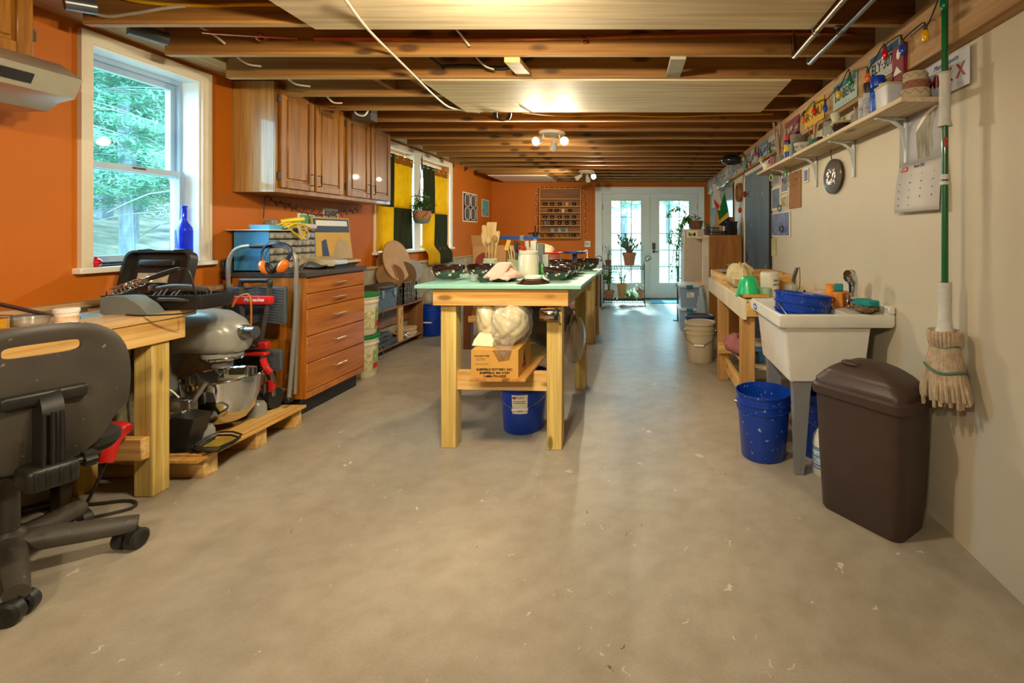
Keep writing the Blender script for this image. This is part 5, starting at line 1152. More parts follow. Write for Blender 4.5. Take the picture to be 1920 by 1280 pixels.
# tap
t = thing('tap', 'chrome tap with a thick curved spout on the back ledge of the sink', 'tap', (1.185, 2.72, .862))
b = B(); b.lathe([(.035, 0), (.04, .005), (.03, .02), (.0, .022)], n=24); b.bx(-.028, .028, -.10, .10, 0, .018, .008); b.done('base', chrome, t)
b = B(); b.tube([(0, 0, .01), (0, 0, .05), (0, 0, .09), (0, -.002, .13), (-.01, -.008, .165), (-.03, -.02, .19)], [.032, .026, .022, .024, .032, .036], 18, 5); b.sph((-.022, -.012, .178), .038, (1, 1, .95)); b.cyl((-.04, -.03, .19), (-.05, -.038, .198), .021); b.done('spout', chrome, t)
for sg in (-1, 1):
    b = B(); b.lathe([(.02, .015), (.018, .045), (.012, .055), (0, .056)], (0, sg*.075, 0), 16); b.tube([(0, sg*.075, .05), (-.04, sg*.095, .065), (-.065, sg*.11, .062)], [.01, .009, .012], 8, 3); b.done('handle', chrome, t)
# tilted bucket in the sink
tl = MX.Translation((0, 0, .0)) @ MX.Rotation(math.radians(7), 4, 'Y')
bucket('bucket', 'blue bucket sitting in the white sink', (.895, 2.80, .545), .127, .16, .392, bluep, .4, True, None, tl)
spg = {k: M('sponge_'+k, c, .9, var=.35, scale=12, bmp=.5) for k, c in (('orange', 'e88a24'), ('tan', 'd8843c'), ('teal', '1c8484'))}
for nm, p, sz, rz, k, l in (('sponge', (1.155, 2.94, .918), (.05, .07, .11), .3, 'orange', 'bright orange sponge standing on the sink ledge behind the tan one'), ('sponge', (1.165, 2.82, .90), (.055, .13, .085), -.75, 'tan', 'rusty orange car sponge on the sink ledge left of the tap'),
                            ('sponge', (1.165, 2.87, .962), (.05, .11, .035), -.4, 'teal', 'teal sponge lying on top of the orange sponges'), ('sponge', (1.185, 2.565, .915), (.07, .125, .032), .35, 'teal', 'teal sponge on the brown scrubber at the near end of the sink')):
    b = B(); b.ob((0, 0, sz[2]/2), sz, MX.Rotation(rz, 3, 'Z'), .008); o = b.done(nm, spg[k], org=(0, 0, 0)); o.location = (p[0], p[1], p[2]-.0); o.location.z = p[2]-sz[2]/2 if k != 'teal' else p[2]-sz[2]/2; tag(o, l, 'sponge')
crumple('scrubber', (1.18, 2.56, .862), (.05, .085, .02), M('brown_scrubber', '7a6040', .9, var=.5, scale=60, bmp=1), 31, 'brown woolly scrubber on the near end of the sink ledge', 'scrubber', amp=.2)
crumple('scrubber', (1.235, 2.655, .862), (.03, .04, .028), M('brown_scrubber', '7a6040', .9), 33, 'small brown scrubbing pad just behind the tap', 'scrubber', amp=.2)
# ---- buckets, jug under the sink
b1 = bucket('bucket', 'paint-splashed blue bucket on the floor in front of the sink leg', (.70, 2.80, 0), .126, .153, .375, bluep, 2.9)
bucket('bucket', 'blue bucket in shadow under the sink behind the near leg', (1.045, 2.83, 0), .126, .152, .37, bluep, .2)
t = thing('bleach_jug', 'white jug with blue bands and label on the floor behind the bin', 'jug', (.985, 2.585, 0), .3)
b = B(); b.lathe([(0, 0), (.066, 0), (.072, .008), (.072, .16), (.066, .20), (.045, .235), (.022, .25), (.02, .265)], n=32); b.done('body', M('jug_white', 'd4d4cc', .4), t)
b = B(); b.lathe([(.022, .255), (.026, .257), (.026, .285), (.022, .29), (0, .29)], n=20); b.done('cap', bluec, t)
b = B(); b.tube([(-.045, -.03, .215), (-.062, -.04, .23), (-.066, -.042, .19), (-.062, -.04, .15)], .012, 8, 4); b.done('handle', M('jug_white', 'd4d4cc', .4), t)
b = B()
for z in (.04, .055, .10, .135, .145): b.lathe([(.0722, z), (.0734, z+.001), (.0734, z+.005), (.0722, z+.006)], n=32)
b.done('band', inkb, t)
b = B(); b.lathe([(.0723, .06), (.0728, .061), (.0728, .132), (.0723, .133)], n=32); b.done('label', M('jug_label', 'a8c4d8', .5, var=.4, scale=50), t)
# ---- brown swing-lid bin
bp = M('bin_brown', '40302a', .45, var=.1, speck=('6c5c50', 50, .76))
t = thing('waste_bin', 'tall dark brown waste bin with a swing lid near the right wall', 'bin', (1.035, 2.195, 0), math.radians(-54.3))
b = B(); b.loft([rrect(-.185, .185, -.112, .112, .05, 0, 6), rrect(-.19, .19, -.118, .118, .052, .01, 6), rrect(-.205, .205, -.128, .128, .055, .30, 6), rrect(-.215, .215, -.135, .135, .055, .565, 6)]); b.done('body', bp, t)
b = B(); b.loft([rrect(-.222, .222, -.142, .142, .06, .535, 6), rrect(-.228, .228, -.148, .148, .06, .54, 6), rrect(-.228, .228, -.148, .148, .06, .575, 6), rrect(-.218, .218, -.138, .138, .055, .585, 6)], True, True); b.done('rim', bp, t)
def dome(x, y): 
    e = max(0, 1-(abs(x)/.213)**2.6); return .585+(.118*max(0, 1-(abs(x)/.219)**2.4)**.62)*max(0, 1-(abs(y)/.1395)**2.1)**.62
b = B(); b.loft([[V((x*k, y*k, dome(x*k, y*k) if k < .995 else .583)) for x, y, _ in rrect(-.215, .215, -.136, .136, .05, 0, 8)] for k in (1, .99, .97, .93, .86, .75, .6, .45, .3, .15, .02)], False, True); b.done('lid', bp, t)
b = B(); b.loft([[V((x*k, y*k, dome(x*k, y*k)+(.003 if k < 1 else -.002))) for x, y, _ in rrect(-.165, .165, -.112, .112, .03, 0, 6)] for k in (1, .985, .9, .75, .6, .4, .2, .02)], False, True)
b.sph((-.06, -.055, dome(-.06, -.055)-.002), .048, (1, .6, .3), 20); b.done('flap', bp, t)
# ---- mop hanging on the wall
t = thing('mop', 'mop with a green pole and white grips hanging on the right wall', 'mop', (1.225, 1.96, .57))
gp_ = M('green_pole', '0a6030', .25, var=.03, coat=.3); wg = M('grip_white', 'c8c8c4', .5, bmp=.25, scale=20)
MX_, MY_ = 1.226, 1.958
b = B(); b.cyl((MX_, MY_, .86), (MX_, MY_, 2.27), .0125); b.done('pole', gp_, t, w=True)
b = B(); b.lathe([(.012, 1.715), (.027, 1.715), (.021, 1.74), (.02, 1.90), (.022, 1.925), (.03, 1.932), (.012, 1.933)], (MX_, MY_, 0), 24); b.done('upper_grip', wg, t, w=True)
b = B(); b.lathe([(.013, 1.082), (.026, 1.083), (.025, 1.07), (.024, .95), (.028, .90), (.04, .875), (.03, .868), (0, .868)], (MX_, MY_, 0), 24); b.done('lower_grip', wg, t, w=True)
b = B(); b.lathe([(.0126, 1.50), (.017, 1.50), (.017, 1.52), (.0126, 1.52)], (MX_, MY_, 0), 20); b.lathe([(.0126, 1.478), (.018, 1.478), (.018, 1.492), (.0126, 1.492)], (MX_, MY_, 0), 20); b.done('ring', wg, t, w=True)
b = B(); b.loft([[V((MX_-.0128*math.cos(a), MY_-.0128*math.sin(a), z)) for a in (.9, 1.3, 1.7)] for z in (1.63, 1.67)], closed=False); b.done('sticker', M('pole_sticker', 'c03030', .5, var=.6, scale=90), t, w=True)
b = B(); r = random.Random(5)
for k in range(64):
    a = 2*math.pi*k/64*1.0; e = r.uniform(.75, 1.05); rx, ry = .068, .125
    ca, sa = math.cos(a), math.sin(a)
    x = lambda u: min(MX_+ca*rx*u, XR-.014)
    zb = .578+r.uniform(0, .05)+.02*(1+ca)
    b.tube([(x(.28), MY_+sa*.03, .885), (x(.55), MY_+sa*.06, .865), (x(.6), MY_+sa*.062, .82), (x(.8)*1, MY_+sa*ry*.72, .73), (x(e), MY_+sa*ry*e, .64), (x(e*.95), MY_+sa*ry*e, zb)], .0075, 6, 3)
for k in range(26):
    a = 2*math.pi*k/26; ca, sa = math.cos(a), math.sin(a)
    b.tube([(MX_+ca*.03, MY_+sa*.04, .865), (min(MX_+ca*.055, XR-.01), MY_+sa*.058, .885), (min(MX_+ca*.055, XR-.01), MY_+sa*.062, .845), (MX_+ca*.04, MY_+sa*.05, .82)], .0075, 6, 3)
o = b.done('strands', M('mop_yarn', 'b09c82', .95, var=.25, scale=30, bmp=.6), t, w=True); o['kind'] = 'stuff'
b = B()
for z, kx, ky in ((.83, .042, .064), (.735, .062, .096)): b.tube([(min(MX_+kx*math.cos(a), XR-.008), MY_+ky*math.sin(a), z+.006*math.sin(3*a)) for a in [2*math.pi*i/24 for i in range(24)]], .006, 6, 2, True)
b.done('stitched_band', M('mop_band', '56705e', .9), t, w=True)
b = B(); b.tube([(MX_, MY_, 2.265), (1.255, MY_, 2.265)], .004, 6, 1); b.done('hook', steel, t, w=True)
# ---- wall calendar
t = thing('calendar', 'wall calendar with a photo of a tall clay vase, hanging under the shelf', 'calendar', (1.305, 2.27, 1.38))
ca0, ca1 = 2.455, 2.085
def cal(u, v, d=0):  # u from left (far) to right (near), v up
    return V((1.311-.004-.055*max(0, .5-v)*2*(.8)*(.6+.4*math.sin(v*3))-d, ca0+(ca1-ca0)*u, 1.385+.475*v))
cp_ = M('calendar_paper', 'c8c6c4', .6, var=.03)
b = B(); b.grid(lambda u, v: cal(u, v*.48), 2, 8); b.done('month_page', cp_, t, w=True, solid=.002); b = B(); b.grid(lambda u, v: cal(u, .48+v*.52), 2, 4); b.done('photo_page', M('calendar_photo_paper', 'b4b6be', .5, var=.05), t, w=True, solid=.002)
b = B(); vs = M('vase_grey', '8a8676', .6, var=.6, scale=40, stretch=(1, 1, .2))
vp = [(u+.17, v) for u, v in ((.28, .52), (.33, .50), (.48, .50), (.56, .53), (.60, .62), (.58, .75), (.62, .86), (.70, .96), (.66, .97), (.50, .93), (.24, .80), (.25, .65))]
b.loft([[cal(u, v, .0015) for u, v in vp], [cal(u, v, .0022) for u, v in vp]]); pv = b.done('vase_picture', vs, t, w=True)
vp = [(u+.17, v) for u, v in ((.24, .80), (.50, .93), (.70, .975), (.64, .99), (.42, .945), (.26, .84))]
b = B(); b.loft([[cal(u, v, .0023) for u, v in vp], [cal(u, v, .0027) for u, v in vp]]); b.done('vase_mouth', white, pv, w=True)
b = B(); q = [(.08, .42), (.24, .42), (.24, .47), (.08, .47)]; b.loft([[cal(u, v, .002) for u, v in q], [cal(u, v, .0026) for u, v in q]]); b.done('logo', inkr, t, w=True)
txt('lettering', 'March 2022', .022, t, cal(.50, .455, .003), *RW, ink, fit=.085); txt('lettering', 'C', .02, t, cal(.13, .445, .004), *RW, white); txt('lettering', 'RM', .016, t, cal(.19, .445, .004), *RW, white)
n = 0
for rr in range(5):
    for cc in range(7):
        n += 1
        if n > 31 or cc % 2: continue
        txt('day_number', str(n), .010, t, cal(.10+.125*cc, .37-.075*rr, .003), *RW, ink)
# ---- long wall shelf with brackets
t = thing('wall_shelf', 'long white-bottomed board shelf on white brackets along the right wall', 'shelf', (1.215, 3.42, 1.855))
sb = WOOD('shelf_board', 'c8b494', 'e0d2b8', 'y', 7, .6, st=.05)
b = B(); b.bx(1.125, 1.309, 2.10, 4.76, 1.855, 1.877, .002); b.done('board', sb, t, w=True)
bm_ = M('bracket_white', 'c4ccd0', .4)
for y in (2.39, 2.985, 3.63, 4.30):
    b = B(); b.bx(1.15, 1.30, y-.011, y+.011, 1.845, 1.855, .002); b.bx(1.298, 1.310, y-.011, y+.011, 1.63, 1.85, .002)
    b.loft([[(x_, y+dy, z_) for x_, z_ in ((1.16, 1.846), (1.24, 1.846), (1.299, 1.80), (1.299, 1.68), (1.285, 1.76), (1.262, 1.81), (1.22, 1.835))] for dy in (-.003, .003)]); b.done('bracket', bm_, t, w=True)
ZS_ = 1.877
tag(txt('lettering', 'Ste', .05, t, (1.19, 4.55, 1.8545), (0, -1, 0), (-1, 0, 0), ink), None, None) if False else None
plate_n = [0]
def plate(y0, y1, zb, zt_, col, top, main, bot, mc, label, x=1.246, tilt=0, topc=None, tc=None, side=1):
    t = thing('licence_plate', label, 'licence plate', (x, (y0+y1)/2, zb))
    b = B(); b.bx(x-.003, x, min(y0, y1), max(y0, y1), zb, zt_, .001); o = b.done('plate', M('plate_'+col, col, .4, var=.06), t, w=True)
    W = abs(y1-y0); Hh = zt_-zb; yc = (y0+y1)/2; xx = x-.0036
    if topc: b = B(); b.bx(xx, x-.002, min(y0, y1)+.006, max(y0, y1)-.006, zb+Hh*.72, zt_-.005); b.done('top_band', M('pl_'+topc, topc, .4, var=.5, scale=25), t, w=True)
    if top: txt('lettering', top, Hh*.2, t, (xx-.0005, yc, zb+Hh*.84), *RW, M('pt_'+(tc or '1c4488'), tc or '1c4488', .5), fit=W*.55, shear=.2 if 'M' in top else 0)
    if main: txt('lettering', main, Hh*.52, t, (xx-.0005, yc, zb+Hh*.45), *RW, M('pm_'+mc, mc, .5), fit=W*.82, bold=.0012)
    if bot: txt('lettering', bot, Hh*.13, t, (xx-.0005, yc, zb+Hh*.10), *RW, M('pm_'+mc, mc, .5), fit=W*.45)
    return t
plate(2.215, 1.915, ZS_, ZS_+.155, 'c0c8d4', 'Massachusetts', 'MMK X', '', 'a01c30', 'white licence plate with red letters leaning at the near end of the wall shelf', x=1.30)
plate(2.645, 2.335, 2.085, 2.235, 'b8bcbc', '', 'ELY·3074', '- - - - -', '1c2024', 'white licence plate with a blue mountain band nearest the mop on the beam', topc='2c5478')
plate(3.15, 2.80, 2.075, 2.235, 'a4bcb4', '', 'BU· BENZ', '- - - -', '1c3c38', 'pale green licence plate second from the mop on the beam', topc='48788c')
plate(3.70, 3.31, 2.075, 2.235, 'd0a41c', '', 'R·70U', '', '5a4008', 'yellow licence plate on the beam', tc='5a4008')
plate(4.18, 3.84, 2.075, 2.235, '7a2834', '', '91R 44', '', 'c8b8b0', 'maroon licence plate on the beam above the pottery tools')
for i, (y, c, l, mc) in enumerate(((4.45, 'a8b0b4', 'grey licence plate on the beam just past the maroon one', '2c4460'), (4.83, '8cb0cc', 'blue and white licence plate on the beam by the green bulb', '1c3c78'), (5.22, 'b4bcc0', 'white licence plate on the beam above the slate blue door', '3c4a50'), (5.62, '98b4c4', 'pale blue licence plate above the door, with red bulb before it', '1c4474'), (6.02, 'a4a8a0', 'dull grey licence plate at the far side of the blue door', '30363c'), (6.42, '9cacb8', 'grey-blue licence plate above the round mirror', '2c3c50'), (6.82, 'b0b4b4', 'farthest licence plate, next to the plastic sheet on the beam', '384048'))):
    plate(y+.32, y, 2.07, 2.225, c, '', ('4R 821', 'VT 306', 'KLP 19', '73 DRU', '18·204', 'CBN 55', '226 PX')[i], '', mc, l, topc='4a6e8c' if i % 2 else None)
# ---- beam light string
t = thing('light_string', 'string of big coloured bulbs draped along the beam over the right wall', 'string lights', (1.225, 4.0, 2.1))
bulbs = [(1770, 6, 'g'), (1735, 66, 'y'), (1692, 92, 'b'), (1659, 101, 'r'), (1627, 145, 'o'), (1593, 152, 'g'), (1572, 177, 'y'), (1547, 202, 'b'), (1527, 208, 'r'), (1506, 224, 'o'), (1461, 290, 'y'), (1443, 282, 'g'), (1428, 297, 'y'), (1422, 290, 'b'), (1417, 287, 'r'), (1407, 311, 'o'), (1400, 312, 'g'), (1394, 297, 'y')]
bc = {k: M('bulb_'+k, c, .15, var=.03, coat=.4) for k, c in (('g', '0c7048'), ('y', 'e8b010'), ('b', '1448b0'), ('r', 'c81418'), ('o', 'e4641c'))}
wire = [(1.235, 1.6, 2.27)]; 
for i, (px, py, k) in enumerate(bulbs):
    x = 1.222; y = yX(px, x); z = zY(py, y)
    b = B(); b.lathe([(0, -.03), (.010, -.026), (.0165, -.008), (.014, .012), (.008, .022)], (x, y, z), 16); o = b.done('bulb', bc[k], t, w=True)
    b = B(); b.cyl((x, y, z+.02), (x, y, z+.038), .009, n=10); b.done('socket', dgrey, o, w=True)
    wire += [(x+.006, y-.02, z+.05), (x, y, z+.04), (x+.006, y+.03, z+.055+.012*(i % 3))]
wire.sort(key=lambda p: p[1])
wire += [(1.235, yX(1396, 1.235), 2.06), (1.27, yX(1393, 1.27), 1.95), (1.28, yX(1391, 1.28), 1.8), (1.28, yX(1387, 1.28), 1.62)]
b = B(); b.tube(wire, .0035, 5, 3); b.done('wire', M('green_black_wire', '1c2418', .5), t, w=True)
for px, py in ((1397, 363), (1388, 393)):
    y = yX(px, 1.27); z = zY(py, y); b = B(); b.lathe([(0, -.05), (.02, -.03), (.025, 0), (.01, .03)], (1.265, y, z), 12); b.done('red_bulb', bc['r'], t, w=True)
# ---- things on the wall shelf
def on_shelf(px, x): return V((x, yX(px, x), ZS_))
ct = {k: M('pot_'+k, c, .75, var=.12, bmp=.15) for k, c in (('cream', 'b8a68c'), ('terra', '94604a'))}
q = on_shelf(1716, 1.215)
for r, z, h, k, l in ((.060, 0, .042, 'cream', 'cream carved pot at the bottom of the stack on the wall shelf'), (.051, .042, .036, 'terra', 'terracotta carved pot in the middle of the stack on the wall shelf'), (.050, .078, .040, 'cream', 'cream pot with zigzag carving on top of the stack')):
    t = thing('carved_pot', l, 'pot', (q.x, q.y, ZS_+z)); b = B(); b.lathe([(0, 0), (r*.88, 0), (r, h*.3), (r, h*.85), (r*.94, h), (r*.85, h), (r*.85, h*.2), (0, h*.2)], n=32); b.done('body', ct[k], t)
    b = B(); b.tube([((r+.0005)*math.cos(a), (r+.0005)*math.sin(a), h*(.35 if i % 2 else .8)) for i, a in enumerate([2*math.pi*i/18 for i in range(18)])], .0012, 4, 1, True); b.done('carving', M('carve_dark', '5a4434', .8), t)
t = thing('white_tub', 'square white tub with a cream lid on the wall shelf', 'tub', on_shelf(1672, 1.20))
b = B(); b.loft([rrect(-.05, .05, -.055, .055, .008, 0), rrect(-.055, .055, -.06, .06, .008, .105)]); b.done('body', M('tub_white', 'c8ccd4', .35), t); b = B(); b.bx(-.058, .058, -.062, .062, .105, .118, .003); b.cyl((-.03, .03, .118), (-.03, .03, .135), .016); b.done('lid', M('tub_lid', 'c0b48c', .5), t)
t = thing('painted_block', 'maroon block painted with white mountains standing behind the white tub', 'block', (1.255, yX(1692, 1.255), ZS_))
yb_ = 0; b = B(); b.bx(-.025, .02, -.055, .05, 0, .31, .002); b.done('block', M('maroon_paint', '7a1c2c', .5), t)
for z, s in ((.10, .03), (.185, .035)): b = B(); b.loft([[(-.0255-.001*k, s*yy_, z+s*zz_) for yy_, zz_ in ((-1.2, -.4), (1.2, -.4), (.5, .3), (.1, .8), (-.5, .2))] for k in (0, 1)]); b.done('mountain', white, t)
b = B(); b.loft([[(-.0255-.001*k, -.01+.016*math.cos(a), .265+.024*math.sin(a)) for a in [2*math.pi*i/16 for i in range(16)]] for k in (0, 1)]); b.done('moon', white, t)
def can(px, x, r, h, body, cap, label, capr=None, lbl=None):
    t = thing('spray_can', label, 'can', on_shelf(px, x)); b = B(); hb = h*.72
    b.lathe([(0, 0), (r, 0), (r, hb), (r*.8, hb+.01), (0, hb+.012)], n=24); b.done('body', body, t)
    cr_ = capr or r; b = B(); b.lathe([(cr_*.96, hb), (cr_, hb+.005), (cr_, h-.01), (cr_*.92, h), (0, h)], n=24, c0=True); b.done('cap', cap, t)
    b = B(); b.lathe([(r+.0003, hb*.15), (r+.0009, hb*.16), (r+.0009, hb*.8), (r+.0003, hb*.81)], n=24); b.done('label', lbl or paper, t); return t
pal = M('can_print', '9a9ca4', .5, var=.5, scale=70)
can(1646, 1.195, .036, .20, bluec, bluec, 'blue spray can with a big blue cap on the wall shelf', lbl=M('can_blue_print', '2c5cc0', .4, var=.6, scale=50))
can(1629, 1.20, .028, .20, M('can_white', 'b8b8b8', .4), black, 'tall white spray can with a black cap beside the blue one', lbl=pal)
can(1619, 1.185, .026, .13, M('can_white', 'b8b8b8', .4), M('can_white', 'b8b8b8', .4), 'short white aerosol left of the tall white can', lbl=pal)
def jar(px, x, r, h, label, mat=jarg, sticks=0, scol='b8966a', L=.1, seed=1, name='jar'):
    t = thing(name, label, 'jar', on_shelf(px, x)); b = B(); b.lathe([(0, 0), (r*.94, 0), (r, h*.1), (r, h*.8), (r*.9, h*.9), (r*.92, h), (r*.86, h), (r*.94, h*.1), (0, h*.06)], n=28); b.done('body', mat, t)
    rr = random.Random(seed)
    return t
def sticks(px, x, n, L, cols, label, spread=.035, seed=1, rad=.003, group=None):
    rr = random.Random(seed); q = on_shelf(px, x)
    for i in range(n):
        c = cols[i % len(cols)]; b = B(); a = rr.uniform(0, 6.28); s = rr.uniform(.3, 1)*spread; e = V((math.cos(a)*s, math.sin(a)*s*1.3, L*rr.uniform(.8, 1)))
        b.tube([q+V((-e.x*.2, -e.y*.2, .01)), q+e*.7, q+e], [rad, rad, rad*1.6], 6, 1); tag(b.done('brush', M('stick_'+c, c, .6)), label, 'brush', group or label)
jar(1609, 1.205, .04, .075, 'squat glass jar holding wooden sticks on the wall shelf'); sticks(1609, 1.205, 5, .12, ('a08c70', '8a7458'), 'wooden stick in the squat glass jar on the wall shelf', seed=2)
t = thing('dark_bowl', 'wide dark glazed bowl of brushes on the wall shelf', 'bowl', on_shelf(1583, 1.215)); b = B(); b.lathe([(0, 0), (.05, 0), (.07, .03), (.075, .065), (.071, .065), (.06, .02), (0, .01)], n=30); b.done('body', glz, t)
b = B(); b.lathe([(.0752, .058), (.078, .062), (.078, .07), (.0715, .07)], n=30); b.done('rim', M('tan_rim', '9a8448', .4), t)
sticks(1583, 1.215, 6, .13, ('b8a078', '9a845c'), 'brush lying in the wide dark bowl on the wall shelf', .06, 4)
b = B(); q = on_shelf(1570, 1.225); b.tube([q+V((0, .0, .06)), q+V((0, .02, .12)), q+V((0, .035, .16))], [.018, .026, .03], 10); tag(b.done('wide_brush', M('pale_bristle', 'c8c8b8', .8, var=.2, scale=40)), 'wide pale-bristled brush standing in the dark bowl', 'brush')
jar(1556, 1.205, .045, .12, 'large clear jar on the wall shelf left of the dark bowl')
jar(1538, 1.21, .03, .06, 'small black jar on the wall shelf', black); jar(1526, 1.215, .036, .075, 'teal glass jar of thin brushes on the wall shelf', glassm('teal_glass', '6aa898', .35, .1))
sticks(1526, 1.215, 9, .19, ('c8a878', 'a83c30', '8c6c4c', 'd0b888'), 'thin brush in the teal jar on the wall shelf', .05, 6)
t = thing('patterned_bowl', 'cream bowl with black swirls at the shelf edge', 'bowl', on_shelf(1507, 1.20)); b = B(); b.lathe([(0, 0), (.035, 0), (.062, .03), (.072, .075), (.069, .075), (.058, .03), (0, .01)], n=32); b.done('body', M('bowl_cream', 'b8b4a4', .5), t)
b = B()
for k in range(9):
    a0 = 2*math.pi*k/9; R = .066; b.tube([V(((R+.002)*math.cos(a0+.018*w_*math.cos(w_*.9)/.1*.1*2), (R+.002)*math.sin(a0+.018*w_*math.cos(w_*.9)*2*.1/.1), .05+.0025*w_*math.sin(w_*.9))) for w_ in range(8)], .0016, 4, 2)
b.done('swirls', ink, t)
t = thing('grey_pot', 'tall grey carved pot behind the swirl bowl on the wall shelf', 'pot', on_shelf(1497, 1.245)); b = B(); b.lathe([(0, 0), (.04, 0), (.05, .08), (.062, .14), (.066, .19), (.06, .19), (.045, .1), (0, .02)], n=28); b.done('body', M('pot_grey', '7c7468', .8, var=.3, bmp=.4), t); b = B(); b.tube([(0, 0, .19), (0, .01, .21), (0, .0, .26)], [.04, .014, .004], 10); b.done('black_finial', black, t)
b = B(); q = on_shelf(1489, 1.185); b.bx(q.x-.03, q.x+.03, q.y-.04, q.y+.04, ZS_, ZS_+.11, .003); tag(b.done('slate_box', M('slate_card', '6a7a7c', .6)), 'slate grey card box on the wall shelf beside the swirl bowl', 'box')
t = thing('spray_can', 'blue and yellow lubricant can with a red cap on the wall shelf', 'can', on_shelf(1477, 1.185)); b = B(); b.lathe([(0, 0), (.032, 0), (.032, .15), (.02, .165), (0, .165)], n=24); b.done('body', M('can_navy', '1c2c7c', .35), t)
b = B(); b.lathe([(.0323, .07), (.033, .071), (.033, .125), (.0323, .126)], n=24); b.done('label', M('can_yellow', 'd8c020', .4), t); b = B(); b.lathe([(.022, .16), (.026, .165), (.024, .20), (.0, .205)], n=20); b.done('cap', red, t)
txt('lettering', 'WD', .03, t, (-.033, .0, .098), (0, -1, 0), (0, 0, 1), inkb, w=False, fit=.03)
jar(1462, 1.20, .035, .09, 'clear jar of tall dowels on the wall shelf'); 
for i, (dx, dy, L) in enumerate(((-.01, .02, .40), (.005, .0, .37), (.015, -.02, .30), (-.015, -.01, .27))):
    b = B(); q = on_shelf(1462, 1.20); b.tube([q+V((0, 0, .012)), q+V((dx*2, dy*5+.06*L, L))], [.010, .011], 8, 1); tag(b.done('dowel', M('dowel_wood', 'a08468', .6)), ('tallest wooden dowel leaning in the jar on the wall shelf', 'second tallest dowel leaning in the jar on the wall shelf', 'third tallest dowel in the jar on the wall shelf', 'shortest dowel in the jar on the wall shelf')[i], 'dowel')
for px, c, h, l in ((1449, 'a02828', .10, 'red tin on the wall shelf left of the dowels'), (1455, '3c342c', .08, 'dark little tin between the red tin and the dowel jar')):
    b = B(); b.lathe([(0, 0), (.026, 0), (.026, h), (0, h)], on_shelf(px, 1.18), 20); tag(b.done('tin', M('tin_'+c, c, .4, var=.4, scale=60)), l, 'tin')
t = thing('funnel', 'white spouted cup at the far end of the wall shelf', 'cup', on_shelf(1437, 1.18)); b = B(); b.lathe([(0, 0), (.03, 0), (.034, .07), (.03, .07), (.026, .01), (0, .01)], n=20); b.done('body', white, t); b = B(); b.tube([(-.02, .02, .05), (-.04, .06, .10), (-.045, .075, .12)], [.014, .01, .006], 8); b.done('spout', white, t)
b = B(); q = on_shelf(1441, 1.25); b.bx(q.x-.03, q.x+.03, q.y-.04, q.y+.05, ZS_, ZS_+.10, .003); tag(b.done('brown_box', M('brown_card', '7a6444', .7)), 'small brown box behind the white cup at the far shelf end', 'box')
# hanging under the shelf
t = thing('wall_plaque', 'oval dark carved plaque hanging under the wall shelf', 'plaque', (1.30, 3.29, 1.555))
pm = M('plaque', '33200e', .35, var=.8, scale=40, coat=.15, bmp=.6)
b = B(); ov = [(math.cos(2*math.pi*i/40), math.sin(2*math.pi*i/40)) for i in range(40)]
b.loft([[(1.308, 3.29+.16*c, 1.67+.118*s) for c, s in ov], [(1.292, 3.29+.16*c, 1.67+.118*s) for c, s in ov], [(1.284, 3.29+.14*c, 1.67+.10*s) for c, s in ov]]); b.done('disc', pm, t, w=True)
b = B(); r = random.Random(8)
for i in range(60):
    a, d = r.uniform(0, 6.28), math.sqrt(r.uniform(0, .45)); c = V((1.283, 3.29+.13*d*math.cos(a), 1.665+.09*d*math.sin(a))); v = V((0, r.gauss(0, 1), r.gauss(0, 1))).normalized()*.010; b.tube([c-v, c+v], .0018, 4, 1)
o = b.done('silver_inlay', M('inlay', 'c8c0b4', .25, metal=.7), t, w=True); o['kind'] = 'stuff'
b = B(); b.tube([(1.29, 3.29, 1.785), (1.28, 3.29, 1.83), (1.285, 3.29, 1.856)], .003, 6, 2); b.done('hanger', black, t, w=True)
for px, py, c, l in ((1446, 333, '9cc04c', 'pale green key ring hanging at the far end of the wall shelf'), (1472, 327, '3c8a30', 'green strap loop hanging from the wall shelf'), (1470, 338, '6c4c7c', 'purple ring hanging below the green strap'), (1461, 390, '2c6870', 'teal ring hanging on the blue framed notice'), (1465, 429, '2a3038', 'dark ring hanging on the lower blue picture')):
    x = 1.285 if py > 380 else 1.22; y = yX(px, x); z = zY(py, y); b = B(); b.tube([(x, y+.05*math.cos(a), z+.028*math.sin(a)) for a in [2*math.pi*i/18 for i in range(18)]], .006, 6, 2, True)
    if py < 335: b.tube([(x, y, z+.028), (x, y, 1.856)], .004, 5, 1)
    tag(b.done('key_ring', M('ring_'+c, c, .4)), l, 'ring')
def rpic(name, label, px0, px1, py0, py1, mat, border=None, m=.1, curl=0, x=1.309):
    y0, y1 = yX(px0, x), yX(px1, x); ym = (y0+y1)/2; z1, z0 = zY(py0, ym), zY(py1, ym)
    t = thing(name, label, 'picture', (x, ym, z0)); b = B(); b.bx(x-.004, x, y1, y0, z0, z1); b.done('sheet', border or mat, t, w=True)
    if border: b = B(); W = y0-y1; b.bx(x-.0052, x-.0039, y1+W*m, y0-W*m, z0+(z1-z0)*m, z1-(z1-z0)*m); b.done('print', mat, t, w=True)
    return t
rpic('framed_notice', 'white-framed dark blue notice beside the slate blue door', 1447, 1464, 350, 394, M('notice_blue', '3c4a74', .5, var=.4, scale=14), paper)
rpic('photo_sheet', 'strip of small dark photos under the far end of the wall shelf', 1465, 1479, 330, 361, M('dark_photos', '4a4450', .4, var=.6, scale=25), paper, .08)
rpic('photo_sheet', 'dark photo tucked directly beneath the far shelf end beside the blue door', 1447, 1463, 324, 346, M('dark_photos2', '5a5658', .4, var=.6, scale=20), paper, .06)
rpic('small_card', 'small ochre and white card between the blue pictures and kraft paper', 1464, 1475, 368, 389, M('ochre_card', 'b09a6c', .6, var=.6, scale=30), paper, .08)
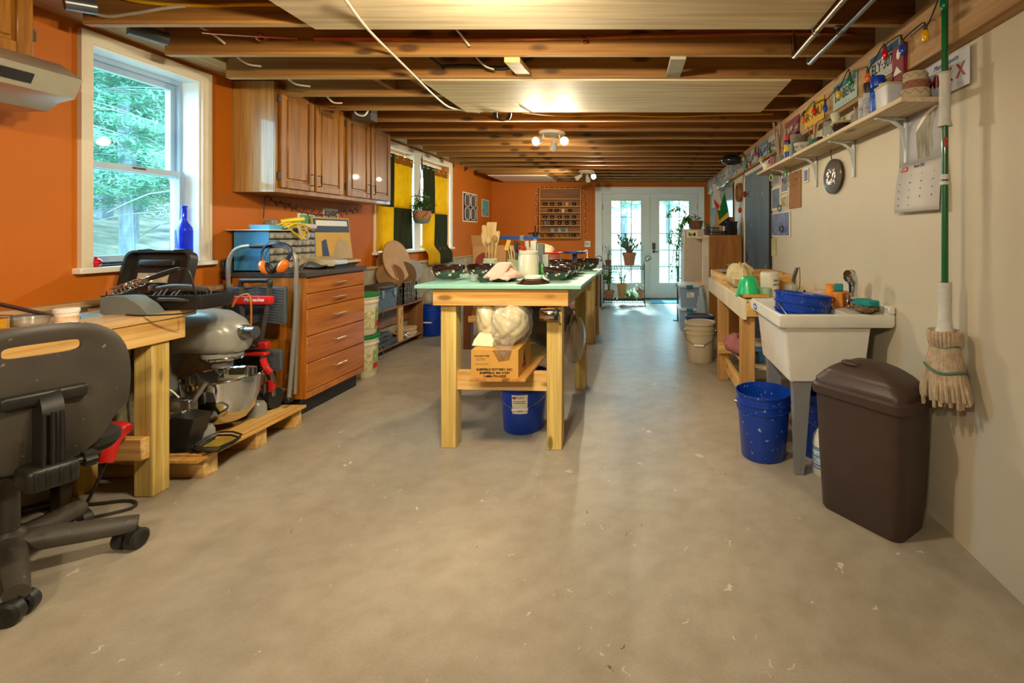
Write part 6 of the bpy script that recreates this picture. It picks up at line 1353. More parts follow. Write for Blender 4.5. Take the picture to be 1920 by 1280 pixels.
rpic('blue_print', 'large blue and violet picture low on the wall by the blue door', 1446, 1482, 398, 443, M('violet_print', '5a6490', .5, var=.7, scale=22), paper, .04)
rpic('kraft_paper', 'hanging sheet of brown kraft paper', 1480, 1502, 322, 390, M('kraft', '9a6c44', .8, var=.08))
rpic('small_print', 'tiny blue print with a white border right of the kraft paper', 1508, 1516, 316, 342, M('tiny_print', '505c8c', .5, var=.5, scale=20), paper)
t = rpic('note', 'yellow handwritten note taped below the blue pictures', 1444, 1455, 446, 480, M('note_yellow', 'c8c088', .7, var=.06))
b = B()
for k in range(7): b.bx(1.3038, 1.3049, 4.74, 4.86-.015*(k % 3), 1.13+.017*k, 1.133+.017*k)
b.done('handwriting', M('note_ink', '5a5a4a', .7), t, w=True)
# ================================================ RIGHT SIDE, FURTHER IN
t = thing('pine_bench', 'pine bench on thick legs between the sink and the far cupboard', 'bench', (.98, 3.95, 0))
zb = .84
b = B(); b.bx(.69, 1.305, 3.21, 4.86, zb-.02, zb, .002); b.done('top', WOOD('pale_bench', 'cdb890', 'e2d2ae', 'y', 6, .6, st=.06), t, w=True)
b = B(); b.bx(.662, .69, 3.19, 4.86, zb-.13, zb+.004, .003); b.done('front_apron', M('painted_pine', 'd2c6aa', .6, var=.12, scale=4), t, w=True)
b = B(); b.bx(.69, 1.305, 3.19, 3.23, zb-.11, zb-.02, .003); b.done('end_apron', pinex, t, w=True)
wlz = WOOD('leg_pine', 'b08040', 'd0a466', 'z', 9, .6, st=.06, kn=.1)
for x, y in ((.665, 3.24), (.665, 4.22), (1.2, 3.24), (1.2, 4.7)): B().bx(x, x+.09, y, y+.09, 0, zb-.02, .003).done('leg', wlz, t, w=True)
b = B(); b.bx(.655, 1.29, 4.17, 4.215, .245, .335, .003); b.done('cross_rail', pinex, t, w=True)
b = B(); b.bx(.70, .74, 3.33, 4.22, .12, .21, .003); b.done('side_rail', piney, t, w=True)
b = B(); b.bx(.72, 1.29, 3.34, 4.3, .335, .352, .002); b.done('shelf', plyw, t, w=True)
b = B(); b.bx(.74, .9, 3.5, 4.1, .352, .40); b.done('shelf_block', M('white_shelf', 'c8c0b0', .5), t, w=True)
crumple('cloth', (.74, 3.75, .353), (.10, .17, .07), M('rose_cloth', '9c5e62', .9, bmp=.3), 41, 'dusty rose cloth spilling off the lower shelf of the pine bench', 'cloth')
t = thing('wooden_tray', 'pine box frame sitting on the far end of the bench', 'tray', (.98, 4.5, zb))
b = B(); b.bx(.675, .715, 4.18, 4.84, zb, zb+.085, .003); b.done('side', piney, t, w=True); b = B(); b.bx(1.26, 1.30, 4.18, 4.84, zb, zb+.085, .003); b.done('side', piney, t, w=True)
b = B(); b.bx(.675, 1.30, 4.14, 4.18, zb, zb+.085, .003); b.done('end', pinex, t, w=True); b = B(); b.bx(.675, 1.30, 4.80, 4.84, zb, zb+.085, .003); b.done('end', pinex, t, w=True)
pg = M('grey_glaze', '9aa2a8', .35, var=.06)
for i, (z, r, l) in enumerate(((0, .15, 'lowest pale grey plate stacked in the pine frame on the bench'), (.026, .145, 'second pale grey plate in the stack on the bench'), (.052, .155, 'top broad grey plate under the white bowl on the bench'))):
    b = B(); b.lathe([(0, 0), (r*.55, 0), (r, .024), (r-.004, .028), (r*.55, .006), (0, .006)], (.87, 4.5, zb+.02+z), 36); tag(b.done('plate', pg), l, 'plate')
b = B(); b.bx(.74, 1.1, 4.3, 4.7, zb, zb+.019); tag(b.done('board', piney), 'thin board lying inside the pine frame under the plates', 'board')
b = B(); b.lathe([(0, 0), (.05, 0), (.085, .05), (.09, .052), (.082, .05), (.048, .006), (0, .006)], (.87, 4.5, zb+.10), 32); tag(b.done('bowl', M('white_bowl', 'c4c6c4', .3)), 'white wide-rimmed bowl on top of the grey plates on the bench', 'bowl')
crumple('cloth_bag', (.80, 3.95, zb), (.11, .17, .095), M('beige_cloth', 'cbb98c', .85, var=.15, bmp=.5), 44, 'crumpled beige cloth bag on the bench behind the green bowl', 'bag', amp=.2)
t = thing('mixing_bowl', 'bright green bowl standing upside down on the bench', 'bowl', (.745, 3.40, zb))
b = B(); b.lathe([(.09, 0), (.093, .004), (.09, .012), (.084, .014), (.075, .06), (.062, .105), (.05, .132), (.046, .137), (.03, .135), (0, .133)], n=44); b.done('body', M('bright_green', '14b46c', .3, var=.04, coat=.3), t)
t = thing('white_canister', 'upturned white plastic canister with handwriting on the bench', 'canister', (.905, 3.44, zb))
b = B(); b.lathe([(.064, 0), (.066, .01), (.066, .15), (.062, .164), (.052, .17), (0, .17)], n=36); b.done('body', M('canister_white', 'd0ccbc', .4), t)
txt('lettering', 'Sours', .026, t, (.028, -.0625, .115), (.92, .40, 0), (0, 0, 1), ink, w=False, fit=.04); txt('lettering', 'wipes B', .02, t, (.028, -.0625, .085), (.92, .40, 0), (0, 0, 1), ink, w=False, fit=.05)
b = B(); b.lathe([(0, 0), (.03, 0), (.034, .06), (.03, .065), (0, .065)], (.86, 3.36, zb), 20); tag(b.done('green_pot', M('pale_green_pot', '94b894', .4)), 'small pale green pot in front of the white canister', 'pot')
t = thing('glass_jar', 'clear jar of tools on the bench behind the sink', 'jar', (1.05, 3.42, zb)); b = B(); b.lathe([(0, 0), (.045, 0), (.047, .07), (.04, .085), (.036, .085), (.043, .07), (.043, .006), (0, .006)], n=28); b.done('body', jarg, t)
t = thing('masher', 'tool with a dark grey handle and steel wire standing in the clear jar', 'utensil', (1.055, 3.42, zb+.008)); b = B(); b.tube([(.01, 0, .09), (.025, 0, .15), (.04, 0, .19)], [.011, .014, .011], 12, 3); b.done('handle', M('tool_grey', '3c3c44', .45), t)
b = B(); b.tube([(0, 0, 0), (.01, 0, .09)], .004, 6, 1); b.tube([(.042, 0, .188), (.058, 0, .185), (.056, 0, .05), (.02, .01, .0)], .004, 6, 3); b.done('wire', steel, t)
b = B(); b.bx(.96, 1.12, 3.62, 3.72, zb, zb+.11, .003); tag(b.done('small_carton', cardb), 'small brown box on the bench behind the jar of tools', 'box')
t = thing('kettle_lid', 'dark domed lid with a knob on the bench end by the sink', 'lid', (1.10, 3.28, zb)); b = B(); b.lathe([(.045, 0), (.045, .012), (.03, .035), (.012, .042), (0, .043)], n=28, c0=True); b.done('dome', dgrey, t); b = B(); b.sph((0, 0, .05), .009); b.done('knob', black, t)
b = B(); b.bx(1.18, 1.28, 3.22, 3.34, zb, zb+.055, .004); tag(b.done('pink_tub', M('pink_tub', 'c8a898', .5)), 'low pale pink tub on the bench end against the wall', 'tub')
for i, (x, y, rz, z) in enumerate(((.80, 3.34, .05, 0), (.79, 3.28, .1, .012))):
    t = thing('notebook', ('white spiral notebook lying at the near corner of the bench', 'brown-covered spiral notebook on top at the bench corner')[i], 'notebook', (x-.03, y, zb+z), rz)
    b = B(); b.bx(-.09, .09, -.04, .06, 0, .011, .001); b.done('pages', paper if i == 0 else cardb, t)
    b = B()
    for k in range(9): b.tube([(-.09+.004*math.cos(a), -.035+.011*k, .006+.008*math.sin(a)) for a in [2*math.pi*q/8 for q in range(8)]], .0012, 4, 1, True)
    b.done('spiral', dgrey, t)
crumple('paper_bag', (.74, 3.17, .70), (.05, .03, .06), M('beige_cloth', 'cbb98c', .85), 47, 'beige rag hanging over the end of the bench beside the sink', 'rag') if False else None
for z, l in ((.10, 'blue and white packet on the floor under the sink end of the bench'), ):
    b = B(); b.bx(.80, .95, 3.45, 3.6, .352, .44, .003); tag(b.done('packet', M('blue_packet', '4c80c0', .5, var=.6, scale=30)), 'blue and white packet on the low shelf of the pine bench', 'packet')
# lidded white pail
bucket('lidded_pail', 'cream lidded pail with a wire handle standing in front of the pine bench', (.582, 4.88, 0), .128, .147, .385, M('pail_cream', 'c4b496', .45, var=.05), -.2, True, None, None, M('pail_lid', 'c8b8a0', .45, var=.08))
bucket('lidded_pail', 'pail with a dark blue lid just behind the cream pail', (.63, 5.32, 0), .13, .152, .37, M('pail_blue', '2c4470', .45), .3, True, None, None, M('lid_navy', '1c3058', .4))
# storage boxes
def storage(z, l):
    t = thing('storage_box', l, 'box', (.615, 6.55, z)); t.scale = (.84, 1, 1)
    b = B(); b.loft([rrect(-.13, .13, -.19, .19, .02, 0), rrect(-.15, .15, -.21, .21, .02, .255), rrect(-.16, .16, -.22, .22, .02, .26), rrect(-.16, .16, -.22, .22, .02, .275)]); b.done('body', glassm('bin_plastic', '9ab4d0', .6, .25), t)
    b = B(); b.loft([rrect(-.165, .165, -.225, .225, .02, .272), rrect(-.168, .168, -.228, .228, .02, .28), rrect(-.168, .168, -.228, .228, .02, .295), rrect(-.14, .14, -.2, .2, .02, .304)]); b.done('lid', M('box_lid', 'c4ccd8', .4), t)
    b = B(); b.bx(-.05, .05, -.236, -.22, .25, .30, .004); b.done('latch', M('latch_teal', '1c6a74', .4), t)
    b = B(); b.bx(-.04, .07, -.2125, -.2085, .14, .20); b.done('label', paper, t); b = B()
    for k in range(3): b.bx(-.033, .055-.02*k, -.2135, -.2125, .152+.016*k, .158+.016*k)
    b.done('label_lines', ink, t); return t
storage(0, 'lower translucent storage box with a teal clip'); storage(.306, 'upper translucent storage box with a teal clip, on top of the other')
t = thing('locker', 'tall narrow cream metal locker behind the storage boxes', 'cabinet', (.75, 7.4, 0)); lk = M('locker_cream', 'b8ac98', .45, var=.05)
b = B(); b.bx(.605, .90, 7.05, 7.7, 0, 1.345, .006); b.done('body', lk, t, w=True)
b = B(); b.bx(.645, .80, 7.043, 7.051, 1.225, 1.325, .001); o = b.done('sticker', paper, t, w=True); b = B(); b.bx(.68, .77, 7.041, 7.0435, 1.245, 1.285); b.bx(.665, .69, 7.041, 7.0435, 1.245, 1.30); b.bx(.745, .77, 7.041, 7.0435, 1.25, 1.30); b.done('sticker_print', M('olive_print', '8a9430', .5, var=.4, scale=30), o, w=True)
t = thing('wood_cabinet', 'oak-sided cupboard with a pale front edge against the right wall', 'cabinet', (1.05, 6.55, 0))
b = B(); b.bx(.86, 1.285, 6.25, 6.95, 0, 1.262, .003); b.done('side', WOOD('oak_ply', '8a5420', 'b4762c', 'z', 5, .4, knots=False, st=.12), t, w=True)
b = B(); b.bx(.775, .86, 6.25, 6.29, 0, 1.262, .003); b.done('stile', M('pale_edge', 'd0c4ac', .5), t, w=True)
b = B(); b.bx(.755, .862, 6.24, 6.95, 1.215, 1.235, .002); b.bx(.755, .862, 6.24, 6.95, .60, .62, .002); b.done('shelf_edge', WOOD('pale_shelf', 'c8a878', 'dcc49c', 'y', 6, .5, knots=False), t, w=True)
crumple('foil_bag', (.74, 6.05, 0), (.06, .08, .30), glassm('clear_bag2', 'c8d8e4', .4, .15), 51, 'clear crumpled bag standing beside the far cupboard', 'bag')
b = B(); b.cyl((.52, 7.15, .012), (.52, 7.15, .80), .014); b.cyl((.52, 7.15, 0), (.52, 7.15, .012), .07, n=24); tag(b.done('stand_pole', M('teal_metal', '2c5a68', .4, metal=.5)), 'thin dark teal floor stand beside the storage boxes', 'stand')
# plants
terra = M('terracotta', 'b07a5a', .8, var=.12, bmp=.1); brownpot = M('brown_pot', '7a5038', .75, var=.35, scale=14, bmp=.3); soil = M('soil', '2c2018', .95)
leafg = M('leaf_green', '5a9a4c', .45, var=.4, scale=14); leafj = M('jade_leaf', '6c9c70', .35, var=.3, scale=14); leafs = M('spider_leaf', '8cb860', .5, var=.35, scale=14); stem = M('stem', '6c6a4c', .8)
def leaf(b, p, d, L, W, up=(0, 0, 1), bend=.15, n=3):
    d = V(d).normalized(); s = d.cross(V(up)); s = s.normalized() if s.length > 1e-3 else V((1, 0, 0)); u = s.cross(d)
    rows = []
    for i in range(n+1):
        q = i/n; w_ = W*math.sin(math.pi*min(.97, q*.92+.05))**.8; c = V(p)+d*L*q-V((0, 0, 1))*bend*L*q*q
        rows.append([c-s*w_/2, c+u*W*.06, c+s*w_/2] if False else [c-s*w_/2+u*W*.08, c, c+s*w_/2+u*W*.08])
    b.loft(rows, closed=False)
def pot(t, r, h, mat, z=0):
    b = B(); b.lathe([(0, z), (r*.68, z), (r*.9, z+h*.78), (r, z+h*.79), (r, z+h), (r*.92, z+h), (r*.86, z+h*.8), (r*.6, z+.01), (0, z+.01)], n=32); b.done('pot', mat, t)
    b = B(); b.cyl((0, 0, z+h*.86), (0, 0, z+h*.9), r*.88, n=24); b.done('soil', soil, t)
def plant(label, loc, r, h, mat, kind, H_=.3, seed=1, name='potted_plant', n=12):
    t = thing(name, label, 'plant', loc); pot(t, r, h, mat); rr = random.Random(seed); sb = B(); lb = B()
    if kind == 'jade':
        for i in range(n):
            a = rr.uniform(0, 6.28); e = V((math.cos(a)*r*rr.uniform(.8, 2.2), math.sin(a)*r*rr.uniform(.5, 1.7), h+H_*rr.uniform(.35, 1))); m = V((e.x*.4, e.y*.4, h+(e.z-h)*.55))
            sb.tube([(e.x*.15, e.y*.15, h*.85), m, e], [.012, .008, .004], 6, 3)
            for k in range(14):
                q = m.lerp(e, rr.uniform(.1, 1.05)); d = V((rr.gauss(0, 1), rr.gauss(0, 1), rr.gauss(.4, .5))); leaf(lb, q, d, H_*.2, H_*.11, bend=.05)
        m_ = leafj
    elif kind == 'spider':
        for i in range(60):
            a = rr.uniform(0, 6.28); el = rr.uniform(.2, 1.2); leaf(lb, (0, 0, h*.9), (math.cos(a)*math.cos(el), math.sin(a)*math.cos(el), math.sin(el)), H_*rr.uniform(.7, 1.3), .013, bend=.55, n=6)
        sb.cyl((0, 0, h*.8), (0, 0, h*.95), r*.2); m_ = leafs
    else:
        for i in range(n):
            a = rr.uniform(0, 6.28); top = V((math.cos(a)*r*rr.uniform(.2, 1.4), math.sin(a)*r*rr.uniform(.2, 1.4), h+H_*rr.uniform(.45, 1))); sb.tube([(math.cos(a)*r*.2, math.sin(a)*r*.2, h*.8), (top.x*.35, top.y*.35, h+(top.z-h)*.5), top], [.007, .005, .003], 5, 3)
            for k in range(12):
                u = rr.uniform(.35, 1); q = V((top.x*u, top.y*u, h+(top.z-h)*u)); a2 = rr.uniform(0, 6.28); leaf(lb, q, (math.cos(a2), math.sin(a2), rr.uniform(-.2, .6)), H_*.24, H_*.09, bend=.3)
        m_ = leafg
    sb.done('stems', stem, t); lb.done('leaves', m_, t); return t
# iron plant stand by the doors
PX0, PX1, PY0, PY1 = -.71, .03, 8.55, 8.85
iron = M('wrought_iron', '2a2c2c', .5, metal=.4)
t = thing('plant_stand', 'black wrought iron two-tier plant stand before the french doors', 'stand', (-.34, 8.7, 0))
def scroll(c, r, sg, n=22): return [V((c[0]+sg*r*(1-i/n*.75)*math.cos(-1.57+i*.42), c[1], c[2]+r*(1-i/n*.75)*math.sin(-1.57+i*.42))) for i in range(n)]
for x, sg in ((PX0, -1), (PX1, 1)):
    b = B()
    for y in (PY0, PY1): b.tube([(x+sg*.03, y, 0), (x, y, .06), (x, y, .4), (x, y, .72)], .008, 6, 2)
    b.tube([(x, PY0, .70), (x, PY0, .80)]+scroll((x+sg*.06, PY0, .83), .075, sg)[4:], .007, 6, 2); b.beam((x, PY0, .4), (x, PY1, .4), .008, .008); b.done('side_frame', iron, t, w=True)
for z in (.11, .70):
    b = B()
    for y in (PY0, PY1): b.bx(PX0, PX1, y-.006, y+.006, z-.006, z+.006); b.bx(PX0, PX1, y-.005, y+.005, z-.055, z-.046)
    for k in range(13): x = PX0+(PX1-PX0)*k/12; b.bx(x-.004, x+.004, PY0, PY1, z-.003, z+.003)
    for k in range(8): x = PX0+(PX1-PX0)*(k+.5)/8; b.tube([(x+.03*math.cos(a), PY0-.002, z-.026+.022*math.sin(a)) for a in [2*math.pi*i/10 for i in range(10)]], .004, 5, 2, True)
    b.done('shelf', iron, t, w=True)
plant('leafy green plant in a large terracotta pot on the stand upper shelf', (-.24, 8.70, .706), .125, .235, terra, 'jade', .31, 3, n=22)
plant('small pale plant in a little brown pot at the left of the stand upper shelf', (-.62, 8.70, .706), .06, .10, brownpot, 'leafy', .26, 5, n=4)
plant('tall long-leaved plant in a terracotta pot at the left of the lower shelf', (-.60, 8.68, .116), .10, .15, terra, 'leafy', .52, 8, n=9)
plant('leafy plant in a tan pot at the back of the lower shelf', (-.37, 8.76, .116), .10, .26, M('tan_pot', 'b89464', .7), 'leafy', .30, 11, n=7)
plant('spider plant with arching pale leaves on the lower shelf', (-.21, 8.66, .116), .10, .08, M('olive_pot', '6a6a3c', .7), 'spider', .27, 13)
plant('small trailing plant in a little terracotta pot at the right of the lower shelf', (-.045, 8.72, .116), .075, .15, terra, 'leafy', .12, 17, n=5)
b = B(); b.bx(.15, 1.0, 8.85, 9.38, 0, .012, .004); tag(b.done('door_mat', M('mat_blue', '4c7c88', .9, var=.3, scale=60)), 'blue-grey door mat lying before the right-hand french door', 'mat')
b = B(); b.bx(-.86, -.75, 8.1, 8.5, 0, .62, .003); b.done('case', M('dark_case', '2c3034', .4), None) if False else b.bm.free()
t = thing('framed_board', 'pale-framed dark board leaning beside the plant stand', 'board', (-.80, 8.2, 0)); b = B()
for q in ((-.12, -.10, 0, .62), (.10, .12, 0, .62), (-.12, .12, 0, .03), (-.12, .12, .59, .62)): b.bx(q[0], q[1], -.012, .012, q[2], q[3])
b.done('frame', M('pale_frame', 'a8b8c0', .5), t); b = B(); b.bx(-.10, .10, -.004, .004, .03, .59); b.done('panel', dgrey, t)
# trailing plant on the locker
t = thing('trailing_plant', 'trailing plant in a brown pot on the locker, vines hanging before the door', 'plant', (.80, 7.28, 1.345))
b = B(); b.lathe([(0, 0), (.075, 0), (.10, .05), (.108, .12), (.112, .13), (.10, .13), (.09, .05), (0, .02)], n=32); b.done('pot', brownpot, t)
b = B(); b.cyl((0, 0, .10), (0, 0, .112), .098, n=24); b.done('soil', soil, t)
rr = random.Random(9); sb = B(); lb = B()
for i in range(11):
    x = -.16-.034*i*.9+rr.uniform(-.03, .03); yy = rr.uniform(-.16, .1); zl = -rr.uniform(.15, .85) if i < 9 else rr.uniform(.05, .3)
    pts = [V((-.05, 0, .11)), V((-.14, yy*.4, .17)), V((-.21, yy, .08)), V((x*.9-.02, yy, zl*.4)), V((max(x, -.42), yy, zl))]
    if i >= 9: pts = [V((-.05, 0, .11)), V((-.15, -.03, .25)), V((-.3, -.06, .33)), V((-.40-.03*(i-9), -.08, .22))]
    sb.tube(pts, .004, 5, 4); ps = smoothpts(pts, 10)
    for p in ps[::2]:
        for k in range(2):
            a = rr.uniform(0, 6.28); leaf(lb, p+V((rr.gauss(0, .015), rr.gauss(0, .02), rr.gauss(0, .012))), (math.cos(a), math.sin(a)*.6, -.5+rr.gauss(0, .4)), rr.uniform(.04, .065), .028, bend=.2)
for i in range(5):
    a = rr.uniform(0, 6.28); e = V((math.cos(a)*.09, math.sin(a)*.09, .12+rr.uniform(.05, .16))); sb.tube([(0, 0, .1), e*.6+V((0, 0, .06)), e], .004, 5, 2)
    for k in range(8): a2 = rr.uniform(0, 6.28); leaf(lb, e.lerp(V((0, 0, .12)), rr.uniform(0, .6)), (math.cos(a2), math.sin(a2), .3), .06, .032)
sb.done('stems', stem, t); lb.done('leaves', leafg, t)
# things on the oak cupboard
zc = 1.262
t = thing('wire_basket', 'dark openwork basket on the oak cupboard', 'basket', (.93, 6.5, zc)); b = B(); b.bx(-.085, .085, -.1, .1, 0, .008)
for z in (.04, .10): 
    for q in ((-.085, .085, -.1, -.09), (-.085, .085, .09, .1), (-.085, -.075, -.1, .1), (.075, .085, -.1, .1)): b.bx(*q, z-.008, z+.004)
for k in range(7): x = -.08+.16*k/6; b.bx(x-.005, x+.005, -.1, -.09, 0, .1); b.bx(x-.005, x+.005, .09, .1, 0, .1)
b.done('basket', black, t)
plant('small bright green plant behind the dark basket on the oak cupboard', (.90, 6.75, zc), .05, .08, brownpot, 'leafy', .16, 23, n=5)
b = B(); b.bx(1.03, 1.10, 6.40, 6.55, zc, zc+.055, .004); tag(b.done('small_box', black), 'low black box between the basket and the black bin on the oak cupboard', 'box')
t = thing('black_bin', 'glossy black square bin on the oak cupboard', 'bin', (1.175, 6.45, zc)); b = B(); b.loft([rrect(-.065, .065, -.08, .08, .01, 0), rrect(-.075, .075, -.09, .09, .01, .165), rrect(-.082, .082, -.097, .097, .01, .165), rrect(-.082, .082, -.097, .097, .01, .18), rrect(-.07, .07, -.085, .085, .01, .18), rrect(-.06, .06, -.075, .075, .01, .01)]); b.done('body', M('gloss_black', '141414', .25), t)
b = B(); b.lathe([(0, 0), (.03, 0), (.03, .10), (.012, .13), (.012, .155), (0, .155)], (1.268, 6.62, zc), 18); tag(b.done('bottle', M('dark_green_bottle', '1c4a34', .2)), 'dark green bottle beside the black bin on the oak cupboard', 'bottle')
b = B(); b.loft([[(x_+.0, 7.0+dy-.0, z_) for x_, z_ in ((1.0, zc), (1.16, zc), (1.15, zc+.12), (1.10, zc+.17), (1.11, zc+.30), (1.06, zc+.33), (1.02, zc+.30), (1.03, zc+.17), (.99, zc+.10))] for dy in (-.10, -.085)]); tag(b.done('cutting_board', M('pale_board', 'b8946a', .6, var=.1)), 'pale shaped wooden board standing at the back of the oak cupboard', 'board')
b = B(); b.bx(1.20, 1.28, 6.72, 6.74, zc, zc+.25, .003); tag(b.done('wood_block', M('brown_block', '8a5c38', .6)), 'small brown wooden board standing behind the black bin', 'board')
t = thing('small_flag', 'green flag with yellow and black points hanging from the beam', 'flag', (1.09, 6.5, 1.42))
b = B(); fl = lambda u, v, k: V((1.005+.15*u+.012*math.sin(7*v), 6.5+.02*math.sin(6*u+3*v)+k, 1.40+.44*v))
def fq(nm, mat, poly, k): bb = B(); bb.loft([[fl(u, v, k) for u, v in poly], [fl(u, v, k-.0015) for u, v in poly]]); bb.done(nm, mat, t, w=True)
b.bm.free()
fq('cloth', M('flag_green', '0c6c34', .8), [(.62, 1.0), (1.0, .45), (.98, .30), (.15, .12), (.0, .42), (.25, .52)], 0); fq('band', M('flag_yellow', 'd8a810', .8), [(1.0, .40), (1.02, .28), (.06, .0), (.0, .10)], -.003); fq('point', M('flag_yellow', 'd8a810', .8), [(.0, .44), (.3, .60), (.26, .44)], -.003); fq('dark_field', M('flag_black', '1a1a1c', .8), [(1.02, .27), (1.02, .06), (.55, -.05), (.1, .0)], -.0035)
b = B(); b.tube([(1.10, 6.5, 1.83), (1.12, 6.5, 2.0), (1.25, 6.52, 2.1)], .003, 5, 1); b.done('cord', black, t, w=True)
t = thing('small_flag', 'white and red flag hanging from the beam behind the green one', 'flag', (1.06, 7.1, 1.62))
b = B(); b.loft([[(1.04, 7.2, 2.02), (1.09, 7.2, 2.02), (1.20, 7.2, 1.66), (1.14, 7.2, 1.58), (1.07, 7.2, 1.78)], [(1.04, 7.198, 2.02), (1.09, 7.198, 2.02), (1.20, 7.198, 1.66), (1.14, 7.198, 1.58), (1.07, 7.198, 1.78)]]); b.done('cloth', M('flag_white', 'd8ccc8', .8, var=.06), t, w=True)
b = B(); b.loft([[(1.06, 7.196, 1.80), (1.07, 7.196, 1.72), (1.14, 7.196, 1.57), (1.20, 7.196, 1.64)], [(1.06, 7.195, 1.80), (1.07, 7.195, 1.72), (1.14, 7.195, 1.57), (1.20, 7.195, 1.64)]]); b.done('red_band', red, t, w=True)
b = B(); b.tube([(1.065, 7.2, 2.02), (1.1, 7.2, 2.1), (1.25, 7.2, 2.15)], .003, 5, 1); b.done('cord', black, t, w=True)
t = thing('round_mirror', 'round mirror with a deep wooden rim on the right wall', 'mirror', (1.31, 6.36, 1.71)); q = MX.Rotation(math.radians(-90), 3, 'Y')
b = B(); b.lathe([(.105, 0), (.125, 0), (.125, .05), (.105, .05), (.105, 0)], (1.308, 6.45, 1.83), 36, q); b.done('rim', WOOD('rim_wood', '8a5c30', 'b08048', 'z', 8, .5, knots=False), t, w=True)
b = B(); b.lathe([(0, .004), (.106, .004), (.106, .01), (0, .01)], (1.308, 6.45, 1.83), 36, q); b.done('glass', M('mirror', 'd8dcdc', .05, metal=1, var=.01), t, w=True)
t = thing('wall_mirror', 'wide dark-edged mirror pane on the right wall behind the flags', 'mirror', (1.308, 7.6, 1.38))
b = B(); b.bx(1.298, 1.311, 6.95, 8.1, 1.40, 2.0); b.done('glass', M('dull_mirror', '9c9484', .15, metal=.7, var=.1), t, w=True); b = B(); b.bx(1.294, 1.312, 6.92, 6.95, 1.38, 2.02); b.done('edge', black, t, w=True)
b = B(); b.bx(1.285, 1.31, 8.35, 9.0, 1.28, 1.75, .002); tag(b.done('dark_board', M('brown_panel', '4a4440', .6, var=.5, scale=14)), 'dark brown patterned panel on the wall nearest the french doors', 'board')
b = B()
b.grid(lambda u, v: V((1.244-.006-.006*math.sin(23*u)*math.sin(9*v+5*u)-.012*v*(1-v)*math.sin(14*u), 6.95+2.1*u, 2.015+.24*v+.012*math.sin(19*u)*(1-v))), 60, 8); tag(b.done('plastic_sheet', M('grey_plastic_sheet', 'b4bcc0', .25, var=.3, scale=8, coat=.3), solid=.002), 'crinkled grey plastic sheeting pinned along the far end of the beam', 'sheet')
# far wall cup shelf
t = thing('cup_shelf', 'wooden wall rack with seven compartments of little cups', 'shelf', (-1.60, YF, 1.19))
sx0, sx1, sz0, sz1, sy = -2.0, -1.19, 1.19, 2.155, YF-.10
cwb = WOOD('rack_back', '7a4818', '9a6428', 'x', 6, .6, knots=False)
cwx = WOOD('rack_wood', 'c08038', 'deaa5c', 'x', 8, .5, knots=False); cwz = WOOD('rack_wood_z', 'b8742c', 'd49a4c', 'z', 8, .5, knots=False)
b = B(); b.bx(sx0, sx1, YF-.012, YF-.002, sz0, sz1); b.done('back', cwb, t, w=True)
for x in (sx0, sx1-.018): B().bx(x, x+.018, sy, YF-.01, sz0, sz1, .002).done('side', cwz, t, w=True)
rows = [447, 436, 424, 411, 396, 383.5, 371]
rows = [sz0, sz0+.115, sz0+.255, sz0+.38, sz0+.505, sz0+.64, sz0+.81, sz1-.014]
rows = [sz0, 1.30, 1.43, 1.55, 1.675, 1.80, 1.94, sz1-.014]
for z in rows: B().bx(sx0+.018, sx1-.018, sy, YF-.012, z, z+.017, .002).done('shelf_board', cwx, t, w=True)
cm = {'d': M('cup_dark', '30201c', .25, var=.5, scale=25), 'w': M('cup_white', 'c8b8a8', .3), 'p': M('cup_pink', 'd0a090', .4), 'b': M('cup_blue', '7c9ca8', .3, var=.3, scale=25), 'y': M('cup_tan', '8a6a30', .35, var=.5, scale=25), 'g': M('cup_grey', '6c6458', .35, var=.4, scale=25)}
layout = [('bottom', 0, 'ydyyyd', 0), ('second lowest', 1, 'bbb', 1), ('third from the bottom', 2, 'gdddd', 2), ('middle', 3, 'ddddd', 0), ('third from the top', 4, 'ddwd', 0), ('second highest', 5, 'dddpd', 0)]
onm = ['first', 'second', 'third', 'fourth', 'fifth', 'sixth']; cn = {'d': 'dark glazed', 'w': 'white-splashed', 'p': 'pink', 'b': 'blue-grey handled', 'y': 'tan and brown', 'g': 'tall grey'}
xs6 = {6: (-1.905, -1.785, -1.68, -1.58, -1.46, -1.34), 5: (-1.89, -1.755, -1.61, -1.47, -1.33), 4: (-1.79, -1.665, -1.545, -1.41), 3: (-1.76, -1.62, -1.48)}
for nm, ri, s_, kd in layout:
    for i, c in enumerate(s_):
        x = xs6[len(s_)][i]; z = rows[ri]+.014; hgt = .07 if kd != 2 else .085
        t = thing('cup', f'{cn[c]} cup, {onm[i]} from left, {nm} row of wall rack', 'cup', (x, YF-.058, z), 0, 'little cups in the wall rack')
        b = B(); r = .042
        pr = [(0, 0), (r*.5, 0), (r*.55, .006), (r*.8, hgt*.4), (r, hgt), (r*.93, hgt), (r*.7, hgt*.4), (0, .012)] if kd != 1 else [(0, 0), (r*.8, 0), (r*.95, hgt*.3), (r*.9, hgt), (r*.82, hgt), (r*.8, .01), (0, .01)]
        b.lathe(pr, n=20); b.done('body', cm[c], t)
        if c in 'dwg': b = B(); b.sph((.0, -r*.74, hgt*.5), .012, (1, .35, 1), 8); b.done('motif', cm['w'], t)
        if kd == 1: b = B(); b.tube([(r*.85, -.01, hgt*.8), (r*1.5, -.015, hgt*.7), (r*1.5, -.015, hgt*.35), (r*.85, -.01, hgt*.2)], .005, 6, 3); b.done('handle', cm[c], t)
t = thing('light_string', 'string of tiny white lights hung around the wall rack of cups', 'string lights', (-1.6, YF-.03, 1.1))
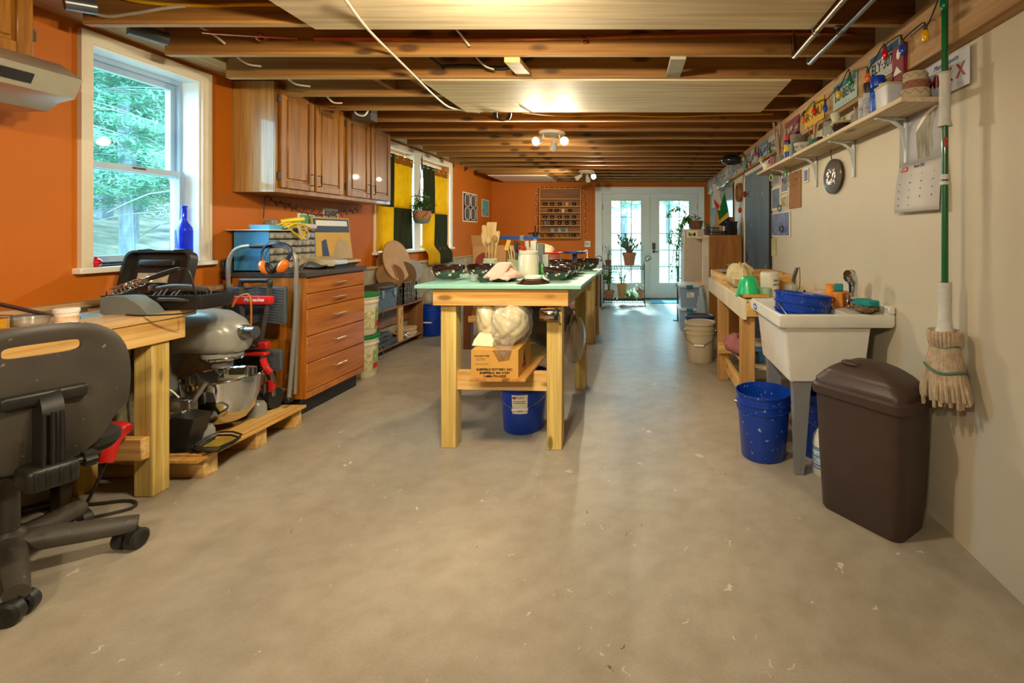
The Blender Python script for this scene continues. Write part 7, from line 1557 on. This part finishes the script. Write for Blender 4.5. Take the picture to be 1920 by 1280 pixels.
rr = random.Random(12); pts = [(-2.05+rr.uniform(-.03, .03), YF-.02, z) for z in (1.12, 1.3, 1.5, 1.7, 1.9, 2.05)]+[(-1.98, YF-.02, 2.175), (-1.6, YF-.02, 2.17), (-1.18, YF-.02, 2.165)]+[(-1.13+rr.uniform(-.02, .03), YF-.02, z) for z in (2.0, 1.8, 1.6, 1.4, 1.2, 1.05)]
b = B(); b.tube(pts, .004, 5, 4); b.done('wire', M('fairy_wire', '3a2014', .6), t, w=True)
ps = smoothpts(pts, 4); fb = M('fairy_bulb', 'fff0d8', .4)
for i, p in enumerate(ps[::1]):
    b = B(); b.sph(p+V((rr.uniform(-.03, .03), -.012, rr.uniform(-.02, .02))), .009, n=8); b.done('bulb', fb, t, w=True)
b = B(); b.bx(-1.135, -1.02, YF-.008, YF, 1.02, 1.14, .002); o = b.done('outlet_plate', M('plate_white', 'dcdcd4', .4), org=(-1.078, YF, 1.02)); tag(o, 'white double switch plate on the orange wall left of the doors', 'outlet')
b = B(); b.bx(-1.105, -1.085, YF-.014, YF-.007, 1.06, 1.10); b.done('toggle', M('grey_toggle', '8a9090', .4), o, w=True); b = B(); b.bx(-1.07, -1.05, YF-.014, YF-.007, 1.06, 1.10); b.done('toggle', M('grey_toggle', '8a9090', .4), o, w=True)
# pictures on the far part of the left wall
t = wallpic('art_print', 'black print with four white patterned outlines on the orange wall', 867, 894, 362, 416, (paper,), inset(black, .07))
ya, yb_2 = yX(867, XL), yX(894, XL); ym = (ya+yb_2)/2; z1, z0 = zY(362, ym), zY(416, ym); Wd, Hd = yb_2-ya, z1-z0
for i, (u, v) in enumerate(((.3, .73), (.7, .73), (.3, .28), (.7, .28))):
    c = V((XL+.009, ya+Wd*u, z0+Hd*v)); rw_, rh = Wd*.16, Hd*.20
    rr_ = lambda k: [c+V((.0, rw_*k*abs(math.cos(a))**.5*(1 if math.cos(a) > 0 else -1), rh*k*abs(math.sin(a))**.5*(1 if math.sin(a) > 0 else -1))) for a in [2*math.pi*q/20 for q in range(20)]]
    b = B(); b.tube(rr_(1), .007, 5, 1, True); b.done('outline', white, t, w=True); b = B(); b.loft([rr_(.85), [p+V((.0012, 0, 0)) for p in rr_(.85)]]); b.done('fill', M('print_grey', '5c5854', .6, var=.8, scale=70), t, w=True)
wallpic('art_print', 'small turquoise picture with red blots near the far left corner', 903, 916, 374, 406, (paper,), inset(M('turq_print', '4cb4b0', .5, var=.1, speck=('c83028', 14, .56)), .06))
# curtains
cy_ = M('curtain_yellow', 'e8b800', .85, var=.08, bmp=.1); cg_ = M('curtain_green', '363c20', .9, var=.25, stretch=(1, 3, .3), bmp=.1); ch = M('curtain_hem', 'b87818', .85, var=.12)
for m_ in (cy_, cg_, ch):
    bs = m_.node_tree.nodes['Principled BSDF']; tr = m_.node_tree.nodes.new('ShaderNodeBsdfTranslucent'); mx = m_.node_tree.nodes.new('ShaderNodeMixShader'); mx.inputs[0].default_value = .4
    m_.node_tree.links.new(bs.inputs['Base Color'].links[0].from_socket, tr.inputs[0]); m_.node_tree.links.new(bs.outputs[0], mx.inputs[1]); m_.node_tree.links.new(tr.outputs[0], mx.inputs[2]); m_.node_tree.links.new(mx.outputs[0], m_.node_tree.nodes['Material Output'].inputs[0])
def curtain(label, ya, ym_, yb, zt_, zm_, zb_, drape, mats, hems):
    t = thing('curtain', label, 'curtain', (XL+.03, (ya+yb)/2, zb_))
    def pt(y, z):
        out = 0
        if drape and z < 1.09: q = min(1, (1.09-z)/.08); out = .075*q+.01
        return V((XL+.028+.014*math.sin(y*38)*(.6+.4*math.sin(z*3))+.006*math.sin(y*90+z*4)+out, y, z))
    for (a, c, z0, z1, m_, nm) in ((ya, ym_, zm_, zt_, mats[0], 'upper_patch'), (ym_, yb, zm_, zt_, mats[1], 'upper_patch'), (ya, ym_, zb_, zm_, mats[2], 'lower_patch'), (ym_, yb, zb_, zm_, mats[3], 'lower_patch')):
        b = B(); b.grid(lambda u, v: pt(a+(c-a)*u, z0+(z1-z0)*v), 30, 16); b.done(nm, m_, t, w=True, solid=.002)
    for (a, c) in hems: b = B(); b.grid(lambda u, v: pt(a+(c-a)*u, zt_-.10+.10*v)+V((.006, 0, 0)), 26, 3); b.done('hem', ch, t, w=True, solid=.002)
    b = B(); b.cyl((XL+.025, ya-.1, zt_-.03), (XL+.025, yb+.08, zt_-.03), .006); b.done('rod', white, t, w=True)
curtain('yellow and green patchwork curtain on the left window light of the pair', 5.30, 5.66, 6.12, 2.215, 1.59, 1.09, False, (cg_, cy_, cy_, cg_), ((5.66, 6.12),))
curtain('yellow and green patchwork curtain draped over the sill of the right-hand light', 6.42, 6.78, 7.22, 2.20, 1.56, .86, True, (cg_, cy_, cy_, cg_), ((6.78, 7.22),))
# hanging plant
t = thing('hanging_plant', 'green plant in a netted terracotta pot hanging before the curtained window', 'plant', P(791, 416, 6.1))
p0 = P(791, 418, 6.1)
b = B(); b.lathe([(0, 0), (.07, .005), (.10, .06), (.108, .13), (.113, .15), (.10, .15), (.09, .06), (0, .02)], p0, 30); b.done('pot', terra, t, w=True)
b = B(); b.lathe([(.0, -.01), (.075, -.002), (.105, .05), (.10, .045), (.07, .002), (0, -.005)], p0, 24); b.done('saucer', M('grey_green_bowl', '7a8478', .6), t, w=True)
b = B()
for k in range(6):
    a = 2*math.pi*k/6; b.tube([p0+V((0, 0, -.012)), p0+V((.11*math.cos(a), .11*math.sin(a), .07)), p0+V((.116*math.cos(a+.5), .116*math.sin(a+.5), .15)), p0+V((.03*math.cos(a), .03*math.sin(a), .42)), V((p0.x, p0.y, 2.285))], .003, 5, 3)
b.done('net', M('net_cord', '3a3428', .8), t, w=True)
rr = random.Random(31); sb = B(); lb = B()
for i in range(13):
    a = rr.uniform(0, 6.28); e = p0+V((math.cos(a)*rr.uniform(.05, .13), math.sin(a)*rr.uniform(.05, .13)+(.04 if i % 2 else 0), rr.uniform(.2, .40))); m = p0.lerp(e, .5)+V((0, 0, .07)); sb.tube([p0+V((0, 0, .1)), m, e], .004, 5, 3)
    for k in range(12): a2 = rr.uniform(0, 6.28); leaf(lb, m.lerp(e, rr.uniform(-.2, 1)), (math.cos(a2), math.sin(a2), rr.uniform(-.3, .5)), rr.uniform(.05, .085), .04)
sb.done('stems', stem, t, w=True); lb.done('leaves', M('leaf_bright', '5c9430', .45, var=.4, scale=14), t, w=True)
# ================================================ ceiling services
b = B(); b.tube([P(640, -12, 1.9), P(690, 55, 2.36), P(760, 125, 2.9), P(822, 186, 3.5), P(850, 203, 3.86), P(900, 211, 4.0)], .007, 8, 6)
tag(b.done('ceiling_cable', M('cable_white', 'd0c4ac', .5)), 'white cable crossing the joists diagonally towards the second plywood sheet', 'cable')
b = B(); b.tube([(-2.60, 2.30, 2.51), (-2.52, 2.31, 2.42), (-2.35, 2.318, 2.385), (-2.1, 2.318, 2.375), (-1.9, 2.318, 2.38), (-1.65, 2.318, 2.38), (-1.5, 2.318, 2.385)], .009, 8, 4)
tag(b.done('ceiling_cable', M('cable_yellow', 'd8a824', .5)), 'yellow cable stapled along the joist above the left window', 'cable')
b = B(); b.tube([(-2.69, 2.25, 2.40), (-2.6, 2.312, 2.325), (-2.45, 2.315, 2.335), (-2.3, 2.315, 2.36), (-2.2, 2.316, 2.372)], .008, 8, 4)
tag(b.done('ceiling_cable', M('cable_grey', 'b4a898', .5)), 'grey cable joining the yellow one above the left window', 'cable')
b = B(); b.tube([P(980, 211, 3.9), P(1060, 218, 4.30), P(1150, 216, 4.30), P(1250, 219, 4.30), P(1350, 216, 4.3), P(1450, 214, 4.3)], .007, 6, 4); tag(b.done('ceiling_cable', M('cable_yellow', 'd8a824', .5)), 'yellow cable running across the joist in front of the ceiling light', 'cable')
for x, py, y0, y1, m_, l in ((.845, 102, 1.2, 2.70, M('copper_bright', 'b8a08c', .25, metal=1), 'copper-toned pipe under the joists at the right, nearer the middle'), (.965, 118, 1.3, 2.80, galv, 'steel pipe under the joists at the right, nearer the beam')):
    t = thing('ceiling_pipe', l, 'pipe', (x, 2.0, 2.24), 0, 'pair of pipes under the joists at the right')
    b = B(); b.tube([(x, y0, 2.262), (x, y1-.02, 2.262), (x, y1, 2.27), (x, y1, 2.30), (x, y1, 2.42)], .0135, 10, 1); b.done('pipe', m_, t, w=True)
    b = B(); b.bx(x-.032, x+.032, 2.335, 2.355, 2.277, 2.288, .002); b.tube([(x-.02, 2.345, 2.28), (x-.017, 2.345, 2.25), (x, 2.345, 2.244), (x+.017, 2.345, 2.25), (x+.02, 2.345, 2.28)], .004, 6, 2); b.done('clamp', steel, t, w=True)
b = B(); b.tube([P(590, 72, 2.70), P(760, 73, 2.70), P(1000, 73, 2.70), P(1200, 67, 2.70), P(1480, 63, 2.70), (1.18, 2.70, 2.39)], .0125, 8, 2); b.cyl(P(768, 72, 2.70), P(812, 73, 2.70), .017); b.cyl(P(1090, 72, 2.70), P(1100, 72, 2.70), .018); b.tube([P(1096, 72, 2.70), P(1097, 80, 2.70)], .014, 8, 1)
tag(b.done('water_pipe', copper), 'long copper water pipe running across in front of the second joist', 'pipe')
b = B(); b.tube([P(560, 72, 2.66), P(400, 62, 2.60), P(380, 60, 2.60)], .008, 8, 1); b.tube([P(480, 68, 2.66), P(488, 77, 2.68), P(500, 72, 2.68), P(485, 62, 2.6)], .008, 8, 2)
tag(b.done('copper_elbow', copper), 'short copper pipe stub between the first joists at the left', 'pipe')
b = B(); b.tube([P(808, 108, 3.0), P(828, 125, 3.10), P(833, 128, 3.1)], .01, 8, 1); b.tube([P(833, 124, 3.1), P(880, 123, 3.1), P(940, 128, 3.1), P(960, 122, 3.1), P(1000, 108, 3.05)], .011, 8, 4)
tag(b.done('black_pipe', black), 'black tube curving between the joists above the second plywood sheet', 'pipe')
b = B(); b.tube([P(240, 52, 2.55), P(315, 74, 2.68)], .035, 14, 1); tag(b.done('drain_pipe', M('pipe_grey', '4c5058', .4)), 'dark grey drain pipe between joists above the left window', 'pipe')
b = B(); b.tube([P(120, 4, 2.2), P(180, 14, 2.28)], .035, 12, 1); tag(b.done('duct_pipe', M('pipe_silver', '6c6c70', .3, metal=.6)), 'dark shiny pipe above the cooker hood cupboard', 'pipe')
b = B()
for k in range(3): b.tube([P(925+3*k, 210, 4.02), P(930+k, 222, 4.1), P(942, 226, 4.1), P(955-2*k, 222, 4.1), P(958-k, 211, 4.02)], .008, 8, 4)
tag(b.done('cable_loop', black), 'loop of black cable hanging behind the second plywood sheet', 'cable')
for i, (pa, pb, pc, y, l) in enumerate((((375, 50), (405, 68), (422, 82), 2.66, 'white cable between the first joists at the left'), ((850, 48), (868, 70), (880, 86), 2.65, 'white cable end poking down over the copper pipe'), ((893, 108), (910, 124), (926, 130), 3.0, 'white cable dropping between joists by the black tube'), ((445, 107), (465, 120), (490, 124), 2.95, 'white cable hanging above the wall cupboards end'),
        ((540, 148), (556, 158), (582, 162), 3.3, 'white cable over the first wall cupboard door'), ((612, 180), (625, 192), (642, 193), 3.7, 'white cable over the second wall cupboard door'))):
    b = B(); b.tube([P(*pa, y-.05), P(*pb, y), P(*pc, y+.04)], .006, 6, 4); tag(b.done('ceiling_cable', M('cable_white', 'd0c4ac', .5)), l, 'cable')
t = thing('junction_box', 'dark box with loops of white cable above the wall cupboards', 'box', P(680, 214, 4.0)); q = P(680, 214, 4.05)
b = B(); b.bx(q.x-.09, q.x+.07, q.y, q.y+.10, q.z-.05, q.z+.09, .004); b.done('box', dgrey, t, w=True); b = B(); b.tube([q+V((-.06, -.02, .08)), q+V((-.04, -.03, .0)), q+V((.03, -.03, -.02)), q+V((.06, -.02, .04)), q+V((.04, -.02, .08))], .007, 6, 4); b.done('cable', white, t, w=True)
for y, px in ((6.5, 1375), ):
    b = B(); q = P(1372, 300, 6.15); b.sph(q, .10, (1.4, .8, .7)); tag(b.done('duct_bag', M('shiny_black', '20262c', .15, coat=.5)), 'shiny black bundle tucked above the beam between the joists', 'bundle')
for px, py, y in ((1342, 315, 7.2), (1235, 330, 8.4), (1289, 331, 8.4)): pass
